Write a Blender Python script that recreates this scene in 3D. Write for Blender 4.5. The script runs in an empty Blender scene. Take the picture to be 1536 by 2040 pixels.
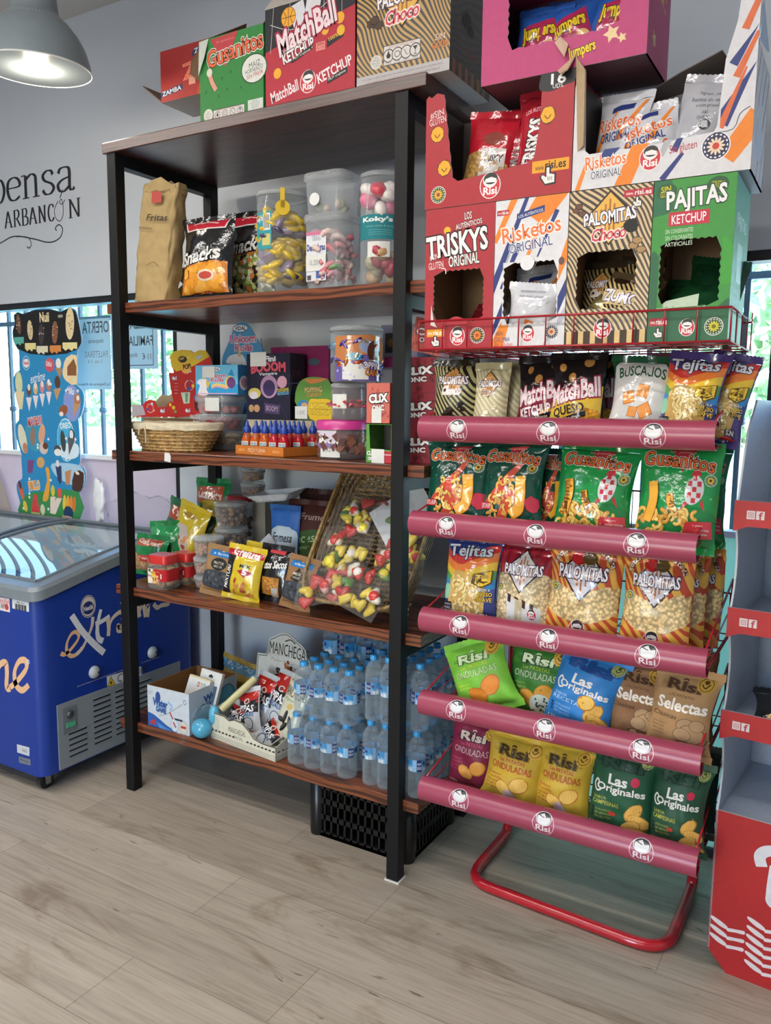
import bpy, bmesh, math, random
from math import sin, cos, pi, radians
from mathutils import Vector, Matrix, noise
from mathutils.geometry import tessellate_polygon
random.seed(7)
SC = bpy.context.scene
COL = SC.collection
# ---------------------------------------------------------------- camera
FPX = 1618.4
CAM = Vector((2.3592, -2.0681, 1.4776))
YAW, PITCH, ROLL = .53, .1292, .011
_f = Vector((-sin(YAW)*cos(PITCH), cos(YAW)*cos(PITCH), -sin(PITCH)))
_r = Vector((cos(YAW), sin(YAW), 0)); _u = _r.cross(_f)
_r, _u = cos(ROLL)*_r + sin(ROLL)*_u, -sin(ROLL)*_r + cos(ROLL)*_u
cd = bpy.data.cameras.new('camera'); cam = bpy.data.objects.new('camera', cd); COL.objects.link(cam)
cd.sensor_fit = 'HORIZONTAL'; cd.sensor_width = 36; cd.lens = FPX/1536*36; cd.clip_start = .02; cd.clip_end = 200
cam.matrix_world = Matrix(((_r.x, _u.x, -_f.x, CAM.x), (_r.y, _u.y, -_f.y, CAM.y), (_r.z, _u.z, -_f.z, CAM.z), (0, 0, 0, 1)))
SC.camera = cam
def ray(x, y): return _f + ((x-768)/FPX)*_r - ((y-1020)/FPX)*_u
def _at(i, x, y, v):
    d = ray(x, y); return CAM + d*((v-CAM[i])/d[i])
def aX(x, y, v): return _at(0, x, y, v)
def aY(x, y, v): return _at(1, x, y, v)
def aZ(x, y, v): return _at(2, x, y, v)
# ---------------------------------------------------------------- world, lights, exposure
SC.view_settings.view_transform = 'Standard'; SC.view_settings.look = 'None'
SC.view_settings.exposure = -0.18; SC.view_settings.gamma = 1.0; SC.view_settings.use_curve_mapping = False
SC.cycles.use_denoising = True
SC.cycles.max_bounces = 10; SC.cycles.transparent_max_bounces = 24
SC.cycles.diffuse_bounces = 3; SC.cycles.glossy_bounces = 4; SC.cycles.transmission_bounces = 6
SC.cycles.caustics_reflective = False; SC.cycles.caustics_refractive = False
SC.cycles.sample_clamp_indirect = 4.0
W = bpy.data.worlds.new('sky'); SC.world = W; W.use_nodes = True
nt = W.node_tree; bg = nt.nodes['Background']
sky = nt.nodes.new('ShaderNodeTexSky'); sky.sky_type = 'NISHITA'
sky.sun_elevation = radians(48); sky.sun_rotation = radians(200); sky.sun_disc = False; sky.altitude = 900; sky.dust_density = .6
nt.links.new(sky.outputs[0], bg.inputs[0]); bg.inputs[1].default_value = 2.1
def lamp(name, kind, loc, power, color=(1, 1, 1), size=.2, size_y=None, rot=(0, 0, 0), target=None):
    l = bpy.data.lights.new(name, kind); l.energy = power; l.color = color
    if kind == 'AREA':
        l.size = size
        if size_y: l.shape = 'RECTANGLE'; l.size_y = size_y
    elif kind == 'SUN': l.angle = size
    else: l.shadow_soft_size = size
    o = bpy.data.objects.new(name, l); COL.objects.link(o); o.location = loc; o.rotation_euler = rot
    return o
lamp('sun_light', 'SUN', (0, 6, 8), 13, (1, .97, .93), radians(.5), rot=(radians(32), 0, radians(-25)))
# ceiling strip lights of the shop, behind and above the camera
CEIL = 3.25
STRIPS = [(1.0, -1.5, 2.6), (1.0, -3.0, 2.6), (-1.7, -1.9, 2.0)]
for i, (x, y, ln) in enumerate(STRIPS):
    lamp('strip_light', 'AREA', (x, y, CEIL-.105), 40, (1, .965, .92), ln, .12)
# added cool fill lamp before the front wall, lifts the dark shelves
lamp('shop_front_light', 'AREA', (1.2, -4.85, 1.6), 36, (.84, .92, 1), 3.4, 2.2, rot=(radians(90), 0, 0))
# ---------------------------------------------------------------- colours and materials
def lin(h):
    h = h.lstrip('#')
    if len(h) == 3: h = ''.join(c*2 for c in h)
    c = [int(h[i:i+2], 16)/255 for i in (0, 2, 4)]
    return tuple((v/12.92 if v <= .04045 else ((v+.055)/1.055)**2.4) for v in c) + (1,)
_mc = {}
def nodes(name):
    m = bpy.data.materials.new(name); m.use_nodes = True
    n = m.node_tree.nodes; L = m.node_tree.links
    return m, n, L, n['Principled BSDF']
def tex(n, L, kind, scale=None, coord='Object', vscale=None, rot=None, **kw):
    t = n.new('ShaderNodeTex'+kind); c = n.new('ShaderNodeTexCoord')
    if vscale or rot:
        mp = n.new('ShaderNodeMapping'); L.new(c.outputs[coord], mp.inputs[0])
        if vscale: mp.inputs['Scale'].default_value = vscale
        if rot: mp.inputs['Rotation'].default_value = rot
        L.new(mp.outputs[0], t.inputs['Vector'])
    else: L.new(c.outputs[coord], t.inputs['Vector'])
    if scale is not None: t.inputs['Scale'].default_value = scale
    for k, v in kw.items():
        if k in t.inputs: t.inputs[k].default_value = v
        else: setattr(t, k, v)
    return t
def ramp(n, L, src, stops):
    r = n.new('ShaderNodeValToRGB'); L.new(src, r.inputs[0])
    e = r.color_ramp.elements
    while len(e) < len(stops): e.new(.5)
    for el, (p, c) in zip(e, stops): el.position = p; el.color = c
    return r
def bump(n, L, src, strength, dist=.002):
    b = n.new('ShaderNodeBump'); b.inputs['Strength'].default_value = strength; b.inputs['Distance'].default_value = dist
    L.new(src, b.inputs['Height']); return b
FIN = {  # finish: roughness, specular, bump strength, bump scale, colour variation
    'card': (.5, .4, .05, 60, .05), 'film': (.13, .7, .8, 34, .04), 'matte': (.5, .35, .5, 30, .06), 'kraft': (.75, .2, .5, 26, .1),
    'paper': (.8, .2, .05, 80, .03), 'plastic': (.3, .5, .03, 30, .03), 'paint': (.38, .5, .04, 90, .05), 'gloss': (.12, .6, .02, 20, .03),
    'rough': (.85, .2, .2, 60, .12), 'candy': (.3, .5, .1, 60, .08), 'foil': (.18, .6, .6, 45, .04)}
def mat(hexc, fin='card'):
    k = (hexc, fin)
    if k in _mc: return _mc[k]
    if fin in SPECIAL:
        m = SPECIAL[fin](hexc); _mc[k] = m; return m
    ro, sp, bs, sc, cv = FIN[fin]
    m, n, L, b = nodes('%s_%s' % (fin, hexc.lstrip('#')))
    c = lin(hexc)
    t = tex(n, L, 'Noise', sc, Detail=3.0)
    lo = tuple(max(0, x*(1-cv)) for x in c[:3])+(1,); hi = tuple(min(1, x*(1+cv)) for x in c[:3])+(1,)
    r = ramp(n, L, t.outputs[0], [(.3, lo), (.7, hi)])
    L.new(r.outputs[0], b.inputs['Base Color'])
    b.inputs['Roughness'].default_value = ro; b.inputs['Specular IOR Level'].default_value = sp
    if fin == 'foil': b.inputs['Metallic'].default_value = .75
    bp = bump(n, L, t.outputs[0], bs, .003); L.new(bp.outputs[0], b.inputs['Normal'])
    _mc[k] = m; return m
def m_metal(h):
    m, n, L, b = nodes('metal_'+h); b.inputs['Base Color'].default_value = lin(h); b.inputs['Metallic'].default_value = 2.1
    t = tex(n, L, 'Noise', 60); r = ramp(n, L, t.outputs[0], [(.3, (.25,)*3+(1,)), (.7, (.4,)*3+(1,))]); L.new(r.outputs[0], b.inputs['Roughness'])
    return m
def clearmat(h, alpha, rough=.06, wr=0.0, rim=.45):
    """thin clear plastic: mostly see-through with its own tint and gloss"""
    m, n, L, b = nodes('clear_'+h)
    out = n['Material Output']; tr = n.new('ShaderNodeBsdfTransparent'); mx = n.new('ShaderNodeMixShader')
    c = lin(h); tr.inputs[0].default_value = tuple(.22*x+.765 for x in c[:3])+(1,)
    b.inputs['Base Color'].default_value = c; b.inputs['Roughness'].default_value = rough; b.inputs['Specular IOR Level'].default_value = .8
    lw = n.new('ShaderNodeLayerWeight'); lw.inputs[0].default_value = .25
    t = tex(n, L, 'Noise', 25, Detail=2.0)
    mr = n.new('ShaderNodeMapRange'); L.new(lw.outputs['Facing'], mr.inputs[0])
    mr.inputs[3].default_value = alpha; mr.inputs[4].default_value = min(1, alpha+rim)
    L.new(mr.outputs[0], mx.inputs[0]); L.new(tr.outputs[0], mx.inputs[1]); L.new(b.outputs[0], mx.inputs[2]); L.new(mx.outputs[0], out.inputs[0])
    if wr:
        bp = bump(n, L, t.outputs[0], wr, .01); L.new(bp.outputs[0], b.inputs['Normal']); L.new(bp.outputs[0], lw.inputs['Normal'])
    return m
def m_wicker(h):
    m, n, L, b = nodes('wicker_'+h)
    t = tex(n, L, 'Noise', 60, Detail=4.0); c = lin(h)
    r = ramp(n, L, t.outputs[0], [(.3, tuple(x*.5 for x in c[:3])+(1,)), (.7, tuple(min(1, x*1.3) for x in c[:3])+(1,))])
    L.new(r.outputs[0], b.inputs['Base Color']); b.inputs['Roughness'].default_value = .5
    bp = bump(n, L, t.outputs[0], .3); L.new(bp.outputs[0], b.inputs['Normal']); return m
def m_emit(h, s=1.0):
    m, n, L, b = nodes('lit_'+h); t = tex(n, L, 'Noise', 3)
    r = ramp(n, L, t.outputs[0], [(0, lin(h)), (1, lin(h))]); b.inputs['Base Color'].default_value = (0, 0, 0, 1)
    L.new(r.outputs[0], b.inputs['Emission Color']); b.inputs['Emission Strength'].default_value = s; return m
def m_popcorn(h):
    """small irregular corn snack seen through a clear bag window"""
    m, n, L, b = nodes('snack_'+h); c = lin(h)
    v = tex(n, L, 'Voronoi', 110, vscale=(1, 1, 1)); v2 = tex(n, L, 'Noise', 160, Detail=3.0)
    mx = n.new('ShaderNodeMath'); mx.operation = 'MULTIPLY_ADD'; L.new(v2.outputs[0], mx.inputs[0]); mx.inputs[1].default_value = .5; L.new(v.outputs['Distance'], mx.inputs[2])
    r = ramp(n, L, mx.outputs[0], [(.3, tuple(min(1, x*1.25) for x in c[:3])+(1,)), (.62, c), (.95, tuple(x*.5 for x in c[:3])+(1,))])
    L.new(r.outputs[0], b.inputs['Base Color']); b.inputs['Roughness'].default_value = .3
    bp = bump(n, L, mx.outputs[0], -.8, .006); L.new(bp.outputs[0], b.inputs['Normal']); return m
def m_waves(h):
    """flowing two-colour stripes; h is dark|light|scale"""
    d, l, s = h.split('|'); m, n, L, b = nodes('stripes_'+d+l+s)
    w = tex(n, L, 'Wave', float(s), coord='Object', rot=(0, radians(35), 0), Distortion=20.0, Detail=0.0)
    w.inputs['Detail Scale'].default_value = 7.0/float(s)
    r = ramp(n, L, w.outputs['Fac'], [(.44, lin(d)), (.5, lin(l))]); L.new(r.outputs[0], b.inputs['Base Color'])
    b.inputs['Roughness'].default_value = .35; t = tex(n, L, 'Noise', 38); bp = bump(n, L, t.outputs[0], .25, .003); L.new(bp.outputs[0], b.inputs['Normal'])
    return m
SPECIAL = {'metal': m_metal, 'wicker': m_wicker, 'popcorn': m_popcorn, 'waves': m_waves,
           'clear': lambda h: clearmat(h, .1), 'tub': lambda h: clearmat(h, .2, .12), 'wrap': lambda h: clearmat(h, .03, .06, .8, .16),
           'film_clear': lambda h: clearmat(h, .025, .05, .45, .16), 'bottle': lambda h: clearmat(h, .07, .04, .35, .4), 'juice': lambda h: clearmat(h, .5, .1), 'frost': lambda h: clearmat(h, .45, .4),
           'glow': lambda h: m_emit(h, 12.0), 'tubeglow': lambda h: m_emit(h, 15.0)}
# ---------------------------------------------------------------- mesh builder
class MB:
    def __init__(s): s.v = []; s.f = []; s.m = []; s.s = []
    def add(s, vs, fs, m, smooth=False):
        b = len(s.v); s.v += [tuple(p) for p in vs]
        for f in fs: s.f.append([i+b for i in f]); s.m.append(m); s.s.append(smooth)
    def poly(s, pts, m): s.add(pts, [range(len(pts))], m)
    def box(s, x0, x1, y0, y1, z0, z1, m):
        s.add([(x0, y0, z0), (x1, y0, z0), (x1, y1, z0), (x0, y1, z0), (x0, y0, z1), (x1, y0, z1), (x1, y1, z1), (x0, y1, z1)],
              [(0, 3, 2, 1), (4, 5, 6, 7), (0, 1, 5, 4), (1, 2, 6, 5), (2, 3, 7, 6), (3, 0, 4, 7)], m)
    def grid(s, fn, nu, nv, m, wrap=False, smooth=True, flip=False):
        vs = [fn(i/nu, j/nv) for j in range(nv+1) for i in range(nu+(0 if wrap else 1))]
        w = nu if wrap else nu+1
        fs = []
        for j in range(nv):
            for i in range(nu):
                a, b2 = j*w+i, j*w+(i+1) % w if wrap else j*w+i+1
                q = (a, b2, b2+w, a+w); fs.append(q[::-1] if flip else q)
        s.add(vs, fs, m, smooth)
    def lathe(s, prof, m, n=24, c=(0, 0, 0), sx=1, sy=1):
        vs = []
        for r, z in prof:
            for i in range(n): a = 2*pi*i/n; vs.append((c[0]+r*cos(a)*sx, c[1]+r*sin(a)*sy, c[2]+z))
        fs = [(j*n+i, j*n+(i+1) % n, (j+1)*n+(i+1) % n, (j+1)*n+i) for j in range(len(prof)-1) for i in range(n)]
        s.add(vs, fs, m, True)
        if prof[0][0] > 1e-5: s.add(vs[:n], [range(n)[::-1]], m)
        if prof[-1][0] > 1e-5: s.add(vs[-n:], [range(n)], m)
    def tube(s, path, r, m, n=8, closed=False, caps=True):
        P = [Vector(p) for p in path]; N = len(P); vs = []; up = None
        for i in range(N):
            t = (P[(i+1) % N]-P[i-1]) if closed else (P[min(i+1, N-1)]-P[max(i-1, 0)])
            t.normalize()
            if up is None: up = t.orthogonal().normalized()
            up = (up - t*up.dot(t)); up = up.normalized() if up.length > 1e-6 else t.orthogonal().normalized()
            sd = t.cross(up); rr = r[i] if isinstance(r, (list, tuple)) else r
            for k in range(n): a = 2*pi*k/n; vs.append(P[i] + (up*cos(a)+sd*sin(a))*rr)
        fs = []
        for i in range(N if closed else N-1):
            j = (i+1) % N
            for k in range(n): fs.append((i*n+k, i*n+(k+1) % n, j*n+(k+1) % n, j*n+k))
        s.add(vs, fs, m, True)
        if caps and not closed: s.add(vs[:n], [range(n)[::-1]], m); s.add(vs[-n:], [range(n)], m)
    def ball(s, c, r, m, n=10, k=6, sq=(1, 1, 1), jit=0):
        vs = [(c[0], c[1], c[2]-r*sq[2])]
        for j in range(1, k):
            for i in range(n):
                a = 2*pi*i/n; b = -pi/2+pi*j/k; q = 1+(random.uniform(-jit, jit) if jit else 0)
                vs.append((c[0]+r*sq[0]*cos(b)*cos(a)*q, c[1]+r*sq[1]*cos(b)*sin(a)*q, c[2]+r*sq[2]*sin(b)*q))
        vs.append((c[0], c[1], c[2]+r*sq[2])); T = len(vs)-1
        fs = [(0, 1+(i+1) % n, 1+i) for i in range(n)]
        for j in range(k-2):
            for i in range(n): fs.append((1+j*n+i, 1+j*n+(i+1) % n, 1+(j+1)*n+(i+1) % n, 1+(j+1)*n+i))
        fs += [(T, 1+(k-2)*n+i, 1+(k-2)*n+(i+1) % n) for i in range(n)]
        s.add(vs, fs, m, True)
    def sheet(s, outline, fn, th, m, mi=None, me=None, holes=()):
        """a flat panel cut to OUTLINE (u,v), placed by fn(u,v,w) with thickness th behind it"""
        loops = [[Vector((p[0], p[1], 0)) for p in l] for l in [outline]+list(holes)]
        flat = [p for l in loops for p in l]; tri = tessellate_polygon(loops); N = len(flat)
        vs = [fn(p.x, p.y, 0) for p in flat]+[fn(p.x, p.y, th) for p in flat]
        s.add(vs, [t for t in tri], m); s.add(vs, [tuple(i+N for i in t[::-1]) for t in tri], mi or m)
        o = 0; ed = []
        for l in loops:
            for i in range(len(l)): a, b = o+i, o+(i+1) % len(l); ed.append((a, b, b+N, a+N))
            o += len(l)
        s.add(vs, ed, me or mi or m)
    def move(s, M): s.v = [tuple(M @ Vector(p)) for p in s.v]; return s
    def build(s, name, parent=None, label=None, matrix=None, bevel=0):
        me = bpy.data.meshes.new(name); me.from_pydata(s.v, [], s.f)
        keys = list(dict.fromkeys(s.m)); idx = {k: i for i, k in enumerate(keys)}
        for k in keys: me.materials.append(k if isinstance(k, bpy.types.Material) else mat(*k))
        me.polygons.foreach_set('material_index', [idx[k] for k in s.m]); me.polygons.foreach_set('use_smooth', s.s); me.update()
        o = bpy.data.objects.new(name, me); COL.objects.link(o)
        if parent is not None: o.parent = parent
        if matrix is not None: o.matrix_basis = matrix
        if label: o['label'] = label
        if bevel:
            md = o.modifiers.new('bevel', 'BEVEL'); md.width = bevel; md.segments = 2; md.limit_method = 'ANGLE'
        return o
def tag(o, label, cat, group=None):
    o['label'] = label; o['category'] = cat
    if group: o['group'] = group
    return o
def struct(o): o['kind'] = 'structure'; return o
def empty(name, label, cat, loc=(0, 0, 0), rz=0, group=None, M=None):
    o = bpy.data.objects.new(name, None); COL.objects.link(o); o.empty_display_size = .05
    if M is not None: o.matrix_basis = M
    else: o.location = loc; o.rotation_euler = (0, 0, rz)
    return tag(o, label, cat, group)
def TR(loc, yaw=0, lean=0, roll=0):
    return Matrix.Translation(loc) @ Matrix.Rotation(yaw, 4, 'Z') @ Matrix.Rotation(-lean, 4, 'X') @ Matrix.Rotation(roll, 4, 'Y')
def copy_tree(o, parent=None):
    c = o.copy(); COL.objects.link(c)
    if parent is not None: c.parent = parent
    for ch in list(o.children): copy_tree(ch, c)
    return c
# ---------------------------------------------------------------- printed artwork (shapes laid on a face)
_tc = {}
def text_raw(t, bold):
    k = (t, bold)
    if k not in _tc:
        cu = bpy.data.curves.new('t', 'FONT'); cu.body = t; cu.resolution_u = 2; cu.offset = bold
        ob = bpy.data.objects.new('t', cu); me = ob.to_mesh()
        _tc[k] = ([(v.co.x, v.co.y) for v in me.vertices], [tuple(p.vertices) for p in me.polygons])
        ob.to_mesh_clear(); bpy.data.objects.remove(ob); bpy.data.curves.remove(cu)
    return _tc[k]
def clip_poly(p, x0, y0, x1, y1):
    for ax, lim, sg in ((0, x0, 1), (0, x1, -1), (1, y0, 1), (1, y1, -1)):
        q = []
        for i in range(len(p)):
            a, b = p[i-1], p[i]; da, db = sg*(a[ax]-lim), sg*(b[ax]-lim)
            if (da >= 0) != (db >= 0):
                t = da/(da-db); q.append((a[0]+(b[0]-a[0])*t, a[1]+(b[1]-a[1])*t))
            if db >= 0: q.append(b)
        p = q
        if len(p) < 3: return []
    return p
def smooth(pts, n=6, closed=False):
    N = len(pts); out = []
    for i in range(N if closed else N-1):
        p0, p1, p2, p3 = [pts[(i+d) % N] if closed else pts[max(0, min(N-1, i+d))] for d in (-1, 0, 1, 2)]
        for k in range(n):
            t = k/n; out.append(tuple(.5*((2*p1[j])+(-p0[j]+p2[j])*t+(2*p0[j]-5*p1[j]+4*p2[j]-p3[j])*t*t+(-p0[j]+3*p1[j]-3*p2[j]+p3[j])*t**3) for j in range(len(p1))))
    if not closed: out.append(pts[-1])
    return out
def text_w(t):
    v = text_raw(t, 0)[0]; return (max(p[0] for p in v)-min(p[0] for p in v))/max(.01, max(p[1] for p in v)-min(0, min(p[1] for p in v)))
class Art:
    """shapes in fractions of a face W x H metres, origin bottom left"""
    def __init__(s, W, H, fin='card', aspect=True): s.W = W; s.H = H; s.fin = fin; s.items = []; s.rects = None
    def _put(s, vs, fs, col):
        s.items.append((vs, fs, col if isinstance(col, tuple) else (col, s.fin)))
    def poly(s, pts, col, frac=True):
        if frac: pts = [(x*s.W, y*s.H) for x, y in pts]
        parts = [pts] if not s.rects else [clip_poly(pts, *r) for r in s.rects]
        for p in parts:
            if len(p) < 3: continue
            tri = tessellate_polygon([[Vector((x, y, 0)) for x, y in p]])
            s._put(p, [tuple(t) for t in tri], col)
    def r(s, x0, y0, x1, y1, col): s.poly([(x0, y0), (x1, y0), (x1, y1), (x0, y1)], col)
    def e(s, x, y, rx, ry, col, rot=0, n=20, wob=0):
        """ellipse; radii are fractions of W"""
        c, q = cos(rot), sin(rot); P = []
        for i in range(n):
            a = 2*pi*i/n; k = 1+(random.uniform(-wob, wob) if wob else 0); u, v = rx*s.W*cos(a)*k, ry*s.W*sin(a)*k
            P.append((x*s.W+u*c-v*q, y*s.H+u*q+v*c))
        s.poly(P, col, False)
    def t(s, txt, x, y, w, h, col, rot=0, out=None, b=.012, o=.05, arch=0, shear=0, sh=None):
        """text centred on x,y in a box w x h; out = outline colour; arch bends it up in the middle; rot in degrees"""
        base = text_raw(txt, 0)[0]
        if not base: return
        x0 = min(p[0] for p in base); x1 = max(p[0] for p in base); y0 = min(p[1] for p in base); y1 = max(p[1] for p in base)
        sx, sy = w*s.W/max(.01, x1-x0), h*s.H/max(.01, y1-y0); c, q = cos(radians(rot)), sin(radians(rot))
        lay = []
        if sh: lay.append((b+o, sh, (.05*sy, -.07*sy)))
        if out: lay.append((b+o, out, (0, 0)))
        lay.append((b, col, (0, 0)))
        for bo, cc, (dx, dy) in lay:
            vs, fs = text_raw(txt, bo); P = []
            for px, py in vs:
                k = (px-(x0+x1)/2)/max(.01, x1-x0)*2; u = (px-(x0+x1)/2)*sx; v = (py-(y0+y1)/2)*sy
                u += shear*v; v += arch*s.H*(1-k*k)
                P.append((x*s.W+u*c-v*q+dx, y*s.H+u*q+v*c+dy))
            s._put(P, fs, cc)
    def lines(s, rows, x, y, w, h, col, gap=1.5, b=0.0, rot=0):
        for i, t in enumerate(rows): s.t(t, x, y-i*h*gap, min(w, text_w(t)*h*s.H/s.W), h, col, rot=rot, b=b)
    def line(s, pts, wd, col, sm=0, taper=False, nib=None, frac=True, cap=True):
        """a stroked path; wd in fractions of W; nib=(angle, thin) gives a broad-pen look"""
        P = [(x*s.W, y*s.H) for x, y in pts] if frac else list(pts)
        if sm: P = smooth(P, sm)
        N = len(P); wd = wd*s.W if frac else wd; Lf = []; Rt = []
        for i in range(N):
            a, b = P[max(0, i-1)], P[min(N-1, i+1)]; dx, dy = b[0]-a[0], b[1]-a[1]; l = math.hypot(dx, dy) or 1; dx /= l; dy /= l
            w = wd/2
            if nib: w *= nib[1]+(1-nib[1])*abs(dx*sin(nib[0])-dy*cos(nib[0]))
            if taper: w *= .25+.75*sin(pi*min(1, max(0, i/(N-1))))
            Lf.append((P[i][0]-dy*w, P[i][1]+dx*w)); Rt.append((P[i][0]+dy*w, P[i][1]-dx*w))
        vs = Lf+Rt; s._put(vs, [(i, N+i, N+i+1, i+1) for i in range(N-1)], col)
    def stripes(s, n, ang, wid, cols, x0=0, y0=0, x1=1, y1=1, jit=0):
        """slanted bars clipped to a rectangle"""
        a = radians(ang); d = (cos(a), sin(a)); nn = (-d[1], d[0]); D = math.hypot(s.W, s.H)
        old = s.rects; bx = (x0*s.W, y0*s.H, x1*s.W, y1*s.H); s.rects = old or [bx]
        for i in range(n):
            k = (i+.5)/n*2-1; off = k*D*.6; w = wid*s.W*(1+random.uniform(-jit, jit)); cx, cy = s.W/2+nn[0]*off, s.H/2+nn[1]*off
            st = random.uniform(-.6, .1) if jit else -1; en = random.uniform(.2, .8) if jit else 1
            p = [(cx+d[0]*D*st, cy+d[1]*D*st), (cx+d[0]*D*en, cy+d[1]*D*en)]
            q = [(p[0][0]-nn[0]*w/2, p[0][1]-nn[1]*w/2), (p[1][0]-nn[0]*w/2*(.3 if jit else 1), p[1][1]-nn[1]*w/2), (p[1][0]+nn[0]*w/2, p[1][1]+nn[1]*w/2), (p[0][0]+nn[0]*w/2, p[0][1]+nn[1]*w/2)]
            s.poly(q, cols[i % len(cols)], False)
        s.rects = old
    # ---- marks that come back on many packs
    def risi(s, x, y, k, col='c8323c', ring='f0e6e6'):
        """round red badge with a dark cap shape on a white disc and the shop mark under it"""
        s.e(x, y, .5*k, .56*k, ring); s.e(x, y-.0*k, .46*k, .52*k, col)
        dy = s.W/s.H*k
        s.e(x, y+.24*dy, .34*k, .33*k, 'ece8e6'); s.e(x+.02*k, y+.30*dy, .33*k, .25*k, '33302f'); s.poly([(x-.27*k, y+.15*dy), (x+.27*k, y+.12*dy), (x+.3*k, y+.27*dy), (x+.05*k, y+.36*dy), (x-.22*k, y+.3*dy)], 'ece8e6')
        s.t('Risi', x, y-.22*dy, .62*k, .3*dy, 'f6f0f0', b=.03)
    def sun(s, x, y, k, ring='2c4a34', pet='f4c430', mid='5a3a14', edge='e8e8d8'):
        """round seal with a flower head"""
        s.e(x, y, .5*k, .5*k, edge); s.e(x, y, .46*k, .46*k, ring)
        for i in range(12):
            a = 2*pi*i/12; s.e(x+.2*k*cos(a), y+.2*k*sin(a)*s.W/s.H, .12*k, .045*k, pet, rot=a, n=8)
        s.e(x, y, .12*k, .12*k, mid)
        for i in range(16):
            a = 2*pi*i/16; s.e(x+.39*k*cos(a), y+.39*k*sin(a)*s.W/s.H, .03*k, .05*k, edge, rot=a, n=6)
    def puffs(s, x0, y0, x1, y1, n, size, cols, dark, curl=1.2, inside=None):
        """curled corn puffs printed / seen through the bag"""
        for i in range(n):
            x, y = random.uniform(x0, x1), random.uniform(y0, y1)
            if inside and not inside(x, y): continue
            R = size*random.uniform(.8, 1.2); a0 = random.uniform(0, 6.28); sp = curl*random.uniform(.7, 1.5)
            pts = [(x+R*cos(a0+sp*t/5*2), y+R*sin(a0+sp*t/5*2)*s.W/s.H) for t in range(6)]
            c = random.choice(cols); s.line(pts, R*1.02, dark); s.line(pts, R*.8, c); s.line([(p[0]-.1*R, p[1]+.13*R) for p in pts[1:5]], R*.22, cols[0])
            for q in (pts[0], pts[-1]): s.e(q[0], q[1], R*.4, R*.4, c, n=8)
    def cursor(s, x, y, k, col='e8e4e0', edge='2a2020'):
        """pointing hand sign"""
        w = s.W/s.H*k
        for g, c in ((.12, edge), (0, col)):
            s.poly([(x-.12*k-g*k, y+.55*w+g*w), (x+.08*k+g*k, y+.55*w+g*w), (x+.08*k+g*k, y+.15*w), (x+.45*k+g*k, y+.05*w+g*w), (x+.45*k+g*k, y-.45*w-g*w), (x-.2*k, y-.5*w-g*w), (x-.5*k-g*k, y-.05*w), (x-.42*k, y+.1*w+g*w), (x-.12*k-g*k, y-.08*w)], c)
        for i in range(3): s.line([(x+(.0+.13*i)*k, y-.05*w), (x+(.0+.13*i)*k, y-.3*w)], .04*k, edge)
    def spiky(s, x, y, k, n, col, inner=.8, sy=1):
        s.poly([(x+k*(1 if i % 2 else inner)*cos(pi*i/n), y+k*sy*(1 if i % 2 else inner)*sin(pi*i/n)*s.W/s.H) for i in range(2*n)], col)
    # ---- laying it down
    def layers(s):
        """a print layer for every shape: one above whatever it overlaps"""
        B = []; out = []
        for vs, fs, c in s.items:
            xs = [p[0] for p in vs]; ys = [p[1] for p in vs]; b = (min(xs), min(ys), max(xs), max(ys)); k = 0
            for q, l in B:
                if l >= k and q[0] < b[2] and q[2] > b[0] and q[1] < b[3] and q[3] > b[1]: k = l+1
            B.append((b, k)); out.append(k)
        return out
    def emit(s, mb, fn, base=.0003, step=.00003, cuts=None, x0=0, y0=0):
        """fn(u,v,off) -> point; cuts=(us,vs): extra cuts so that the print follows a curved face"""
        lay = s.layers()
        if not cuts:
            for k, (vs, fs, c) in zip(lay, s.items): mb.add([fn(x+x0, y+y0, base+step*k) for x, y in vs], fs, c)
            return
        bm = bmesh.new(); cols = []
        for k, (vs, fs, c) in zip(lay, s.items):
            o = base+step*min(k, 26); bv = [bm.verts.new((x+x0, y+y0, o)) for x, y in vs]
            for f in fs:
                if len(set(f)) < 3: continue
                try: bf = bm.faces.new([bv[k_] for k_ in f]); bf.material_index = len(cols)
                except ValueError: pass
            cols.append(c)
        for ax, ps in ((0, cuts[0]), (1, cuts[1])):
            for p in ps:
                co = Vector((p, 0, 0)) if ax == 0 else Vector((0, p, 0)); no = Vector((1, 0, 0)) if ax == 0 else Vector((0, 1, 0))
                bmesh.ops.bisect_plane(bm, geom=bm.verts[:]+bm.edges[:]+bm.faces[:], plane_co=co, plane_no=no, dist=1e-6)
        bm.verts.index_update()
        vs = [fn(*v.co) for v in bm.verts]; b = len(mb.v); mb.v += [tuple(p) for p in vs]
        for f in bm.faces: mb.f.append([b+v.index for v in f.verts]); mb.m.append(cols[f.material_index]); mb.s.append(True)
        bm.free()
# faces of an upright box: local x right, y back, z up
def face_fn(side, w, d, h):
    if side == 'front': return lambda u, v, o: (u-w/2, -o, v)
    if side == 'right': return lambda u, v, o: (w/2+o, u, v)
    if side == 'left': return lambda u, v, o: (-w/2-o, d-u, v)
    if side == 'top': return lambda u, v, o: (u-w/2, v, h+o)
    if side == 'bottom': return lambda u, v, o: (u-w/2, v, -o)
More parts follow.
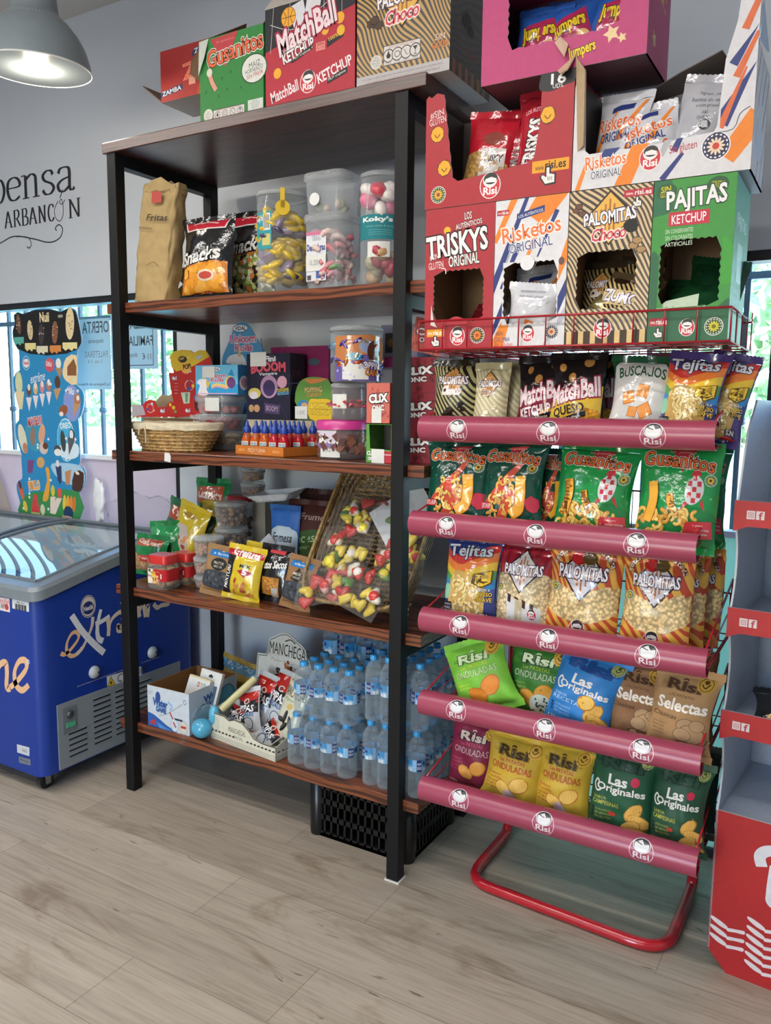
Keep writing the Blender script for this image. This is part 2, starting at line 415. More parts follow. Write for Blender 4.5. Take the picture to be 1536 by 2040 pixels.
# ---------------------------------------------------------------- pillow bags
def bag_fn(W, H, T, seed, seal=.018, wr=1.0, flat=.55):
    rnd = random.Random(seed); ox, oy = rnd.uniform(0, 50), rnd.uniform(0, 50); ts = seal/H; br = rnd.uniform(-.012, .012); tw = rnd.uniform(-.3, .3)
    def f(u, v, o, back=False):
        s = max(-1, min(1, 2*u/W)); t = v/H; q = (t-ts)/(1-2*ts)
        env = sin(pi*max(0, min(1, q))**.9)**flat if 0 < q < 1 else 0.0
        cr = (1-abs(s)**2.5)**.62 if abs(s) < 1 else 0
        d = T/2*env*cr
        n1 = noise.noise(Vector((u*16+ox, v*16+oy, seed*.37)))*.007+noise.noise(Vector((u*38+oy, v*30+ox, seed*.7)))*.0035
        edge = min(v, H-v); g = sin(u*95+ox*3)*.0028*math.exp(-((edge-seal*1.6)/.03)**2)
        n = (n1*(.35+.65*env)+g)*wr*(.3+.7*cr)
        x = u*(1-.11*env)+br*sin(pi*t); bend = tw*.02*(s*s)*(t-.3)
        if back: return (x, d*.85+.001+n*.5, v)
        return (x, -(d+.001)-n-o+bend*0, v)
    return f
def bag(name, label, cat, W, H, T, col, fin, art, M, seed, group=None, nu=18, nv=26, wr=1.0, seal=.018, flat=.55, seal_col=None, back_col=None, base=None):
    """a filled pillow bag, its print and its crimped ends; origin at the middle of its bottom edge"""
    f = bag_fn(W, H, T, seed, seal, wr, flat); mb = MB(); body = base or (col, fin)
    mb.grid(lambda i, j: f((i-.5)*W, seal+j*(H-2*seal), 0), nu, nv, body)
    mb.grid(lambda i, j: f((i-.5)*W, seal+j*(H-2*seal), 0, True), 8, 10, (back_col or col, fin), flip=True)
    if art:
        a = Art(W, H, fin); art(a)
        us = [(i/nu-.5)*W for i in range(1, nu)]; vs = [seal+j/nv*(H-2*seal) for j in range(1, nv)]
        a.emit(mb, lambda u, v, o: f(max(-W/2+.002, min(W/2-.002, u)), max(seal+.0005, min(H-seal-.0005, v)), o), .0009, .00014, (us, vs), x0=-W/2)
    o = mb.build(name, None, matrix=M); tag(o, label, cat, group)
    for top in (0, 1):
        sb = MB(); nn = 26; z0 = H-seal if top else 0.0
        def e(i, j):
            u = (i-.5)*W; v = z0+j*seal; p = f(u, H-seal if top else seal, 0); zz = v
            if (j == 1 and top) or (j == 0 and not top): zz += (.0022 if round(i*nn) % 2 else -.0)*(1 if top else -1)
            if not top: zz = max(zz, 0)
            return (u*(1 if abs(i-.5) < .5 else 1), p[1]*(1-abs(v-(H-seal if top else seal))/seal)*.9+sin(u*70+seed)*.0025, zz)
        sb.grid(e, nn, 3, (seal_col or col, fin)); sb.build('top_seal' if top else 'bottom_seal', o)
    return o
# ================================================================ the room
WALL_Y = .66
def m_floor():
    m, n, L, b = nodes('floor_planks')
    br = tex(n, L, 'Brick', 1.0, rot=(0, 0, radians(0)))
    br.offset = .37; br.inputs['Brick Width'].default_value = 1.22; br.inputs['Row Height'].default_value = .222
    br.inputs['Mortar Size'].default_value = .0011; br.inputs['Mortar Smooth'].default_value = .3
    br.inputs['Color1'].default_value = (.25, .25, .25, 1); br.inputs['Color2'].default_value = (.75, .75, .75, 1); br.inputs['Mortar'].default_value = (.0, .0, .0, 1)
    gr = tex(n, L, 'Noise', 1.0, vscale=(1.3, 16, 1), Detail=8.0, Roughness=.65)
    fine = tex(n, L, 'Noise', 1.0, vscale=(5, 110, 1), Detail=4.0)
    # shift the grain from plank to plank
    cb = n.new('ShaderNodeMix'); cb.data_type = 'RGBA'; cb.inputs[0].default_value = .32; L.new(gr.outputs['Color'], cb.inputs[6]); L.new(br.outputs['Color'], cb.inputs[7])
    bw = n.new('ShaderNodeRGBToBW'); L.new(cb.outputs[2], bw.inputs[0])
    r = ramp(n, L, bw.outputs[0], [(.3, lin('968a7b')), (.47, lin('ada191')), (.58, lin('bbaf9e')), (.75, lin('c6bbab'))])
    f2 = ramp(n, L, fine.outputs[0], [(.38, (.8, .79, .77, 1)), (.55, (1, 1, 1, 1))])
    mu = n.new('ShaderNodeMix'); mu.data_type = 'RGBA'; mu.blend_type = 'MULTIPLY'; mu.inputs[0].default_value = .7; L.new(r.outputs[0], mu.inputs[6]); L.new(f2.outputs[0], mu.inputs[7])
    ck = tex(n, L, 'Noise', 1.0, vscale=(1.6, 5, 1), Detail=6.0, Roughness=.6, Distortion=1.8)
    ckm = ramp(n, L, ck.outputs[0], [(.56, (1, 1, 1, 1)), (.7, (.62, .55, .48, 1))])
    m2 = n.new('ShaderNodeMix'); m2.data_type = 'RGBA'; m2.blend_type = 'MULTIPLY'; m2.inputs[0].default_value = .85; L.new(mu.outputs[2], m2.inputs[6]); L.new(ckm.outputs[0], m2.inputs[7])
    sp = tex(n, L, 'Noise', 1.0, vscale=(3.2, 20, 1), Detail=7.0, Distortion=2.2)
    spm = ramp(n, L, sp.outputs[0], [(.69, (1, 1, 1, 1)), (.715, (.35, .27, .2, 1))])
    m4 = n.new('ShaderNodeMix'); m4.data_type = 'RGBA'; m4.blend_type = 'MULTIPLY'; m4.inputs[0].default_value = .8; L.new(m2.outputs[2], m4.inputs[6]); L.new(spm.outputs[0], m4.inputs[7])
    mo = ramp(n, L, br.outputs['Fac'], [(0, (1, 1, 1, 1)), (1, (.68, .64, .6, 1))])
    m3 = n.new('ShaderNodeMix'); m3.data_type = 'RGBA'; m3.blend_type = 'MULTIPLY'; m3.inputs[0].default_value = 1; L.new(m4.outputs[2], m3.inputs[6]); L.new(mo.outputs[0], m3.inputs[7])
    L.new(m3.outputs[2], b.inputs['Base Color'])
    b.inputs['Roughness'].default_value = .42; b.inputs['Specular IOR Level'].default_value = .4
    bp = bump(n, L, fine.outputs[0], .12, .002); L.new(bp.outputs[0], b.inputs['Normal']); return m
def m_wall(h):
    m, n, L, b = nodes('wall_paint_'+h); c = lin(h)
    t = tex(n, L, 'Noise', 2.2, Detail=5.0); r = ramp(n, L, t.outputs[0], [(.3, tuple(x*.95 for x in c[:3])+(1,)), (.7, c)]); L.new(r.outputs[0], b.inputs['Base Color'])
    b.inputs['Roughness'].default_value = .9; b.inputs['Specular IOR Level'].default_value = .2
    t2 = tex(n, L, 'Noise', 180, Detail=3.0); bp = bump(n, L, t2.outputs[0], .15, .001); L.new(bp.outputs[0], b.inputs['Normal']); return m
def m_wood(dark, light):
    m, n, L, b = nodes('varnished_wood'+dark)
    t = tex(n, L, 'Noise', 1.0, vscale=(2.2, 22, 22), Detail=6.0, Distortion=1.2)
    w = tex(n, L, 'Wave', 5.0, vscale=(.5, 3.2, 3.2), Distortion=9.0, Detail=2.0); w.bands_direction = 'Z'
    mx = n.new('ShaderNodeMath'); mx.operation = 'MULTIPLY_ADD'; L.new(w.outputs['Fac'], mx.inputs[0]); mx.inputs[1].default_value = .35; L.new(t.outputs[0], mx.inputs[2])
    r = ramp(n, L, mx.outputs[0], [(.32, lin(dark)), (.62, lin(light)), (.85, tuple(.75*x for x in lin(dark)[:3])+(1,))]); L.new(r.outputs[0], b.inputs['Base Color'])
    b.inputs['Roughness'].default_value = .3; b.inputs['Coat Weight'].default_value = .3; b.inputs['Coat Roughness'].default_value = .25
    bp = bump(n, L, t.outputs[0], .15, .002); L.new(bp.outputs[0], b.inputs['Normal']); return m
def m_thin(h, tl=.5):
    """thin sheet that lets light glow through"""
    m, n, L, b = nodes('thin_sheet_'+h); out = n['Material Output']; t = tex(n, L, 'Noise', 6, Detail=3.0); c = lin(h)
    r = ramp(n, L, t.outputs[0], [(.3, tuple(x*.93 for x in c[:3])+(1,)), (.7, c)])
    L.new(r.outputs[0], b.inputs['Base Color']); b.inputs['Roughness'].default_value = .6
    tr = n.new('ShaderNodeBsdfTranslucent'); L.new(r.outputs[0], tr.inputs[0]); mx = n.new('ShaderNodeMixShader'); mx.inputs[0].default_value = tl
    L.new(b.outputs[0], mx.inputs[1]); L.new(tr.outputs[0], mx.inputs[2]); L.new(mx.outputs[0], out.inputs[0]); return m
SPECIAL['thin'] = m_thin
FIN['blackpaint'] = (.5, .3, .05, 120, .1)
def m_foliage(h):
    m, n, L, b = nodes('leaf_'+h); c = lin(h); t = tex(n, L, 'Noise', 9, Detail=2.0)
    r = ramp(n, L, t.outputs[0], [(.3, tuple(x*.6 for x in c[:3])+(1,)), (.7, tuple(min(1, x*1.5) for x in c[:3])+(1,))]); L.new(r.outputs[0], b.inputs['Base Color']); b.inputs['Roughness'].default_value = .5; return m
SPECIAL['leaf'] = m_foliage
WALLM = m_wall('c6cdd7'); FLOORM = m_floor()
mb = MB(); mb.poly([(-4.2, -5, 0), (4.2, -5, 0), (4.2, .92, 0), (-4.2, .92, 0)], FLOORM); struct(mb.build('floor'))
mb = MB(); mb.box(-4.2, 4.2, -5, .92, CEIL, CEIL+.1, m_wall('d4d3d0')); struct(mb.build('ceiling'))
W1 = (-3.1, -.335, 1.985); W2 = (1.33, 3.4, 1.955); WT = .92
mb = MB()
mb.box(-4.2, W1[0], WALL_Y, WT, 0, CEIL, WALLM); mb.box(W1[0], W1[1], WALL_Y, WT, W1[2], CEIL, WALLM)
mb.box(W1[1], W2[0], WALL_Y, WT, 0, CEIL, WALLM); mb.box(W2[0], W2[1], WALL_Y, WT, W2[2], CEIL, WALLM); mb.box(W2[1], 4.2, WALL_Y, WT, 0, CEIL, WALLM)
struct(mb.build('wall_back'))
mb = MB(); mb.box(-4.3, -4.2, -5, .92, 0, CEIL, WALLM); struct(mb.build('wall_left'))
mb = MB(); mb.box(4.2, 4.3, -5, .92, 0, CEIL, WALLM); struct(mb.build('wall_right'))
mb = MB(); mb.box(-4.2, .6, -5.1, -5, 0, CEIL, WALLM); mb.box(1.7, 4.2, -5.1, -5, 0, CEIL, WALLM); mb.box(.6, 1.7, -5.1, -5, 2.2, CEIL, WALLM); struct(mb.build('wall_front'))
mb = MB(); mb.box(W1[1], W2[0], WALL_Y-.012, WALL_Y, 0, .07, ('dadada', 'paint')); struct(mb.build('baseboard_back'))
BLK = ('15181c', 'paint')
def m_pane():
    m, n, L, b = nodes('window_pane'); out = n['Material Output']; tr = n.new('ShaderNodeBsdfTransparent'); tr.inputs[0].default_value = (.86, .95, .97, 1)
    g = n.new('ShaderNodeBsdfGlossy'); g.inputs['Roughness'].default_value = .02; t = tex(n, L, 'Noise', 3); r = ramp(n, L, t.outputs[0], [(0, (.05,)*3+(1,)), (1, (.08,)*3+(1,))])
    mx = n.new('ShaderNodeMixShader'); L.new(r.outputs[0], mx.inputs[0]); L.new(tr.outputs[0], mx.inputs[1]); L.new(g.outputs[0], mx.inputs[2]); L.new(mx.outputs[0], out.inputs[0]); return m
PANE = m_pane()
for i, (x0, x1, zt, zp, col, mull) in enumerate(((W1[0], W1[1], W1[2], 1.215, 'd6c8cc', (-1.75,)), (W2[0], W2[1], W2[2], 1.09, 'bfe0d2', (2.12,)))):
    y0, y1 = WALL_Y+.012, WALL_Y+.06
    mb = MB(); w = .036
    mb.box(x0, x0+w, y0, y1, 0, zt, BLK); mb.box(x1-w, x1, y0, y1, 0, zt, BLK); mb.box(x0, x1, y0, y1, zt-.03, zt, BLK); mb.box(x0, x1, y0, y1, 0, .03, BLK)
    if i: mb.box(2.095, 2.14, y0, y1, 0, zt, BLK)
    wn = struct(mb.build('window_%d' % (i+1)))
    mb = MB(); mb.box(x0+w, x1-w, y0+.02, y0+.026, zp, zt-.03, PANE); struct(mb.build('pane', wn))
    mb = MB(); mb.box(x0+w, x1-w, y0+.014, y0+.022, .03, zp, (col, 'thin')); struct(mb.build('lower_panel', wn))
    mb = MB(); mb.box(x0+w, x1-w, y0-.005, y0+.05, zp-.012, zp+.008, ('e6e6ea', 'paint')); struct(mb.build('sill_rail', wn))
# security bars outside the glass, window glare put into their paler colour
def grille(x0, x1, label):
    g = empty('window_grille', label, 'window grille', ((x0+x1)/2, 1.0, 0), group=None)
    n = int((x1-x0)/.152); cx = (x0+x1)/2
    for i in range(n+1):
        mb = MB(); x = x0+i*(x1-x0)/n-cx; mb.box(x-.009, x+.009, -.009, .009, .0, 2.6, ('4a6676', 'paint'))
        mb.lathe([(.001, 1.42), (.02, 1.43), (.02, 1.45), (.001, 1.46)], ('4a6676', 'paint'), 8, (x, 0, 0)); mb.build('bar', g)
    for z in (.35, 1.93): mb = MB(); mb.box(x0-cx, x1-cx, -.012, .012, z-.012, z+.012, ('4a6676', 'paint')); mb.build('cross_rail', g)
grille(-3.4, -.3, 'dark vertical bars outside the glass behind the ice cream price board')
grille(1.35, 3.4, 'dark vertical bars outside the glass behind the red wire snack rack')
# outdoors: pale pavement, a low wall, a turquoise pool of shade cloth and leafy hedge
mb = MB(); mb.poly([(-14, .92, -.1), (14, .92, -.1), (14, 14, -.1), (-14, 14, -.1)], ('d8d4cc', 'rough')); o = mb.build('pavement'); o['kind'] = 'structure'
mb = MB(); mb.box(-12, 12, 5.6, 5.8, -.1, 1.15, ('e4e2de', 'rough')); tag(mb.build('garden_wall'), 'low pale garden wall outdoors beyond the window bars', 'wall')
mb = MB(); mb.box(-9.5, -4.2, 4.3, 5.2, -.1, .75, ('3fd0dc', 'plastic')); tag(mb.build('water_tank'), 'turquoise tank outdoors seen low through the left window', 'tank')
def hedge(x0, x1, y, z0, z1, n, label):
    mb = MB(); rr = random.Random(int(x0*10))
    for i in range(n):
        c = Vector((rr.uniform(x0, x1), y+rr.uniform(-.45, .3), z0+(z1-z0)*rr.random()**1.1)); s = rr.uniform(.05, .12)
        a = Vector((rr.uniform(-1, 1), rr.uniform(-1, 1), rr.uniform(-1, 1))).normalized(); b = a.orthogonal().normalized()
        mb.add([c-a*s, c+b*s*.5, c+a*s, c-b*s*.5], [(0, 1, 2, 3)], (rr.choice(['a4bc88', 'b8ce9c', '84a870', 'ccdcb4']), 'leaf'))
    o = mb.build('hedge'); tag(o, label, 'hedge'); o['kind'] = 'stuff'
hedge(-9, -.8, 6.4, .9, 4.2, 7000, 'sunlit leafy hedge outdoors beyond the window by the freezer')
hedge(.6, 4.5, 6.2, .9, 4.4, 5000, 'sunlit leafy hedge outdoors beyond the window behind the snack rack')
# ---------------------------------------------------------------- lettering painted on the wall
def brush(s, x, y, h, col, wd=.17):
    """draws one round-hand roman letter from broad-pen strokes; returns its width (x, y, h in metres)"""
    G = {'p': (.62, [[(.14, .96), (.14, -.36)], [(.14, .8), (.3, .97), (.48, .93), (.56, .5), (.46, .06), (.3, .02), (.14, .18)], [(.0, .95), (.14, .97)], [(.02, -.36), (.27, -.36)]]),
         'd': (.62, [[(.46, 1.42), (.46, .02), (.58, .02)], [(.46, .8), (.3, .97), (.1, .86), (.06, .45), (.12, .06), (.3, .0), (.46, .18)], [(.36, 1.42), (.46, 1.42)]]),
         'e': (.54, [[(.08, .54), (.46, .58), (.44, .86), (.28, .98), (.1, .84), (.06, .45), (.14, .08), (.3, .0), (.47, .14)]]),
         'n': (.64, [[(.14, .96), (.14, .02)], [(.14, .76), (.32, .97), (.46, .88), (.48, .6), (.48, .02)], [(0, .96), (.14, .97)], [(.03, .0), (.25, .0)], [(.37, .0), (.6, .0)]]),
         's': (.5, [[(.4, .78), (.34, .95), (.2, .97), (.08, .8), (.14, .58), (.34, .42), (.42, .22), (.32, .02), (.16, .01), (.06, .2)]]),
         'a': (.56, [[(.08, .76), (.14, .94), (.3, .98), (.42, .84), (.42, .14), (.5, .01), (.57, .1)], [(.42, .56), (.2, .48), (.06, .3), (.1, .06), (.24, .0), (.42, .2)]]),
         'A': (.66, [[(.02, .0), (.26, 1.0)], [(.28, 1.0), (.52, .0)], [(.1, .34), (.42, .34)], [(-.03, 0), (.1, 0)], [(.42, 0), (.62, 0)]]),
         'R': (.62, [[(.1, .0), (.1, 1.0)], [(.1, .98), (.34, 1.0), (.46, .76), (.34, .52), (.1, .5)], [(.26, .5), (.54, .0)], [(.0, 0), (.2, 0)], [(0, 1), (.1, 1)]]),
         'B': (.58, [[(.1, .0), (.1, 1.0)], [(.1, .99), (.34, 1.0), (.42, .76), (.3, .54), (.1, .53)], [(.3, .54), (.48, .4), (.46, .1), (.28, .0), (.1, .01)], [(0, 0), (.1, 0)], [(0, 1), (.1, 1)]]),
         'N': (.68, [[(.1, .0), (.1, 1.0)], [(.1, 1.0), (.48, .02)], [(.5, .0), (.5, 1.0)], [(0, 0), (.2, 0)], [(.42, 1), (.6, 1)], [(0, 1), (.1, 1)]]),
         'C': (.58, [[(.46, .8), (.36, .98), (.16, .92), (.06, .5), (.16, .08), (.34, .01), (.48, .2)]]),
         'O': (.5, [[(.22, 1.0), (.06, .7), (.06, .3), (.2, .0), (.34, .3), (.34, .7), (.22, 1.0)]]),
         'D': (.6, [[(.1, .0), (.1, 1.0)], [(.1, .99), (.36, .96), (.5, .5), (.36, .03), (.1, .01)], [(0, 0), (.1, 0)], [(0, 1), (.1, 1)]]),
         'E': (.55, [[(.1, .0), (.1, 1.0)], [(.1, 1.0), (.44, 1.0), (.44, .84)], [(.1, .52), (.36, .52)], [(.1, .0), (.46, .0), (.46, .18)], [(0, 0), (.1, 0)], [(0, 1), (.1, 1)]])}
    w, st = G[s]; thin = .25
    return w, [([(x+px*h*.82, y+py*h) for px, py in p], len(p) > 2) for p in st], wd*h*.62, thin
def write(art, txt, x, y, h, col, wd=.26, track=0, width=None):
    n = sum(brush(c, 0, 0, 1, col)[0]*.82+track for c in txt); k = 1 if not width else width/(n*h)
    for c in txt:
        w, strokes, pw, thin = brush(c, 0, y, h, col, wd)
        for p, cv in strokes:
            p = [(x+q[0]*k, q[1]) for q in p]; art.line(smooth(p, 5) if cv else p, pw, col, nib=(0, .28), frac=False)
        x += (w*.82+track)*h*k
INK = ('1c2024', 'paint')
mb = MB(); a = Art(1, 1)
write(a, 'despensa', -2.02, 2.489, .112, INK, .3, width=1.04)
write(a, 'DE', -1.80, 2.361, .078, INK, .24, .06)
write(a, 'ARBANC', -1.515, 2.361, .079, INK, .25, .03, width=.395)
a.line(smooth([(-1.1+.0, 2.45), (-1.13, 2.41), (-1.12, 2.37), (-1.09, 2.355), (-1.068, 2.38), (-1.065, 2.42), (-1.075, 2.455), (-1.09, 2.44), (-1.07, 2.432), (-1.05, 2.45)], 5), .004, INK, frac=False)
a.line([(-1.085, 2.462), (-1.062, 2.498)], .006, INK, frac=False)
write(a, 'N', -1.028, 2.361, .085, INK, .25, 0, width=.1)
a.line(smooth([(-1.9, 2.25), (-1.6, 2.285), (-1.45, 2.315), (-1.3, 2.29), (-1.18, 2.262), (-1.1, 2.275), (-1.075, 2.315), (-1.1, 2.338), (-1.128, 2.325), (-1.118, 2.312)], 7), .006, INK, frac=False)
a.line(smooth([(-1.43, 2.312), (-1.34, 2.3), (-1.315, 2.265), (-1.335, 2.248), (-1.35, 2.258)], 7), .005, INK, frac=False)
a.emit(mb, lambda u, v, o: (u, WALL_Y-o, v), .0008, .00003); o = mb.build('wall_lettering'); tag(o, 'black painted lettering with a scroll on the white wall above the freezer', 'lettering')
# ---------------------------------------------------------------- pendant lamp
ly = -.1; _p = aY(73, 139, ly); lx, lz = _p.x, _p.z
lampo = empty('pendant_lamp', 'grey metal pendant lamp with a lit bulb hanging above the freezer', 'lamp', M=Matrix.Translation((lx, ly, lz)) @ Matrix.Rotation(radians(3), 4, Vector((cos(.85), sin(.85), 0))))
mb = MB(); GREY = ('7d878c', 'plastic')
prof = [(.183, 0), (.178, .03), (.165, .072), (.143, .112), (.113, .148), (.09, .167), (.08, .18), (.079, .19), (.073, .25), (.066, .34), (.04, .36), (.012, .365)]
mb.lathe(prof, GREY, 48); mb.build('shade', lampo)
mb = MB(); inn = [(r*.985-.002, z) for r, z in prof[:-5]]
def dimple(i, j):
    k = j*(len(inn)-1.001); a0 = int(k); t = k-a0; r = inn[a0][0]*(1-t)+inn[a0+1][0]*t; z = inn[a0][1]*(1-t)+inn[a0+1][1]*t
    return (r*cos(2*pi*i), r*sin(2*pi*i), z)
mb.grid(dimple, 64, 14, ('f0e9da', 'plastic'), wrap=True)
for j in range(1, 11):
    for i in range(64):
        p = dimple((i+.5*(j % 2))/64, j/14); mb.ball((p[0]*.985, p[1]*.985, p[2]), .004, ('f6efe0', 'gloss'), 6, 4)
mb.build('reflector', lampo, 'dimpled white reflector inside the shade')
mb = MB(); mb.tube([(.183*cos(2*pi*i/48), .183*sin(2*pi*i/48), 0) for i in range(48)], .0025, ('e8e8e6', 'plastic'), 6, closed=True); mb.build('rim', lampo)
mb = MB(); mb.ball((0, 0, .05), .05, ('fff0d8', 'glow'), 16, 10, (1, 1, 1.1)); mb.build('bulb', lampo)
mb = MB(); mb.tube([(0, 0, .36), (0, 0, CEIL-lz-.002)], .004, ('dddddd', 'plastic')); mb.build('cord', lampo)
l = lamp('bulb_light', 'POINT', (lx, ly, lz-.02), 9.0, (1, .86, .66), .03)
for i, (x, y, ln) in enumerate(STRIPS):   # housings of the ceiling strips
    e = empty('ceiling_light', ['long white strip light over the middle of the shop', 'long white strip light by the shop front', 'short white strip light over the freezer end'][i], 'ceiling light', (x, y, CEIL))
    mb = MB(); mb.box(-ln/2, ln/2, -.07, .07, -.06, -.002, ('e8e8e8', 'plastic')); mb.build('housing', e)
    mb = MB(); mb.tube([(-ln/2+.03, 0, -.085), (ln/2-.03, 0, -.085)], .018, ('fff6ea', 'tubeglow'), 10); mb.build('light_tube', e)
# ================================================================ black steel and wood shelving unit
SW, SD, SH, PT = 1.1638, .5243, 2.3433, .042
LEV = [2.380, 1.8362, 1.3068, .7965, .2655]
unit = empty('shelving_unit', 'tall black steel shelving unit with five dark red-brown wooden boards', 'shelving unit')
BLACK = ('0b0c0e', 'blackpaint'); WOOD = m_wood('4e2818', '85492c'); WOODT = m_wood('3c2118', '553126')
for x in (0, SW):
    for y in (0, SD-PT):
        mb = MB(); mb.box(x, x+PT, y, y+PT, 0, SH, BLACK); mb.build('post', unit, bevel=.002)
for k, z in enumerate(LEV):
    mb = MB()
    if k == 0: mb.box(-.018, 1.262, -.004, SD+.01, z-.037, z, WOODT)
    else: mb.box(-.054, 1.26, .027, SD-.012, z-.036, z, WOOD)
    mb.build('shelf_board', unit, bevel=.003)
    for x in (0, SW):
        mb = MB(); mb.box(x+.001, x+PT-.001, PT, SD-PT, z-.037-.04, z-.0375, BLACK); mb.build('side_rail', unit)
for z in (1.39, .63):
    mb = MB(); mb.lathe([(.009, 0), (.009, .003), (.005, .006)], ('c8c8c8', 'metal'), 12); mb.move(Matrix.Translation((PT, SD-.02, z)) @ Matrix.Rotation(pi/2, 4, 'Y')); mb.build('bolt', unit)
mb = MB(); mb.box(SW-.004, SW+PT+.006, -.005, PT+.004, 0, .004, ('d8d6d0', 'paper')); mb.build('foot_pad', unit, 'white pad under the front right post')
# black crate under it
def crate():
    c = empty('crate', 'black slatted plastic crate on the floor under the shelving unit', 'crate', (.99, .11, 0))
    K = ('101113', 'plastic'); w, d, h = .195, .335, .195; mb = MB()
    mb.box(-w, w, 0, d, 0, .012, K)
    for s, (x0, x1, y0, y1) in enumerate(((-w, w, 0, .012), (-w, w, d-.012, d), (-w, -w+.012, 0, d), (w-.012, w, 0, d))):
        for z in (.0, .062, .12, .172): mb.box(x0, x1, y0, y1, z, z+.02, K)
        n = 14
        for i in range(n+1):
            if s < 2: x = x0+(x1-x0-.008)*i/n; mb.box(x, x+.008, y0, y1, 0, h, K)
            else: y = y0+(y1-y0-.008)*i/n; mb.box(x0, x1, y, y+.008, 0, h, K)
    mb.build('crate_body', c)
    for sx in (-1, 1):
        for y in (.02, d-.02): mb = MB(); mb.lathe([(.028, 0), (.03, .01), (.03, h), (.024, h+.004)], K, 14, (sx*(w-.02), y, 0)); mb.build('corner_post', c)
crate()
# ================================================================ red wire snack rack
RX0, RX1, RY = 1.285, 2.062, -.03
TIERS = [1.418, 1.147, .869, .620, .356]
rack = empty('snack_rack', 'red wire display rack with crimson label rails and a tubular base', 'display rack', (0, 0, 0))
RED = ('b3202a', 'gloss'); WIRE = ('a81e2c', 'gloss')
mb = MB(); z = .018
bp = [(1.394, .45, .5), (1.394, .45, .1), (1.394, .44, .035), (1.394, .4, z), (1.394, .22, z), (1.398, .17, z), (1.41, .137, z), (1.435, .115, z), (1.475, .105, z)]
bp += [(1.58, .0978, z), (1.69, .0906, z), (1.79, .084, z), (1.86, .0797, z), (1.91, .0775, z), (1.95, .083, z), (1.978, .1, z), (1.995, .13, z), (2.001, .175, z), (2.003, .4, z), (2.003, .44, .035), (2.003, .45, .1), (2.003, .45, .5)]
mb.tube(smooth(bp, 7), .0165, RED, 12); mb.build('base_loop', rack)
for x in (1.394, 2.003): mb = MB(); mb.tube([(x, .45, .45), (x, .45, 1.66)], .0155, RED, 12); mb.build('upright', rack)
LOGO = [[1.407, 1.663, 1.923], [1.38, 1.638, 1.897], [1.428, 1.682, 1.938], [1.423, 1.683, 1.936], [1.438, 1.689, 1.949]]
def badge(a, x, y, k):
    """pale outlined badge as on the label rails"""
    a.line([(x+.5*k*cos(t*pi/12)*(1-.12*max(0, sin(t*pi/12))), y-.06*k+.55*k*sin(t*pi/12)) for t in range(25)], .035*k, 'e2b6c2')
    a.e(x, y+.17*k, .37*k, .33*k, 'e8e2e2'); a.e(x, y+.17*k, .34*k, .30*k, '3c3a3e'); a.e(x, y+.14*k, .31*k, .26*k, 'ddd9da')
    a.poly([(x-.3*k, y+.28*k), (x-.02*k, y+.18*k), (x+.3*k, y+.26*k), (x+.2*k, y+.42*k), (x-.08*k, y+.47*k)], '3c3a3e'); a.poly([(x-.2*k, y+.3*k), (x+.12*k, y+.16*k), (x-.02*k, y+.4*k)], 'ddd9da')
    a.t('Risi', x, y-.28*k, .66*k, .27*k, 'efdfe4', b=.02)
for k, zt in enumerate(TIERS):
    dx = (0, -.026, .012, .014, .02)[k]; x0, x1 = RX0+dx, RX1+dx; R = .036
    mb = MB()
    def arc(u, v, o=0, r=R): t = radians(-140+280*v); return (u, RY-(r+o)*cos(t), zt+(r+o)*sin(t))
    mb.grid(lambda i, j: arc(x0+i*(x1-x0), j), 2, 30, ('9e4058', 'plastic')); mb.grid(lambda i, j: arc(x0+i*(x1-x0), j, 0, R-.002), 2, 30, ('8a3040', 'plastic'), flip=True)
    for xx in (x0, x1): mb.add([arc(xx, j/30) for j in range(31)]+[arc(xx, j/30, 0, R-.002) for j in range(31)], [(j, j+1, j+32, j+31) for j in range(30)], ('d8a8b0', 'plastic'))
    S = 2*pi*R*280/360; a = Art(1, 1, 'plastic')
    for lxx in LOGO[k]: badge(a, lxx, S/2+(.0, .004, .008, .011, .013)[k], .06)
    a.emit(mb, lambda u, v, o: arc(u, v/S, o), .0005, .0001, cuts=([], [S*j/30 for j in range(1, 30)]))
    mb.build('label_rail', rack)
    mb = MB(); zb = zt-.032; yb = .40
    for j in range(6): y = RY+.02+j*(yb-RY-.02)/5; mb.tube([(x0+.01, y, zb), (x1-.01, y, zb)], .0022, WIRE, 6)
    for i in range(19): x = x0+.012+i*(x1-x0-.024)/18; mb.tube([(x, RY, zb+.002), (x, yb, zb+.002), (x, yb, zb+.12)], .0016, WIRE, 5)
    for x in (x0+.008, x1-.008):
        mb.tube([(x, RY, zt-.03), (x, RY, zt+.03), (x, yb, zt+.13), (x, yb, zb), (x, RY, zb)], .003, WIRE, 6); mb.tube([(x, RY+.01, zt), (x, yb, zt+.05)], .0022, WIRE, 6)
    mb.tube([(x0+.01, yb, zb+.12), (x1-.01, yb, zb+.12)], .003, WIRE, 6); mb.tube([(x0+.01, RY, zt+.03), (x1-.01, RY, zt+.03)], .0025, WIRE, 6); mb.build('wire_basket', rack)
mb = MB(); bx0, bx1, by0, by1, bz = 1.29, 2.082, -.074, .30, 1.632   # top basket
n = 11
for z, q in ((bz, .003), (bz+.075, .003)): mb.tube([(bx0, by0, z), (bx1, by0, z), (bx1, by1, z+.0), (bx0, by1, z)], q, WIRE, 6, closed=True)
for i in range(n+1):
    x = bx0+(bx1-bx0)*i/n; mb.tube([(x, by0, bz+.075), (x, by0, bz), (x, by1, bz), (x, by1, bz+.1)], .002, WIRE, 5)
for x in (bx0, bx1):
    for j in range(1, 4): y = by0+(by1-by0)*j/4; mb.tube([(x, y, bz), (x, y, bz+.075)], .002, WIRE, 5)
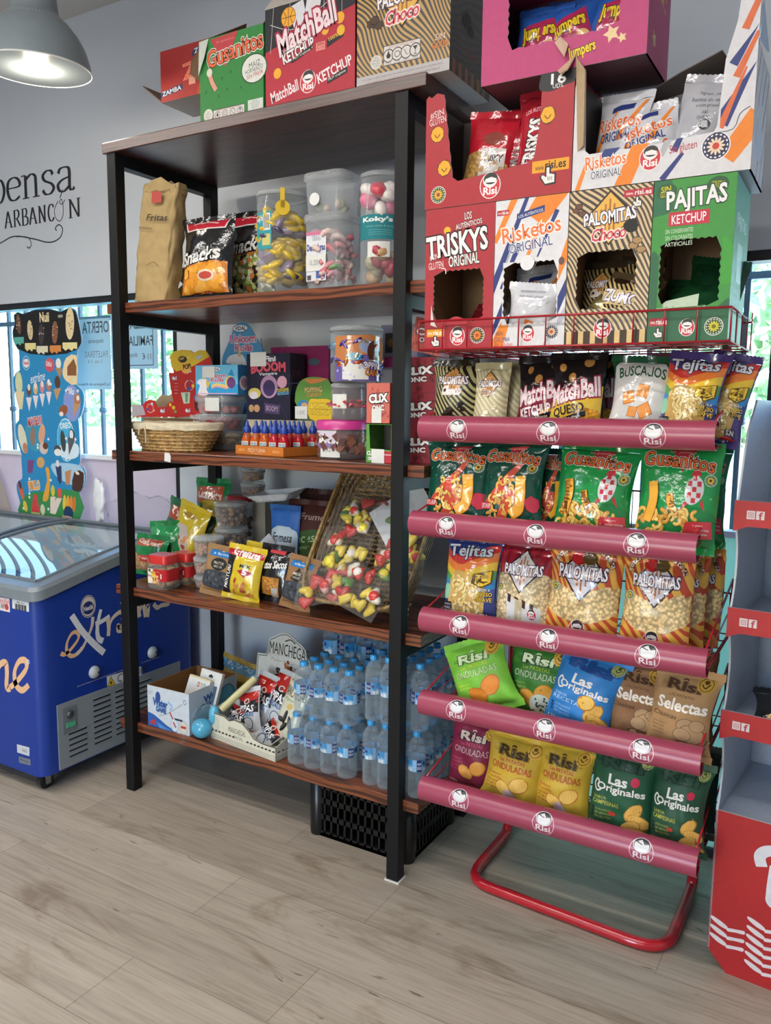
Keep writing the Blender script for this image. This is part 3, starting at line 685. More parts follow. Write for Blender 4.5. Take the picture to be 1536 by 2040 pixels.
for j in range(1, 4): y = by0+(by1-by0)*j/4; mb.tube([(bx0, y, bz), (bx1, y, bz)], .002, WIRE, 5)
for x in (1.394, 2.003): mb.tube([(x, by1, bz), (x, .45, bz)], .005, RED, 8)
mb.build('top_basket', rack)
# ================================================================ ice cream freezer
FX0, FX1, FY0, FY1 = -1.75, -.205, -.215, .60
frz = empty('ice_cream_freezer', 'blue chest freezer with a curved glass lid and grey vent panel', 'freezer', ((FX0+FX1)/2, (FY0+FY1)/2, 0))
OFF = Matrix.Translation((-(FX0+FX1)/2, -(FY0+FY1)/2, 0))
BLUE = ('123690', 'paint'); FG = ('7a838a', 'plastic'); FG2 = ('6a737a', 'plastic')
def ztop(y):   # crown of the lid along the depth
    t = max(0.0, (y-FY0)/(FY1-FY0)); return .802+.108*sin(pi*min(1, t*1.12)/2)**1.15-.03*max(0, t-.75)
def ring_pts(ins, n=5, r=.045):
    x0, x1, y0, y1 = FX0+ins, FX1-ins, FY0+ins, FY1-ins; P = []
    for cx, cy, a0 in ((x1-r, y0+r, -90), (x1-r, y1-r, 0), (x0+r, y1-r, 90), (x0+r, y0+r, 180)):
        for i in range(n+1): a = radians(a0+90*i/n); P.append((cx+r*cos(a), cy+r*sin(a)))
    out = []
    for i in range(len(P)):   # long sides get extra points so that the crown stays round
        a, b = P[i], P[(i+1) % len(P)]; k = 12 if math.dist(a, b) > .2 else 1
        out += [(a[0]+(b[0]-a[0])*t/k, a[1]+(b[1]-a[1])*t/k) for t in range(k)]
    return out
def fz_wall(mb, ins0, z0, ins1, z1, m, smoothf=True):
    A, B = ring_pts(ins0), ring_pts(ins1); n = len(A); f0 = z0 if callable(z0) else (lambda y: z0); f1 = z1 if callable(z1) else (lambda y: z1)
    mb.add([(x, y, f0(y)) for x, y in A]+[(x, y, f1(y)) for x, y in B], [(i, (i+1) % n, n+(i+1) % n, n+i) for i in range(n)], m, smoothf)
mb = MB(); fz_wall(mb, 0, .075, 0, lambda y: ztop(y)-.052, BLUE); P = ring_pts(0); mb.add([(x, y, .075) for x, y in P], [range(len(P))[::-1]], BLUE)
fz_wall(mb, .06, .5, .06, lambda y: ztop(y)-.02, ('e6e8ea', 'plastic')); mb.add([(x, y, .5) for x, y in ring_pts(.06)], [range(len(P))], ('dfe2e6', 'plastic'))
# right end and front graphics, traced on their own planes
def RP(pts, s=3.4, ox=0, oy=1000): return [(lambda p: (p.y, p.z))(aX(ox+x/s, oy+y/s, FX1)) for x, y in pts]
def FP(pts, s=3.4, ox=0, oy=1000): return [(lambda p: (p.x, p.z))(aY(ox+x/s, oy+y/s, FY0)) for x, y in pts]
a = Art(1, 1, 'paint'); WHT = ('dfe0e6', 'paint'); PCH = ('e8b98c', 'paint'); PC2 = ('e2cdb6', 'paint')
def strokes(lst):
    for pts, wd, col in lst: a.line(smooth(RP(pts), 6), wd, col, frac=False, nib=(radians(60), .55))
strokes([([(412, 1025), (440, 1032), (490, 985), (532, 920), (520, 882), (485, 893), (455, 950), (452, 1010), (480, 1043), (520, 1030), (555, 985)], .017, PCH),
         ([(628, 778), (622, 840), (598, 905), (560, 985), (515, 1035)], .02, PC2), ([(485, 768), (545, 860), (600, 925), (655, 980), (705, 1022)], .027, WHT),
         ([(683, 728), (668, 790), (658, 870), (668, 925), (698, 942)], .024, WHT), ([(645, 825), (690, 808), (742, 772)], .02, WHT),
         ([(730, 790), (736, 850), (733, 908)], .024, PC2), ([(736, 850), (760, 790), (800, 752), (822, 745)], .02, PC2),
         ([(822, 800), (845, 775), (850, 800), (812, 850), (800, 830), (800, 870), (835, 868)], .02, PC2), ([(815, 690), (830, 672)], .014, PC2),
         ([(930, 700), (945, 780)], .024, PC2), ([(945, 740), (968, 690), (985, 780)], .022, PC2), ([(985, 740), (1005, 700), (1000, 780)], .022, PC2),
         ([(1040, 690), (1065, 716), (1095, 700), (1140, 690), (1150, 665)], .02, PC2)])
c = RP([(597, 707)])[0]
a.e(c[0], c[1], .036, .045, ('d8c6c0', 'paint')); a.e(c[0], c[1], .033, .042, ('1c2f6a', 'paint')); a.e(c[0], c[1], .031, .039, ('d8ccc8', 'paint')); a.e(c[0], c[1]-.006, .027, .026, ('1c2f6a', 'paint')); a.t('Nestlé', c[0], c[1]-.006, .044, .018, ('e6e2e4', 'paint'), rot=3, b=.03)
for i in range(2): p = RP([(540+0*i, 1238-i*0)])[0]
p = RP([(690, 1190)])[0]; a.t('Used under licence by Froneri International Ltd, London - Trademark', p[0], p[1], .24, .007, ('b8bccc', 'paint'), rot=1); p = RP([(1020, 1068)])[0]; a.t('is in Best Owner', p[0], p[1], .1, .007, ('b8bccc', 'paint'))
def quad(p4, col, pl=RP): a.poly(pl(p4), col, False)
quad([(722, 1183), (960, 1112), (962, 1185), (726, 1268)], ('d6d8da', 'paper')); p = RP([(752, 1218)])[0]; a.poly([(p[0]-.022, p[1]-.018), (p[0]+.022, p[1]-.018), (p[0], p[1]+.024)], ('20201c', 'paint')); a.poly([(p[0]-.018, p[1]-.015), (p[0]+.018, p[1]-.015), (p[0], p[1]+.019)], ('d8b428', 'paint')); a.e(p[0], p[1]-.004, .004, .007, ('202020', 'paint'))
q = RP([(860, 1175)])[0]; a.t('CYCLOPE', q[0]+.03, q[1], .16, .035, ('26282c', 'paint'), b=0)
a.emit(mb, lambda u, v, o: (FX1+o, u, v), .0005, .00004)
a = Art(1, 1, 'paint')
for pts, wd in (([(-130, 1130), (-118, 1270)], .034), ([(-118, 1190), (-70, 1110), (-30, 1120), (-28, 1270)], .034), ([(-28, 1190), (0, 1105), (38, 1090), (48, 1150), (45, 1230), (52, 1262), (70, 1262)], .03),
                ([(70, 1255), (120, 1210), (178, 1130), (172, 1075), (130, 1080), (100, 1150), (108, 1235), (150, 1275), (195, 1240)], .028)):
    a.line(smooth(FP(pts), 6), wd, PCH, frac=False, nib=(radians(60), .6))
for pts, wd in (([(-.80, .40), (-.775, .44), (-.80, .47), (-.825, .43), (-.81, .385), (-.77, .40)], .028), ([(-.745, .50), (-.67, .36)], .03), ([(-.67, .49), (-.75, .35)], .022), ([(-.635, .52), (-.64, .38), (-.61, .37)], .026), ([(-.665, .46), (-.60, .465)], .02), ([(-.585, .46), (-.58, .37)], .026), ([(-.58, .43), (-.55, .465), (-.535, .455)], .022), ([(-.525, .41), (-.49, .43), (-.505, .465), (-.53, .43), (-.515, .38), (-.48, .395)], .024), ([(-.52, .49), (-.5, .51), (-.48, .49)], .014)):
    a.line(smooth(pts, 6), wd, WHT, frac=False, nib=(radians(60), .6))
p = FP([(190, 1082)])[0]; a.t('®', p[0], p[1], .02, .02, WHT)
def fquad(p4, col): a.poly(FP(p4), col, False)
fquad([(-30, 640), (66, 655), (68, 748), (-30, 725)], ('e2d6d6', 'paper')); p = FP([(24, 672)])[0]; a.t('ención', p[0], p[1], .07, .02, ('c05048', 'paint')); p = FP([(12, 704)])[0]; a.t('61889', p[0], p[1], .05, .018, ('3a3a40', 'paint')); p = FP([(46, 712)])[0]; a.e(p[0], p[1], .012, .012, ('b84040', 'paint'))
fquad([(82, 655), (197, 675), (197, 745), (84, 720)], ('d8dadc', 'paper'))
for i in range(12): p = FP([(104+i*6.6, 712+i*1.3)])[0]; a.poly([(p[0]-.0015-.001*(i % 3), p[1]-.008), (p[0]+.0015+.0012*(i % 2), p[1]-.008), (p[0]+.0015+.0012*(i % 2), p[1]+.014), (p[0]-.0015-.001*(i % 3), p[1]+.014)], ('303236', 'paint'))
p = FP([(140, 684)])[0]; a.t('FMR 20 67', p[0], p[1], .045, .007, ('50545a', 'paint'))
fquad([(115, 1640), (200, 1663), (200, 1722), (117, 1696)], ('c8ccd0', 'paper')); p = FP([(168, 1682)])[0]; a.t('Fabricado 2015', p[0], p[1], .03, .016, ('707880', 'paint')); fquad([(128, 1722), (207, 1743), (207, 1785), (130, 1765)], ('767c84', 'paper')); p = FP([(168, 1754)])[0]; a.t('Made in Spain', p[0], p[1], .05, .012, ('30343a', 'paint'))
a.emit(mb, lambda u, v, o: (u, FY0-o, v), .0005, .00004)
mb.move(OFF); mb.build('cabinet', frz)
mb = MB(); q = .012
fz_wall(mb, 0, lambda y: ztop(y)-.052, -q, lambda y: ztop(y)-.046, FG); fz_wall(mb, -q, lambda y: ztop(y)-.046, -q, lambda y: ztop(y)-.01, FG); fz_wall(mb, -q, lambda y: ztop(y)-.01, -.004, lambda y: ztop(y)+.004, FG); fz_wall(mb, -.004, lambda y: ztop(y)+.004, .05, lambda y: ztop(y)+.008, FG2); fz_wall(mb, .05, lambda y: ztop(y)+.008, .06, lambda y: ztop(y)-.02, FG2)
mb.move(OFF); mb.build('lid_frame', frz)
GL = m_pane(); nd = GL.node_tree.nodes
for k in nd:
    if k.type == 'VALTORGB': k.color_ramp.elements[0].color = (.3,)*3+(1,); k.color_ramp.elements[1].color = (.36,)*3+(1,)
for i, (x0, x1, dz) in enumerate(((FX0+.05, -.93, .001), (-.98, FX1-.05, .006))):
    mb = MB(); yy0, yy1 = FY0+.05, FY1-.05
    mb.grid(lambda i_, j: (x0+i_*(x1-x0), yy0+j*(yy1-yy0), ztop(yy0+j*(yy1-yy0))+dz-.004), 2, 24, GL); mb.move(OFF); g = mb.build('glass_lid', frz)
    mb = MB()
    for x in (x0, x1): mb.tube([(x, yy0+j*(yy1-yy0)/20, ztop(yy0+j*(yy1-yy0)/20)+dz) for j in range(21)], .009, FG2, 6)
    for y in (yy0, yy1): mb.tube([(x0, y, ztop(y)+dz), (x1, y, ztop(y)+dz)], .009, FG2, 6)
    mb.move(OFF); mb.build('edging', g)
# frozen packs low inside
mb = MB(); rr = random.Random(4)
for i in range(70):
    x, y = rr.uniform(FX0+.1, FX1-.14), rr.uniform(FY0+.1, FY1-.1); z = .58+rr.uniform(0, .08); w = rr.uniform(.03, .07)
    mb.ball((x, y, z), w, (rr.choice(['5c7ab0', '8a6a90', 'a8b4c8', '4a5a86', '94646e', 'c8c0b8']), 'film'), 8, 5, (1.2, .8, .3))
mb.move(OFF); o = mb.build('frozen_packs', frz); o['kind'] = 'stuff'
mb = MB()   # vent panel on the right end
VP = RP([(383, 1405), (840, 1235), (846, 1690), (395, 1890)]); vy0, vy1 = VP[0][0], .5; vz0, vz1 = .082, .34
for i, (y0, y1, z0, z1) in enumerate(((vy0, vy1, vz0, vz1),)): mb.box(FX1, FX1+.006, y0, y1, z0, z1, ('868e94', 'plastic'))
for cx in range(4):
    y0 = vy0+.055+cx*.11 if cx else vy0+.045; top = vz1-.035 if cx else vz0+.125
    z = top
    while z > vz0+.03: mb.box(FX1+.0055, FX1+.0068, y0, y0+.085, z, z+.0075, ('20262c', 'plastic')); mb.box(FX1+.006, FX1+.009, y0, y0+.085, z+.0075, z+.011, ('868e94', 'plastic')); z -= .0225
mb.box(FX1+.006, FX1+.0075, vy0+.02, vy0+.085, vz1-.125, vz1-.02, ('727a80', 'plastic'))
mb.move(OFF); vp = mb.build('vent_panel', frz)
mb = MB(); mb.lathe([(.016, 0), (.016, .004), (.01, .01)], ('3a4046', 'plastic'), 16); mb.move(OFF @ Matrix.Translation((FX1+.0075, vy0+.052, vz1-.05)) @ Matrix.Rotation(pi/2, 4, 'Y')); mb.build('thermostat_dial', vp)
mb = MB(); mb.box(FX1+.0075, FX1+.011, vy0+.035, vy0+.075, vz1-.1, vz1-.082, ('4fae86', 'plastic')); mb.move(OFF); mb.build('rocker_switch', vp)
for px in ((637, 1152), (1030, 1018)):
    y, z = RP([px])[0]; mb = MB(); mb.ball((FX1, y, z), .026, ('b0b6ba', 'plastic'), 16, 10, (.75, 1, 1)); mb.ball((FX1+.0185, y+.008, z), .0055, ('202428', 'plastic'), 8, 6, (.4, 1, 1)); mb.move(OFF); mb.build('drain_plug', frz)
for x in (FX0+.08, FX1-.07):
    for y in (FY0+.06, FY1-.08):
        mb = MB(); K = ('1c1d1f', 'plastic')
        mb.tube([(x-.012, y, .031), (x+.012, y, .031)], .031, K, 18); mb.box(x-.016, x+.016, y-.01, y+.012, .05, .078, ('9aa0a4', 'metal')); mb.box(x-.02, x-.014, y-.012, y+.012, .02, .078, ('9aa0a4', 'metal')); mb.box(x+.014, x+.02, y-.012, y+.012, .02, .078, ('9aa0a4', 'metal'))
        mb.move(OFF); mb.build('caster', frz)
# ---------------------------------------------------------------- price board standing at the freezer's back edge
BY = FY1+.022
def B(pts, s=4.25, ox=0, oy=580): return [(lambda p: (p.x, p.z))(aY(ox+x/s, oy+y/s, BY)) for x, y in pts]
outl = B(smooth([(118, 200), (150, 178), (195, 190), (300, 155), (420, 150), (510, 172), (560, 150), (600, 140), (640, 165), (660, 230), (680, 330), (690, 390), (690, 440), (655, 500)], 3)+[(652, 520), (648, 790)]+smooth([(655, 800), (700, 850), (712, 930), (690, 1040), (660, 1080)], 3)+[(665, 1110), (672, 1200), (680, 1440), (670, 1470)]+smooth([(665, 1480), (705, 1490), (728, 1560), (715, 1640), (672, 1710)], 3)+[(672, 2000), (190, 1990), (190, 1880), (170, 1790)]+smooth([(165, 1770), (142, 1680), (148, 1620), (185, 1590)], 3)+[(190, 1560), (180, 1410), (185, 1390)]+smooth([(165, 1330), (140, 1240), (130, 1140), (160, 1090)], 3)+[(160, 1000)]+smooth([(150, 960), (125, 860), (113, 750), (135, 690), (165, 670)], 3)+[(160, 500)]+smooth([(150, 490), (115, 430), (105, 340), (125, 270), (115, 230)], 3))
sx = sum(p[0] for p in outl)/len(outl)
pb = empty('price_board', 'tall cut-out ice cream price board in black and blue behind the freezer', 'price board', (sx, BY, 0)); MO = Matrix.Translation((-sx, -BY, 0))
mb = MB(); mb.sheet(outl, lambda u, v, w: (u, BY+w, v), .006, ('2a8cc4', 'card'), ('d8d8d8', 'card'), ('e8e8ee', 'card'))
a = Art(1, 1, 'card')
def bp(pts, col, sm=0): a.poly(B(smooth(pts, sm, True) if sm else pts), col, False)
def be(x, y, rx, ry, col, rot=0):
    p = B([(x, y)])[0]; k = 1/4.25*.00256; a.e(p[0], p[1], rx*k, ry*k, col, rot=rot, n=16)
def bt(t, x, y, w, h, col, rot=0, **k): p = B([(x, y)])[0]; q = 1/4.25*.00256; a.t(t, p[0], p[1], w*q, h*q, col, rot=rot, **k)
bp([(120, 205), (150, 182), (195, 195), (300, 160), (420, 155), (510, 177), (560, 155), (600, 145), (638, 170), (658, 235), (677, 330), (686, 390), (686, 440), (652, 495), (560, 530), (400, 545), (250, 530), (152, 490), (118, 430), (110, 340), (128, 270)], '141315')
for x, y, rx, ry, c, rot in ((158, 280, 32, 85, '6a4a3a', .1), (255, 330, 36, 82, 'd8c49c', .05), (350, 365, 36, 88, '3c3438', -.08), (465, 350, 38, 92, '8a5a40', -.1), (592, 275, 52, 128, 'e2d0a4', -.08)):
    be(x, y, rx, ry, c, rot)
    for i in range(10): be(x+random.uniform(-.6, .6)*rx, y+random.uniform(-.7, .7)*ry, 6, 6, random.choice(['e8dcc0', '4a3228', 'b49a78']), 0)
for x, y, w, c in ((160, 420, 42, '5ab0a4'), (258, 470, 46, 'e4d894'), (358, 495, 48, 'dcd8bc'), (470, 490, 48, 'd88a48'), (592, 465, 62, 'e8dca0')): bp([(x-w, y-30), (x+w, y-32), (x+w, y+25), (x+w*.5, y+20), (x+w*.3, y+42), (x-w*.2, y+22), (x-w*.6, y+40), (x-w, y+15)], c)
bt('Nuii', 375, 220, 115, 75, 'f0e0b4', b=.03); bt('NUEVO', 512, 212, 55, 22, 'f4f0e0')
be(222, 608, 48, 60, 'e8eef4'); be(222, 608, 44, 56, '2a8cc4'); be(222, 610, 40, 38, 'f0e8ec'); bt('Nestlé', 222, 608, 66, 26, 'c03444', b=.03)
be(420, 625, 62, 58, 'd0596a'); bt('KitKat', 415, 615, 70, 40, 'f4ecee', rot=-5, b=.02); be(495, 612, 34, 42, 'f0ece8'); bp([(468, 650), (525, 650), (512, 745)], 'b48a60')
bp([(535, 650), (560, 565), (650, 545), (650, 790), (560, 760), (530, 700)], 'ecd8ac', 2); bp([(570, 640), (625, 570), (648, 640), (648, 715), (570, 715)], '8a5a34'); 
bt('extrême', 320, 730, 190, 74, 'f2f4f8', rot=9, shear=.25, b=.0)
be(160, 780, 48, 100, 'd8dcb0'); bp([(125, 850), (205, 850), (190, 1000), (165, 1000)], 'e8d8b0')
for i, c in enumerate(('6a4a3a', 'd8b88a', 'd88a90', 'b87a6a')): x = 245+i*56; be(x, 840-i*14, 30, 50, c); be(x, 815-i*14, 18, 28, 'f0e4d8'); bp([(x-24, 900-i*16), (x+24, 900-i*16), (x+4, 1020-i*18)], 'e8e0e8')
be(487, 770, 36, 50, '5a3a2c'); bp([(455, 830), (520, 820), (480, 925)], 'c89a6a')
be(610, 950, 105, 150, '8a9cd8'); bt('Milka', 598, 845, 90, 52, 'f0f2fa', rot=-8, shear=.2, b=.02); be(655, 920, 38, 52, 'b8764c'); be(660, 905, 18, 22, 'f4ece0'); bp([(625, 950), (680, 955), (622, 1070)], 'c49868'); be(535, 1010, 60, 42, '9a5a3c', .4); be(520, 1040, 26, 20, 'f2e6d8')
be(295, 1210, 130, 150, '3f98ba'); bt('MAXIBON', 296, 1100, 180, 66, 'd23a48', rot=8, out='f4e8ea', b=.03, o=.06)
be(192, 1250, 52, 130, 'e4e0cc', .25); be(215, 1330, 34, 48, 'c08a6a', .2); be(278, 1230, 34, 80, '9a7a6a', -.1); be(355, 1210, 42, 84, 'e2a884', -.25); be(370, 1330, 56, 52, 'd8c8c0'); be(385, 1310, 34, 30, '6a4030'); be(345, 1450, 52, 46, 'd8a868', .4); bp([(232, 1430), (290, 1430), (275, 1540), (235, 1540)], '7a4a86')
be(560, 1260, 112, 180, 'd8ecf6'); be(558, 1262, 105, 172, '4ab4e0'); bp([(470, 1340), (560, 1290), (660, 1300), (660, 1400), (560, 1420)], 'dceefa', 3); bt('OREO', 553, 1138, 128, 46, 'f2f6fa', rot=5, b=.03); be(608, 1220, 36, 52, '2c2c30'); be(605, 1215, 24, 38, 'eceaea'); bp([(575, 1240), (640, 1250), (585, 1390)], '5a5a60'); be(535, 1270, 32, 90, '40484a', .1); be(488, 1340, 44, 36, '4a4a4c'); be(490, 1365, 46, 30, 'f0f0f0')
bp([(440, 1460), (660, 1470), (720, 1560), (690, 1660), (560, 1620), (470, 1560)], 'a8d0e8', 3); bp([(470, 1480), (520, 1480), (524, 1600), (508, 1640), (490, 1600)], '303e62'); be(488, 1460, 22, 30, 'e0e0e8'); bp([(550, 1530), (605, 1510), (590, 1640), (560, 1640)], 'c88a60'); bp([(630, 1530), (710, 1540), (690, 1690), (612, 1680)], '4a2c22', 2); be(655, 1540, 26, 14, 'f0e0c8', -.3); bt('Huesito', 637, 1500, 46, 22, 'e0d0c0')
bp([(192, 1740), (400, 1690), (668, 1700), (668, 1960), (195, 1960)], '3a8c4e', 2); bt('PIRULO', 290, 1645, 150, 70, 'f2a038', rot=8, out='f4ecd8', b=.04, o=.06)
bp([(385, 1500), (415, 1500), (425, 1600), (410, 1760), (370, 1780), (365, 1740), (400, 1600)], 'e8a83c', 2); be(180, 1690, 26, 85, 'd8683c', .35); be(215, 1820, 26, 50, 'e8c050', .3); be(170, 1640, 18, 40, '5a3040', .4); bp([(285, 1720), (312, 1722), (338, 1880), (265, 1870)], 'd84848'); bp([(265, 1868), (338, 1878), (336, 1915), (268, 1905)], '9cc07a')
for x, y in ((290, 1780), (305, 1830), (285, 1850), (310, 1860)): be(x, y, 4, 9, '402020')
be(362, 1850, 30, 48, 'd8d4b8'); be(448, 1690, 26, 48, 'd8c84a'); bp([(428, 1740), (472, 1740), (462, 1890), (425, 1880)], 'e8d8c8'); be(505, 1710, 28, 44, 'e05848'); bp([(480, 1750), (525, 1755), (470, 1890), (440, 1880)], 'e8d8d0')
for i, c in enumerate(('e8c848', 'f0a840', 'e89038', 'd87838')): be(545+i*28, 1790+i*5, 20, 66, c, -.15)
be(580, 1880, 60, 60, '1c3c60'); bt('Fruit MACEDONIA', 570, 1920, 120, 34, 'f0f0e0', rot=-4, out='d04838')
for i in range(16): be(random.choice((430, 250, 320, 200, 410, 560, 660, 640)), random.uniform(660, 1900), 13, 12, 'eaf0f4')
a.emit(mb, lambda u, v, o: (u, BY-o, v), .0004, .00004); mb.move(MO); mb.build('printed_panel', pb)
mb = MB(); x0, x1 = outl[0][0]+.1, outl[0][0]+.35; mb.box(x0-sx, x1-sx, .006, .05, .895, .9, ('d8d8d8', 'card')); mb.poly([(.05, .007, 1.4), (.05, .045, .9), (.05, .007, .9)], ('d8d8d8', 'card')); mb.build('stand_foot', pb)
# things on the ledge behind the freezer
mb = MB(); rr = random.Random(3)
def crumple(c, r, sq, seed):
    def fn(i, j):
        a_, b_ = 2*pi*i, -pi/2+pi*j; d = Vector((cos(b_)*cos(a_)*sq[0], cos(b_)*sin(a_)*sq[1], sin(b_)*sq[2])); k = 1+.28*noise.noise(d*3.2+Vector((seed, 0, 0)))+.16*noise.noise(d*9+Vector((0, seed, 0)))
        return Vector(c)+d*r*k
    return fn
mb.grid(crumple((0, 0, .0), .2, (1.25, .07, .5), 2), 40, 20, ('e4e4e8', 'wrap'), wrap=True); o = mb.build('plastic_bag', matrix=Matrix.Translation((-.55, .64, .955))); tag(o, 'clear crumpled plastic sheet bunched behind the freezer lid', 'plastic bag')
mb = MB(); mb.grid(crumple((0, 0, 0), .075, (.5, .2, 1.5), 7), 30, 18, ('eceef2', 'film'), wrap=True); o = mb.build('plastic_bag', matrix=Matrix.Translation((-.86, .64, 1.0))); tag(o, 'white crumpled plastic bag beside the blue price board', 'plastic bag')
mb = MB(); mb.sheet(smooth([(-.3, .0), (-.3, .36), (-.1, .34), (.05, .3), (.16, .12), (.2, 0)], 4)+[(-.3, 0)], lambda u, v, w: (u, w, v), .012, ('d9cfcb', 'thin')); o = mb.build('marbled_panel', matrix=Matrix.Translation((-1.75, .64, .85))); tag(o, 'pale marbled sheet leaning behind the freezer at the far end', 'panel')
# posters taped to the glass, facing the street, so their backs read mirrored
def poster(x0, x1, z0, z1, rows, label, frame=None):
    y = WALL_Y+.03; mb = MB(); w, h = x1-x0, z1-z0
    mb.box(-w/2, w/2, 0, .0006, 0, h, ('b9d2dc', 'thin'))
    a = Art(w, h, 'paper')
    if frame:
        fx0, fy0, fx1, fy1 = frame
        for p, q in (((fx0, fy0), (fx1, fy0)), ((fx1, fy0), (fx1, fy1)), ((fx1, fy1), (fx0, fy1)), ((fx0, fy1), (fx0, fy0))): a.line([p, q], .012, '46525c')
    for t, cx, cy, tw, th, col in rows: a.t(t, cx, cy, tw, th, col, b=.01)
    a.emit(mb, lambda u, v, o: (w/2-u, -o, v), .0003, .00004)
    tag(mb.build('poster', matrix=Matrix.Translation(((x0+x1)/2, y, z0))), label, 'poster')
poster(-1.07, -.80, 1.545, 1.885, [('OFERTA', .38, .88, .7, .16, '4e5a66'), ('despensa', .38, .68, .4, .08, '6e7a88'), ('PALETERAS', .38, .5, .6, .09, '8496a4'), ('2 uds. 5 €', .42, .4, .4, .05, '8c9ca8'), ('La Despensa de Arbancón', .5, .07, .9, .05, '46525e')], 'pale offer poster taped to the window just beside the price board')
poster(-.795, -.485, 1.64, 1.93, [('A PARTIR DE 20,00 RECIBE', .5, .93, .9, .06, '66727e'), ('PIZZA', .36, .72, .44, .15, '46525c'), ('FAMILIAR', .4, .45, .6, .15, '46525c'), ('11 €', .24, .2, .18, .1, '66727e'), ('despensa', .6, .22, .34, .1, '74828e')], 'pale pizza poster with a ruled frame taped to the window next to the shelving', (.1, .06, .94, .86))
# ================================================================ red cardboard floor display on the right
DROT = -.087
dsp = empty('cardboard_display', 'red and blue-grey cardboard floor display with empty stepped shelves', 'cardboard display', (2.098, .104, 0), DROT)
CR = ('ae2426', 'card'); CG = ('b2bac9', 'card'); DW, DD = .62, .40
st = [1.257, .986, .717]; BT = .443
mb = MB()
base = [(0, .055), (.05, .0), (DW-.05, 0), (DW, .055), (DW, BT), (0, BT)]
mb.sheet(base, lambda u, v, w: (u, w, v), .006, CR, CG, ('d8d4d2', 'card'))
a = Art(1, 1, 'card'); WH = 'e0d4d4'
def leaf(x, y, s, d):
    P = []
    for i in range(9): t = i/8; P.append((x+d*s*t, y+s*.42*t*(1 if d > 0 else 1)*(.9 if d > 0 else 1)*(0 if False else 1)*(1 if d > 0 else 1)+.0))
    pts = [(x, y), (x+d*s*.5, y+s*.1+.0), (x+d*s, y+s*(.42 if d < 0 else .16)), (x+d*s, y+s*(.62 if d < 0 else .4)), (x+d*s*.5, y+s*(.48 if d < 0 else .32)), (x, y+s*.22)]
    a.poly(smooth(pts, 3, True), WH, False)
for cx, n, y0 in ((.046, 3, .075), (.135, 6, .035), (.225, 8, .03), (.315, 7, .03), (.405, 6, .03), (.5, 5, .03)):
    for i in range(n): leaf(cx, y0+.024*i, .04, -1); leaf(cx+.002, y0+.024*i-.004, .04, 1)
# the big white initial of the maker
a.line(smooth([(.118, .325), (.112, .352), (.13, .372), (.17, .378), (.24, .372), (.3, .35), (.33, .305), (.32, .262), (.28, .238), (.2, .232), (.152, .236), (.146, .26), (.15, .335)], 6), .028, 'd6d4da', frac=False)
a.emit(mb, lambda u, v, o: (u, -o, v), .0004, .00004); mb.build('base_panel', dsp)
prof = []
for i, z in enumerate(st+[BT]):
    h = .066; prof += ([(.0, z), (.0, z-h)] if i < 3 else [(.0, z)])
    if i < 3: nz = (st+[BT])[i+1]; prof += [(.028*sin(pi*t/8)+.002, z-h-(z-h-nz)*t/8) for t in range(1, 8)]
top = [(.14, 1.505), (.06, 1.425), (.035, 1.36), (.015, 1.3)]
side = [(DD, 1.505)]+top+prof+[(0, .055), (0.03, .03), (DD, .03)]
for nm, x in (('side_panel', 0), ('side_panel', DW-.005)):
    mb = MB(); mb.sheet(side, lambda u, v, w: (x+w, u, v), .005, CG, CG, ('c8ccd4', 'card')); mb.build(nm, dsp)
mb = MB(); mb.box(.005, DW-.005, DD-.006, DD, .03, 1.5, CG); mb.build('back_panel', dsp)
for i, z in enumerate(st+[BT]):
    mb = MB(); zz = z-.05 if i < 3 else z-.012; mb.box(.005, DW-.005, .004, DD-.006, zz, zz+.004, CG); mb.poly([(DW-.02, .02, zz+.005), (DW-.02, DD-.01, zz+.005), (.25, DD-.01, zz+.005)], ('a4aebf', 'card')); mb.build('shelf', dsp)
    if i < 3:
        mb = MB(); h = .066; mb.sheet([(-.003, z-h-.012), (.03, z-h+.002), (DW-.03, z-h+.002), (DW+.003, z-h-.012), (DW+.003, z), (-.003, z)], lambda u, v, w: (u, -.008+w, v), .006, CR, CG, CG)
        a = Art(1, 1, 'card')
        for j in range(2):
            cx = .036+.0215*j; cz = z-.034; a.poly([(cx-.0095, cz-.0105), (cx+.0095, cz-.0105), (cx+.0095, cz+.0105), (cx-.0095, cz+.0105)], 'dccccc', False)
            if j == 0:
                a.poly([(cx-.0062, cz-.0062), (cx+.0062, cz-.0062), (cx+.0062, cz+.0062), (cx-.0062, cz+.0062)], 'a84448', False); a.poly([(cx-.005, cz-.005), (cx+.005, cz-.005), (cx+.005, cz+.005), (cx-.005, cz+.005)], 'dccccc', False); a.e(cx, cz, .0032, .0032, 'a84448'); a.e(cx, cz, .002, .002, 'dccccc')
            else: a.t('f', cx+.001, cz-.001, .008, .017, 'a84448', b=.03)
        a.emit(mb, lambda u, v, o: (u, -.008-o, v), .0003, .00004); mb.build('shelf_front', dsp)
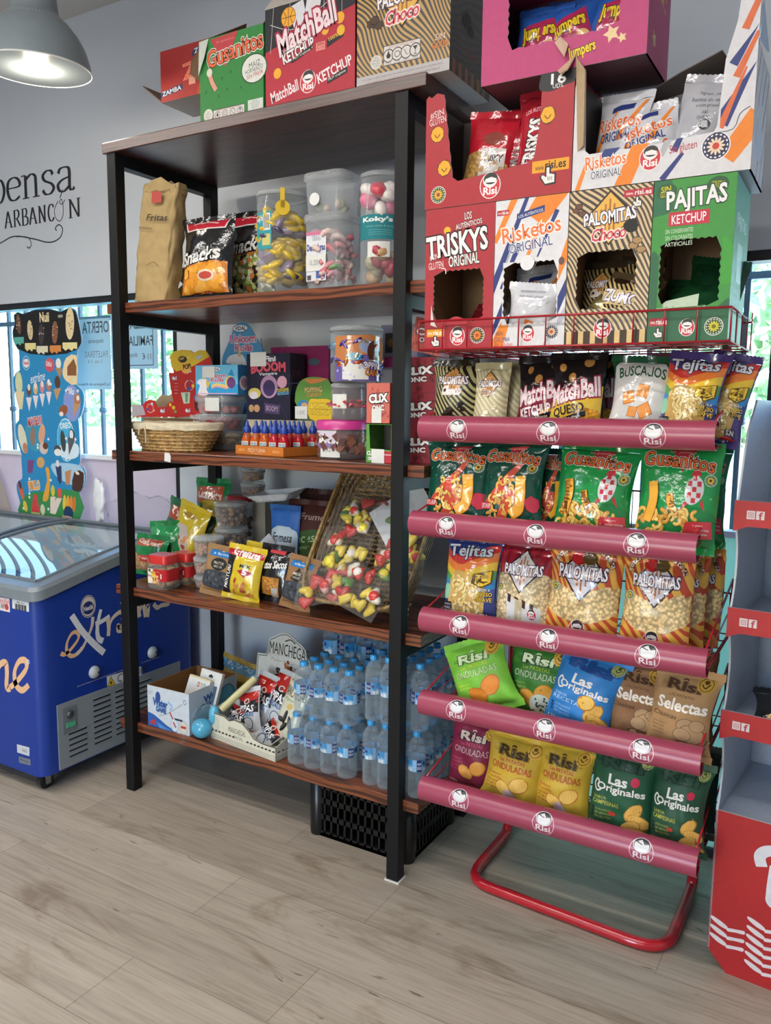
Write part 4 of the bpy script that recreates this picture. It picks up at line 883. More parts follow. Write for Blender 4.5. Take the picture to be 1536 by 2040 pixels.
# ================================================================ cartons on the rack and on the top board
def carton(name, label, M, w, d, h, cols, arts, fin='card', open_top=False, cat='cardboard box', group=None, inner='9a7a58'):
    """closed carton: body with printed faces; cols = front, right, left, top"""
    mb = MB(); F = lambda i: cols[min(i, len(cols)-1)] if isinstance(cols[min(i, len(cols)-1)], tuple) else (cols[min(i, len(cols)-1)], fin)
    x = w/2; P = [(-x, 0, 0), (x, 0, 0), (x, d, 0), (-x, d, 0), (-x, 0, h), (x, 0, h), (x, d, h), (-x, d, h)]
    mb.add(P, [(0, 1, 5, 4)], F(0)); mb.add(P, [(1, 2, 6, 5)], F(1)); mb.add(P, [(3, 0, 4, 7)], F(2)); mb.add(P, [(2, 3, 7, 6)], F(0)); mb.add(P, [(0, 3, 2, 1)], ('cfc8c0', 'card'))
    if open_top:
        t = .003; q = [(-x+t, t, 0.003), (x-t, t, .003), (x-t, d-t, .003), (-x+t, d-t, .003), (-x+t, t, h), (x-t, t, h), (x-t, d-t, h), (-x+t, d-t, h)]
        mb.add(q, [(4, 5, 1, 0), (5, 6, 2, 1), (7, 4, 0, 3), (6, 7, 3, 2), (0, 1, 2, 3)], (inner, 'card')); mb.add(P[4:]+q[4:], [(0, 1, 5, 4), (1, 2, 6, 5), (2, 3, 7, 6), (3, 0, 4, 7)], (inner, 'card'))
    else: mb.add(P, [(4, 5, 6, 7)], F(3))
    for side, fn in arts.items():
        a = Art({'front': w, 'right': d, 'left': d, 'top': w, 'bottom': w}[side], {'top': d, 'bottom': d}.get(side, h), fin); fn(a); a.emit(mb, face_fn(side, w, d, h))
    o = mb.build(name, None, matrix=M); return tag(o, label, cat, group)
def flap(parent, pts, col, th=.003, name='flap', label=None):
    """a bent-out cardboard flap through 4 points in the thing's own space"""
    P = [Vector(p) for p in pts]; n = (P[1]-P[0]).cross(P[2]-P[0]).normalized()*th; mb = MB()
    N = len(P); mb.add(P+[p+n for p in P], [range(N), range(N, 2*N)[::-1]]+[(i, (i+1) % N, N+(i+1) % N, N+i) for i in range(N)], (col, 'card')); return mb.build(name, parent, label)
def jag(x0, y0, x1, y1, r=.012, n=14, amp=.0018):
    P = []
    def edge(a, b):
        for i in range(n): t = i/n; k = amp*(1 if i % 2 else -1); dx, dy = b[0]-a[0], b[1]-a[1]; l = math.hypot(dx, dy); P.append((a[0]+dx*t-dy/l*k, a[1]+dy*t+dx/l*k))
    edge((x0+r, y0), (x1-r, y0)); edge((x1, y0+r), (x1, y1-r)); edge((x1-r, y1), (x0+r, y1)); edge((x0, y1-r), (x0, y0+r)); return P
def display_carton(name, label, M, w, d, h, col, arts, outline=None, hole=None, cat='display box', side=None, inner='8a6a4a', top=True, right_art=None, side_h=None, back_h=None, front_m=None):
    """open display carton made of separate panels"""
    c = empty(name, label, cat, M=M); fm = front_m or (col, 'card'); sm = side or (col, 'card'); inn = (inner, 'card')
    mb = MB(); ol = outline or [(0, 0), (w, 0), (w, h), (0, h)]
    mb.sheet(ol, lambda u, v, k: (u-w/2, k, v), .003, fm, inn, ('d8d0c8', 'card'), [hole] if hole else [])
    a = Art(w, h, 'card')
    if hole:
        hx0, hx1 = min(p[0] for p in hole)-.001, max(p[0] for p in hole)+.001; hy0, hy1 = min(p[1] for p in hole)-.001, max(p[1] for p in hole)+.001
        a.rects = None; a.frame = [(0, 0, w, hy0), (0, hy1, w, h), (0, hy0, hx0, hy1), (hx1, hy0, w, hy1)]
    arts(a); a.emit(mb, lambda u, v, o: (u-w/2, -o, v)); mb.build('front_panel', c)
    sh = side_h or h; bh = back_h or h
    for nm, x in (('side_panel', -w/2), ('side_panel', w/2-.003)):
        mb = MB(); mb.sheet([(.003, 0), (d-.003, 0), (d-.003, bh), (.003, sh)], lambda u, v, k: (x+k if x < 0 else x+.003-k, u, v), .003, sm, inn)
        if right_art and x > 0: ra = Art(d, h, 'card'); right_art(ra); ra.emit(mb, lambda u, v, o: (w/2+o, u, v))
        mb.build(nm, c)
    mb = MB(); mb.box(-w/2, w/2, d-.003, d, 0, bh, inn); mb.build('back_panel', c)
    mb = MB(); mb.box(-w/2, w/2, .003, d-.003, 0, .003, inn)
    mb.build('bottom_panel', c)
    if top: mb = MB(); mb.box(-w/2, w/2, .003, d-.003, h-.003, h, sm); mb.build('top_panel', c)
    return c
def site(a, x, y, w, h, bgc, txt, col='f4ece8'):
    a.r(x, y, x+w, y+h, bgc); a.t('www.', x+w*.2, y+h*.42, w*.26, h*.34, col, b=0); a.t('risi.es', x+w*.66, y+h*.52, w*.56, h*.62, col, b=.02)
OR, NV, RD = 'e8832a', '2c3a78', 'b52a3a'
def dart(a, pts, c): a.poly(pts, c)
def in_frame(a, fn):
    for r_ in (getattr(a, 'frame', None) or [None]):
        a.rects = [r_] if r_ else None; st = random.getstate(); fn(a); random.setstate(st) if r_ is not (getattr(a, 'frame', None) or [None])[-1] else None
    a.rects = None
def bars(a, L):
    def f(a):
        for x0, y0, x1, y1, w0, w1, c in L:
            dx, dy = (x1-x0)*a.W, (y1-y0)*a.H; l = math.hypot(dx, dy); nx, ny = -dy/l/2, dx/l/2
            p = [(x0*a.W-nx*w0*a.W, y0*a.H-ny*w0*a.W), (x1*a.W-nx*w1*a.W, y1*a.H-ny*w1*a.W), (x1*a.W+nx*w1*a.W, y1*a.H+ny*w1*a.W), (x0*a.W+nx*w0*a.W, y0*a.H+ny*w0*a.W)]; a.poly(p, c, False)
    in_frame(a, f)
BY0 = -.055; BZ = 1.636
# ---- lower row in the basket
def d_trisky(a):
    a.t('LOS', .62, .93, .1, .05, 'f0e8e4', rot=3, out='2a1a1a'); a.t('AUTÉNTICOS', .63, .875, .38, .045, 'f0e8e4', rot=8, out='2a1a1a', b=.01)
    a.e(.32, .84, .05, .05, 'f0b428'); a.t('TRISKYS', .46, .745, .88, .15, 'f2ece8', rot=5, out='2a1818', b=.03, o=.05); a.t('ORIGINAL', .57, .625, .44, .075, 'f0eae4', rot=4, out='241818', b=.02, o=.06)
    a.t('#SIN', .13, .66, .13, .045, 'eee0dc', rot=8, b=0); a.t('GLUTEN', .16, .60, .22, .05, 'eee0dc', rot=5, b=0); a.line([(.24, .575), (.3, .57), (.31, .535)], .012, 'eee0dc', sm=4)
    site(a, .04, .085, .26, .055, 'e8a024', ''); a.cursor(.17, .05, .12); a.risi(.5, .085, .22); a.sun(.79, .085, .21, ring='2c3426', pet='e88a2c', mid='b84a20')
def d_risk(a):
    bars(a, [(-.1, .3, .45, 1.02, .1, .05, NV), (.02, -.05, .3, .33, .2, .05, OR), (.1, .4, .35, .7, .03, .08, NV), (.55, .85, 1.05, 1.2, .3, .4, OR), (.35, .45, .62, .82, .03, .07, OR), (.6, .6, .85, .9, .02, .06, NV), (.0, .72, .35, 1.1, .06, .1, OR), (.8, .35, 1.05, .7, .05, .12, OR), (.84, .2, 1.05, .45, .1, .08, NV), (-.05, .05, .25, .4, .05, .1, NV), (.72, .0, 1.1, .3, .02, .1, 'b4b8c4'), (.15, .55, .3, .75, .02, .05, 'a8acb8')])
    a.poly([(.3, .855), (.68, .895), (.68, .94), (.3, .9)], NV); a.t('LOS AUTÉNTICOS', .49, .897, .34, .026, 'f2f2f4', rot=10, b=0); site(a, .02, .9, .17, .035, RD, '')
    a.t('Risketos', .5, .785, .8, .105, 'e8743c', rot=8, out='f6ece6', b=.012, o=.05); a.t('ORIGINAL', .5, .685, .6, .065, NV, rot=7, out='eceaee', b=0, o=.04)
    a.line([(.48, .5), (.56, .58), (.6, .57), (.52, .49), (.48, .5)], .01, '50545e'); a.e(.93, .56, .04, .05, '6a4a40')
    a.t('#EN', .1, .09, .1, .03, '3a3e4a', b=0); a.t('COLOMBIA', .14, .05, .22, .03, NV, b=0); a.t('Sin Gluten', .16, .015, .26, .03, 'c83a3a', b=0); a.risi(.5, .085, .2); a.sun(.83, .09, .19, ring='2c3050', pet='e8c8a0', mid='b84a30')
def palo_mark(a, x, y, k, sub, subc, diamond='e0b050', rotd=0):
    """diamond emblem with the popcorn mark"""
    w = a.W/a.H*k
    a.poly([(x, y+.62*w), (x+.52*k, y+.08*w), (x, y-.5*w), (x-.52*k, y+.08*w)], '2c1c16'); a.poly([(x, y+.57*w), (x+.47*k, y+.08*w), (x, y-.45*w), (x-.47*k, y+.08*w)], diamond)
    for i in range(-3, 4): hh = (.36-.1*abs(i))*w; a.poly([(x+i*.09*k-.02*k, y+.08*w-hh), (x+i*.09*k+.02*k, y+.08*w-hh), (x+i*.09*k+.02*k, y+.08*w+hh), (x+i*.09*k-.02*k, y+.08*w+hh)], 'b06a2c')
    a.t('PALOMITAS', x, y+.1*w, 1.08*k, .25*w, 'f2ecf0', rot=rotd, out='3a2a4a', b=.03, o=.06, arch=-.02*w)
    if sub: a.t(sub, x, y-.25*w, .72*k, .25*w, subc, rot=rotd, out='f4e4dc', b=.02, o=.07, shear=.2)
def nut(a, x, y, k, c, e):
    for dx, dy in ((-.2, .1), (.25, -.05), (0, .25)): a.e(x+dx*k, y+dy*k, .3*k, .22*k, e, wob=.1); a.e(x+dx*k, y+dy*k, .26*k, .18*k, c, wob=.1)
def d_pal(a):
    palo_mark(a, .5, .79, .58, 'Choco', 'd04a58', rotd=4); site(a, .66, .925, .34, .045, RD, ''); a.cursor(.82, .89, .1); nut(a, .12, .86, .16, '6a4634', '2c1c14'); nut(a, .84, .6, .2, 'a88458', '3c2a1c'); a.e(.76, .745, .085, .085, '100c0a', wob=.12)
    a.r(0, 0, 1, .085, '3a281a')
    for i in range(7): a.r(.02+i*.15, .0, .085+i*.15, .085, 'd8b880')
    a.risi(.47, .1, .22)
def d_paj(a):
    f = lambda q: (q.poly(smooth([(-.02, -.02), (-.02, .55), (.2, .5), (.4, .6), (.62, .48), (.5, .3), (.8, .2), (1.02, .25), (1.02, -.02)], 3), '2c6444'), q.poly(smooth([(.62, .45), (.85, .62), (1.02, .55), (1.02, .35), (.75, .36)], 3), '3f9a38'), q.poly(smooth([(-.02, .78), (.25, .82), (.2, 1.02), (-.02, 1.02)], 3), '2c6a48'))
    in_frame(a, f)
    a.e(.16, .93, .13, .1, '2c5a34'); a.t('SIN', .15, .945, .12, .035, 'd8c828', rot=4); a.t('GLUTEN', .16, .915, .16, .035, 'd8c828', rot=4, b=0); a.e(.78, .94, .13, .1, '2c5a34'); a.t('SABOR KETCHUP', .78, .94, .16, .04, 'd8c828', rot=-5, b=0)
    a.t('PAJITAS', .53, .865, .72, .14, 'ece8e8', rot=3, b=.03, out='2a4a38'); a.r(.2, .715, .7, .8, 'c02c44'); a.t('KETCHUP', .45, .757, .42, .055, 'f6eef0', rot=2, b=.01)
    for i, t in enumerate(('SIN CONSERVANTES', 'SIN COLORANTES', 'ARTIFICIALES')): a.t(t, .34, .685-.04*i, .34, .026, 'cfe0c8', rot=1, b=0)
    site(a, .02, .1, .24, .05, RD, ''); a.cursor(.14, .055, .11); a.risi(.5, .085, .2); a.sun(.83, .085, .23, ring='2e5440', pet='d8c828', mid='6a6a14')
def d_paj_side(a):
    a.rects = [(0, 0, a.W, a.H)]; a.poly([(-.1, .3), (.4, .5), (1.1, .35), (1.1, 1.1), (-.1, 1.1)], '6fb0a0'); a.rects = None
    a.t('PAJITAS', .5, .74, .62, .1, 'cfe8e4', rot=0, b=.02); a.r(.3, .38, .62, .62, 'b8dcdc')
    for i in range(3): a.t('SIN CONSERVANTES', .5, .34-.05*i, .5, .025, 'bcdcd8', b=0)
LOWER = [(1.297, 1.497, 'display_box'), (1.499, 1.692, ''), (1.694, 1.893, ''), (1.895, 2.074, '')]
def lowbox(i, label, col, art, hole, **k):
    x0, x1, _ = LOWER[i]; w = x1-x0; h = .366
    return display_carton('display_box', label, TR(((x0+x1)/2, BY0, BZ)), w, .235, h, col, art, hole=jag(hole[0]*w, hole[1]*h, hole[2]*w, hole[3]*h), **k), w, h
c, w, h = lowbox(0, 'red snack box with torn dark window, leftmost in the wire basket', 'a92c36', d_trisky, (.13, .19, .86, .555))
flap(c, [(.1*w-w/2, -.002, .17*h), (.2*w-w/2, -.002, .15*h), (.15*w-w/2, -.003, .2*h), (.11*w-w/2, -.003, .32*h)], 'dcd4cc', .001, 'torn_edge'); mb = MB(); mb.sheet(smooth([(.3*w, .165*h), (.36*w, .2*h), (.48*w, .225*h), (.62*w, .2*h), (.66*w, .165*h)], 3), lambda u, v, k: (u-w/2, -.004+k, v), .003, ('b03440', 'card')); mb.build('push_tab', c)
c, w, h = lowbox(1, 'white snack box with orange and navy slashes standing in the wire basket', 'dad8dc', d_risk, (.14, .155, .88, .57), right_art=None)
mb = MB(); mb.lathe([(.019, 0), (.019, .002)], ('e0dee2', 'card'), 20); mb.move(Matrix.Translation((.47*w-w/2, -.001, .565*h)) @ Matrix.Rotation(pi/2, 4, 'X')); mb.build('push_tab', c)
c, w, h = lowbox(2, 'brown and cream wavy striped popcorn box standing in the wire basket', '6a4a30', d_pal, (.12, .23, .84, .6), front_m=('3a2a1c|d0b48a|30', 'waves'), side=('8a6a48', 'card'))
c, w, h = lowbox(3, 'green snack box with a red flavour panel, rightmost in the wire basket', '3f8f3e', d_paj, (.12, .215, .86, .63), side=('4f8f6c', 'card'), right_art=d_paj_side)
flap(c, [(.1*w-w/2, -.001, .205*h), (.62*w-w/2, -.001, .215*h), (.6*w-w/2, .03, .3*h), (.2*w-w/2, .02, .26*h)], 'c8d8c0', .001, 'torn_edge')
# ---- upper row: two cartons torn open as trays
def d_trisky_tray(a):
    a.t('#SIN', .08, .84, .1, .06, 'e8dcd8', rot=10, b=0); a.t('GLUTEN', .085, .78, .12, .06, 'e8dcd8', rot=8, b=0)
    for x, y in ((.085, .66), (.14, .35), (.84, .66)): a.e(x, y, .05, .053, '5a3010', wob=.05); a.e(x, y, .045, .047, 'e8a828', wob=.06); a.line([(x-.02, y), (x, y-.03), (x+.02, y)], .006, '6a3a10', sm=3)
    a.poly(smooth([(.79, 1.0), (.78, .88), (.86, .85), (.94, .88), (1, .9), (1, 1), (.9, 1.0)], 3), '26262a'); a.t('16', .9, .945, .09, .085, 'f0ece8', b=.02); a.t('UDS.', .9, .885, .07, .035, 'f0ece8', b=0)
    a.r(.75, .19, .985, .29, 'e8a024'); a.t('www.', .8, .225, .06, .035, '3a2a1a', b=0); a.t('risi.es', .9, .245, .13, .065, '2a201a', b=.02); a.cursor(.855, .155, .09); a.risi(.47, .14, .145); a.sun(.1, .12, .11, ring='2c5a34', pet='e8b040', mid='a04a20', edge='e4e0d0')
w, d, h = .402, .23, .285; cx = 1.493; tz = 2.004
ol = [(0, 0), (w, 0), (w, h), (.8*w, h), (.79*w, .6*h), (.76*w, .33*h), (.72*w, .29*h), (.24*w, .22*h), (.2*w, .26*h)]+[(.2*w-(.07*w)*i/12+(.0012 if i % 2 else -.0012), .26*h+.74*h*i/12) for i in range(1, 13)]+[(.08*w, h+.006), (.04*w, h-.003), (.02*w, h+.003), (0, h-.004)]
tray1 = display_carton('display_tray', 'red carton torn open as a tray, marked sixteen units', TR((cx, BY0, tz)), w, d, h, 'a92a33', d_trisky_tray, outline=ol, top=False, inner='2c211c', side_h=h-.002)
def d_ris_tray(a):
    a.rects = [(0, 0, a.W*.87, .29*.3), (.83*a.W, 0, a.W, a.H*1.2)]
    for L in ((.3, -.02, .42, .35, .09, .09, OR), (.02, -.05, .1, .25, .03, .02, OR), (.18, .2, .3, .4, .05, .1, NV), (.53, -.0, .64, .18, .035, .02, NV), (.52, .18, .6, .42, .03, .05, 'b0b0b8'), (.87, .1, 1.03, .38, .1, .12, OR), (.83, .35, 1.0, .75, .09, .0, NV), (.83, .32, .95, .72, .04, .01, 'd8683a'), (.9, .66, 1.0, .95, .04, .02, 'd8683a'), (.88, .75, 1.0, 1.0, .05, .0, NV), (.93, .98, 1.0, 1.2, .04, .03, 'd8683a'), (.59, .2, .66, .4, .04, .02, NV)):
        x0, y0, x1, y1, w0, w1, c = L; dx, dy = (x1-x0)*a.W, (y1-y0)*a.H; l = math.hypot(dx, dy); nx, ny = -dy/l/2, dx/l/2
        a.poly([(x0*a.W-nx*w0*a.W, y0*a.H-ny*w0*a.W), (x1*a.W-nx*w1*a.W, y1*a.H-ny*w1*a.W), (x1*a.W+nx*w1*a.W, y1*a.H+ny*w1*a.W), (x0*a.W+nx*w0*a.W, y0*a.H+ny*w0*a.W)], c, False)
    a.rects = None
    a.t('Risketos', .2, .205, .24, .1, 'e8743c', rot=3, out='f6ece6', b=.012, o=.05); a.t('ORIGINAL', .205, .105, .18, .062, '2c3048', rot=2, out='eceaee', b=0, o=.04); a.risi(.46, .175, .125); a.t('Sin gluten', .64, .215, .15, .08, 'b5303c', rot=5, b=.0); a.sun(.815, .195, .155, ring='2c3050', pet='e8d0b8', mid='c84030', edge='e8e4ea')
    a.line([(.8, .29), (.9, .3), (.93, .4), (.98, .44)], .004, '4a4038', sm=3)
w2 = .402; cx2 = 1.898; h2 = .3; tz2 = 2.004
ol2 = [(0, 0), (w2, 0), (w2, 1.17*h2), (.9*w2, 1.2*h2), (.89*w2, 1.05*h2), (.84*w2, .8*h2), (.815*w2, .34*h2), (.8*w2, .3*h2), (.45*w2, .27*h2), (.1*w2, .27*h2), (.075*w2, .3*h2), (.06*w2, .9*h2), (.03*w2, .97*h2), (.0, .8*h2)]
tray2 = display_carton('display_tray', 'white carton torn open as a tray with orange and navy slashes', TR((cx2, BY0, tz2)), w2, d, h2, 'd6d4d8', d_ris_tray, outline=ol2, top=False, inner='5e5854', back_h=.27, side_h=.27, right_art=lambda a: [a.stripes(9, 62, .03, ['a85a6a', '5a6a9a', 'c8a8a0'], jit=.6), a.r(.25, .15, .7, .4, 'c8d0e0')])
flap(tray2, [(w2/2, .0, .27), (w2/2+.003, .14, .29), (w2/2-.01, .13, .34), (w2/2, .02, .36)], 'b8c4d8')
flap(tray2, [(-w2/2+.01, .004, .09), (-w2/2+.03, -.01, .1), (-w2/2+.028, -.012, .27), (-w2/2, .002, .31)], 'b09878', name='torn_edge')
flap(tray2, [(-w2/2+.02, d-.02, .23), (w2/2-.06, d-.02, .27), (w2/2-.09, .1, .3), (-w2/2+.22, .11, .272)], '6a625e')
# ---- pink carton on top of the two trays
def d_pink(a):
    a.poly([(0, .78), (.15, .8), (.15, 1), (0, 1)], '2a6cc0'); a.line([(0, .77), (.06, .79), (.15, .78)], .012, 'e8e0e4', sm=3); a.t('Jumpers', .63, .13, .16, .12, 'e8c828', rot=10, out='4a2a20', b=.03, o=.05); a.spiky(.8, .22, .05, 5, 'e8c898', .5); a.spiky(.86, .17, .03, 5, 'e8c898', .5)
    a.t('W', .97, .55, .05, .2, 'e0c020', rot=70, out='4a3a20')
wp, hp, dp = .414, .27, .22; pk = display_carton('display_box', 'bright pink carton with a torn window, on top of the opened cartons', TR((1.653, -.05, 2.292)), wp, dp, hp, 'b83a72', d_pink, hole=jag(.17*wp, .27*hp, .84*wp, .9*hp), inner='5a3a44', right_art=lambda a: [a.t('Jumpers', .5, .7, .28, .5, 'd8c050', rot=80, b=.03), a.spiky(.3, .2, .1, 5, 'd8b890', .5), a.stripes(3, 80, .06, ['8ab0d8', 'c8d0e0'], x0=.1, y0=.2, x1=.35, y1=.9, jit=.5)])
flap(pk, [(-.005, -.001, .0), (.04, -.001, .03), (.03, -.03, -.012), (.012, -.028, -.018)], 'c8a890', name='torn_edge'); flap(pk, [(.02, -.0, .055), (.0, -.001, .075), (-.01, -.012, .06), (.018, -.02, .02)], 'd8b8a0', name='torn_edge')
# ---- cartons on the top board
TB = LEV[0]+.0005
def d_gus(a):
    a.poly([(.18, .98), (.62, 1), (.42, .62)], 'b83a40'); a.t('los gusanitos', .42, .93, .28, .03, 'd88a80', b=0); a.t('Gusanitos', .56, .79, .86, .2, 'e0673c', rot=6, out='f0e4d8', b=.02, o=.06, arch=.01); a.t('Gusanitos', .56, .79, .86, .2, 'e8683a', rot=6, out='3a1e18', b=.01, o=.035, arch=.01)
    a.line([(.16, .58), (.2, .48), (.26, .38)], .075, '3a2418', sm=4); a.line([(.16, .58), (.2, .48), (.26, .38)], .062, 'd89a80', sm=4); a.e(.16, .6, .045, .05, 'e0d8c8')
    a.e(.86, .52, .2, .17, '26502e'); a.e(.86, .52, .185, .155, 'dcdcd4'); a.t('MAIZ', .87, .57, .17, .06, '3a4a3c', rot=8, b=0); a.t('HORNEADO', .86, .51, .27, .05, '3a4a3c', rot=8, b=0); a.t('SIN FREIR', .87, .45, .25, .05, 'b03a48', rot=8, b=0)
    for x, y in ((.1, .38), (.44, .36), (.5, .55), (.3, .3), (.66, .34), (.5, .72), (.36, .5)): a.spiky(x, y, .03, 4, '1c5a2a', .3)
    warn(a, .21, .02, .5, .13); a.e(.13, .1, .075, .075, 'd8d4cc'); a.lines(['NO', 'APILAR', 'MAS DE 7', 'CAJAS'], .13, .14, .1, .017, '6a4a44', b=-.005); a.r(.76, .03, .99, .17, 'cfd4cc'); a.lines(['Risi S.A.', 'Apartado de correos', 'Pinto, Madrid', 'www.risi.es'], .87, .15, .2, .015, '4a5a4c', b=0)
    a.r(0, 0, 1, .012, 'c8c8c0')
def warn(a, x, y, w, h):
    a.r(x, y, x+w, y+h, '3a3030'); a.r(x+.006, y+.008, x+w-.006, y+h-.008, 'd8d2cc'); a.t('RECICLA NUESTRO PLANETA', x+w/2, y+h*.88, w*.7, h*.1, 'b05a58', b=0)
    for i in range(4):
        cx = x+w*(.14+.24*i); cy = y+h*.48; k = h*a.H/a.W*.42; a.e(cx, cy, k*.8, k*.8, '3c3636'); a.e(cx, cy, k*.68, k*.68, 'd8d2cc')
        if i == 0: a.e(cx, cy-.002, k*.3, k*.3, '2a2626'); a.poly([(cx-k*.22, cy+.003), (cx+k*.22, cy+.003), (cx, cy+h*.28)], '2a2626')
        elif i == 1: a.e(cx, cy, k*.4, k*.4, '5a5454'); a.e(cx, cy, k*.3, k*.3, 'd8d2cc')
        elif i == 2: a.line([(cx-k*.3, cy+h*.14), (cx+k*.1, cy-h*.14), (cx+k*.35, cy-h*.1)], .006, '4a4444')
        else: a.poly([(cx-k*.35, cy+h*.2), (cx+k*.35, cy+h*.2), (cx, cy-h*.02)], '3c3636'); a.line([(cx, cy), (cx, cy-h*.2)], .006, '3c3636'); a.line([(cx-k*.25, cy-h*.2), (cx+k*.25, cy-h*.2)], .006, '3c3636')
        a.t(('FRAGIL', 'LUZ', 'PESO', 'VASO')[i], cx, y+h*.1, w*.16, h*.08, '6a5454', b=0)
def d_match(a):
    a.poly([(0, .58), (1, .82), (1, 1), (0, 1)], '1d1d22')
    for i in range(5): a.line([(.1+.19*i, 1), (.06+.2*i, .56+.05*i)], .005, 'b8b4b4')
    a.line([(.06, .84), (.3, .74), (.5, .8), (.82, .98)], .006, 'c8c4c4', sm=4); a.line([(.36, .98), (.42, .75), (.5, .72), (.56, .98)], .16, 'dad8dc', sm=3)
    for x, y, k in ((.27, .87, .085), (.92, .99, .055), (.84, .73, .05), (.68, .65, .042), (.14, .35, .048)): a.e(x, y, k, k*1.05, '7a4a14'); a.e(x, y, k*.94, k*.98, 'eea82c'); 
    x, y, k = .27, .87, .08; a.line([(x-k, y), (x+k, y)], .006, '5a3410'); a.line([(x, y-k*1.2), (x, y+k*1.2)], .006, '5a3410'); a.line([(x-k*.7, y+k*.8), (x-k*.3, y), (x-k*.6, y-k*.8)], .006, '5a3410', sm=3); a.line([(x+k*.7, y+k*.8), (x+k*.3, y), (x+k*.6, y-k*.8)], .006, '5a3410', sm=3)
    a.t('MatchBall', .47, .72, .66, .22, 'f0d8dc', rot=17, out='a82040', b=.035, o=.07, shear=.1); a.t('SABOR', .26, .565, .12, .035, 'f0e4e4', rot=15, b=0); a.t('KETCHUP', .38, .52, .36, .1, 'f2eaea', rot=15, out='40161c', b=.03, o=.05); a.r(.3, .41, .3, .41, '1d1d22')
    a.poly([(.3, .41), (.53, .5), (.54, .55), (.31, .45)], '1d1d22'); a.t('MUY crujiente', .42, .475, .2, .035, 'f0e4d8', rot=15, b=0)
    a.r(.58, .47, .68, .55, 'e08a80'); a.t('SIN', .63, .53, .07, .028, 'b02a3a', b=.02); a.t('GLUTEN', .63, .495, .085, .022, 'b02a3a', b=0); a.poly([(.7, .48), (.88, .55), (.88, .62), (.7, .55)], '1d1d22'); a.t('100%', .77, .565, .1, .035, 'f0c040', rot=14); a.e(.85, .61, .042, .045, 'e8b428')
    a.t('MatchBall', .22, .155, .32, .11, 'f0e0e2', rot=13, b=.02); a.risi(.49, .2, .18); a.t('SABOR', .68, .27, .1, .028, 'f0e4e4', rot=16, b=0); a.t('KETCHUP', .78, .26, .38, .1, 'f2eaea', rot=16, b=.02); a.poly([(.7, .13), (.92, .2), (.92, .26), (.71, .185)], '1d1d22'); a.t('MUY crujiente', .81, .195, .19, .035, 'f0e4d8', rot=15, b=0)
    a.poly([(0, 0), (.45, .0), (.45, .03), (0, .01)], 'd8ccc4')
def d_palotop(a):
    palo_mark(a, .5, .78, .5, 'Choco', 'd04a58', rotd=5); nut(a, .2, .6, .18, '4a3020', '1c120c'); nut(a, .84, .78, .18, '4a3020', '1c120c'); a.r(0, 0, 1, .115, 'b8b4b4'); a.t('ESTA CAJA HA SIDO FABRICADA CON PAPEL RECICLADO, CON ESTO CONTRIBUIMOS', .5, .075, .86, .02, '7a3a4a', b=0); a.t('A LA CONSERVACION DE LA NATURALEZA, AYUDANDO A PROTEGER EL MEDIO AMBIENTE', .5, .035, .8, .02, '7a3a4a', b=0)
    warn(a, .3, .17, .4, .2); a.e(.22, .23, .065, .065, 'd0ccc4'); a.lines(['NO', 'APILAR', 'MAS DE 7', 'CAJAS'], .22, .275, .09, .018, '6a4a44', b=0); a.t('SIN', .9, .335, .1, .06, 'd8c8b0', out='7a3a14'); a.t('GLUTEN', .9, .26, .16, .06, 'e0863c', out='5a2410')
gb = carton('cardboard_box', 'green snack carton with raised brown flaps on the top board', TR((.545, .03, TB)), .262, .19, .258, ['2c8038', '2c7a38', 'c8ccc4', '8a6a50'], {'front': d_gus})
flap(gb, [(-.13, .188, .258), (.13, .188, .258), (.11, .22, .34), (-.02, .215, .36)], '5a4438'); flap(gb, [(-.129, .0, .258), (-.129, .19, .258), (-.06, .15, .355), (-.12, .02, .27)], '6a5240'); flap(gb, [(-.131, -.001, .255), (-.09, -.001, .258), (-.1, -.012, .2), (-.13, -.008, .15)], 'c2c8c0', .001, 'torn_edge'); flap(gb, [(.131, .0, .258), (.131, .17, .258), (.16, .16, .34), (.15, .05, .33)], '5a4438')
mbx = carton('cardboard_box', 'black over red carton with a basketball print on the top board', TR((.848, .03, TB)), .327, .21, .292, ['b4283a', '7a1c28', 'c8c0b8', 'c8c0b8'], {'front': d_match})
flap(mbx, [(-.163, -.001, .292), (.163, -.001, .292), (.16, .03, .31), (-.16, .03, .33)], 'bcb4ac')
carton('cardboard_box', 'gold and black wavy striped popcorn carton overhanging the end of the top board', TR((1.172, .02, TB)), .296, .27, .27, [('241a12|b88f48|24', 'waves'), ('1c130d|3a2c1c|24', 'waves'), ('1c130d|3a2c1c|24', 'waves'), '8a6a50'], {'front': d_palotop, 'right': lambda a: ([a.r(.06+.15*i, 0, .13+.15*i, .14, '8a6440') for i in range(6)], nut(a, .4, .55, .3, '1a120c', '3a2c1c'), a.t('SIN GLUTEN', .5, .3, .3, .04, '9a4a24', b=0))})
def d_zam(a):
    a.rects = [(0, 0, a.W, a.H)]; a.poly([(.45, .0), (.62, .9), (1.1, 1.05), (1.1, 0)], 'b8482a'); a.poly([(.62, .1), (.72, .8), (1.1, .9), (1.1, .1)], 'c86a34'); a.rects = None
    a.poly([(.4, .74), (.72, .9), (.74, 1.0), (.42, .88)], '24365e'); a.t('ZAMBA', .57, .87, .28, .09, 'd8dce4', rot=8, b=.02); a.poly([(.0, .1), (.28, .16), (.28, .28), (.0, .2)], '24365e'); a.t('ZAMBA', .14, .185, .24, .085, 'd8dce4', rot=6, b=.02); a.t('Z-3', .46, .52, .34, .3, 'd86a50', rot=6, out='e89a80', b=0, o=.025)
    for i in range(2): a.r(.36+.16*i, .22, .44+.16*i, .36, 'd89a88')
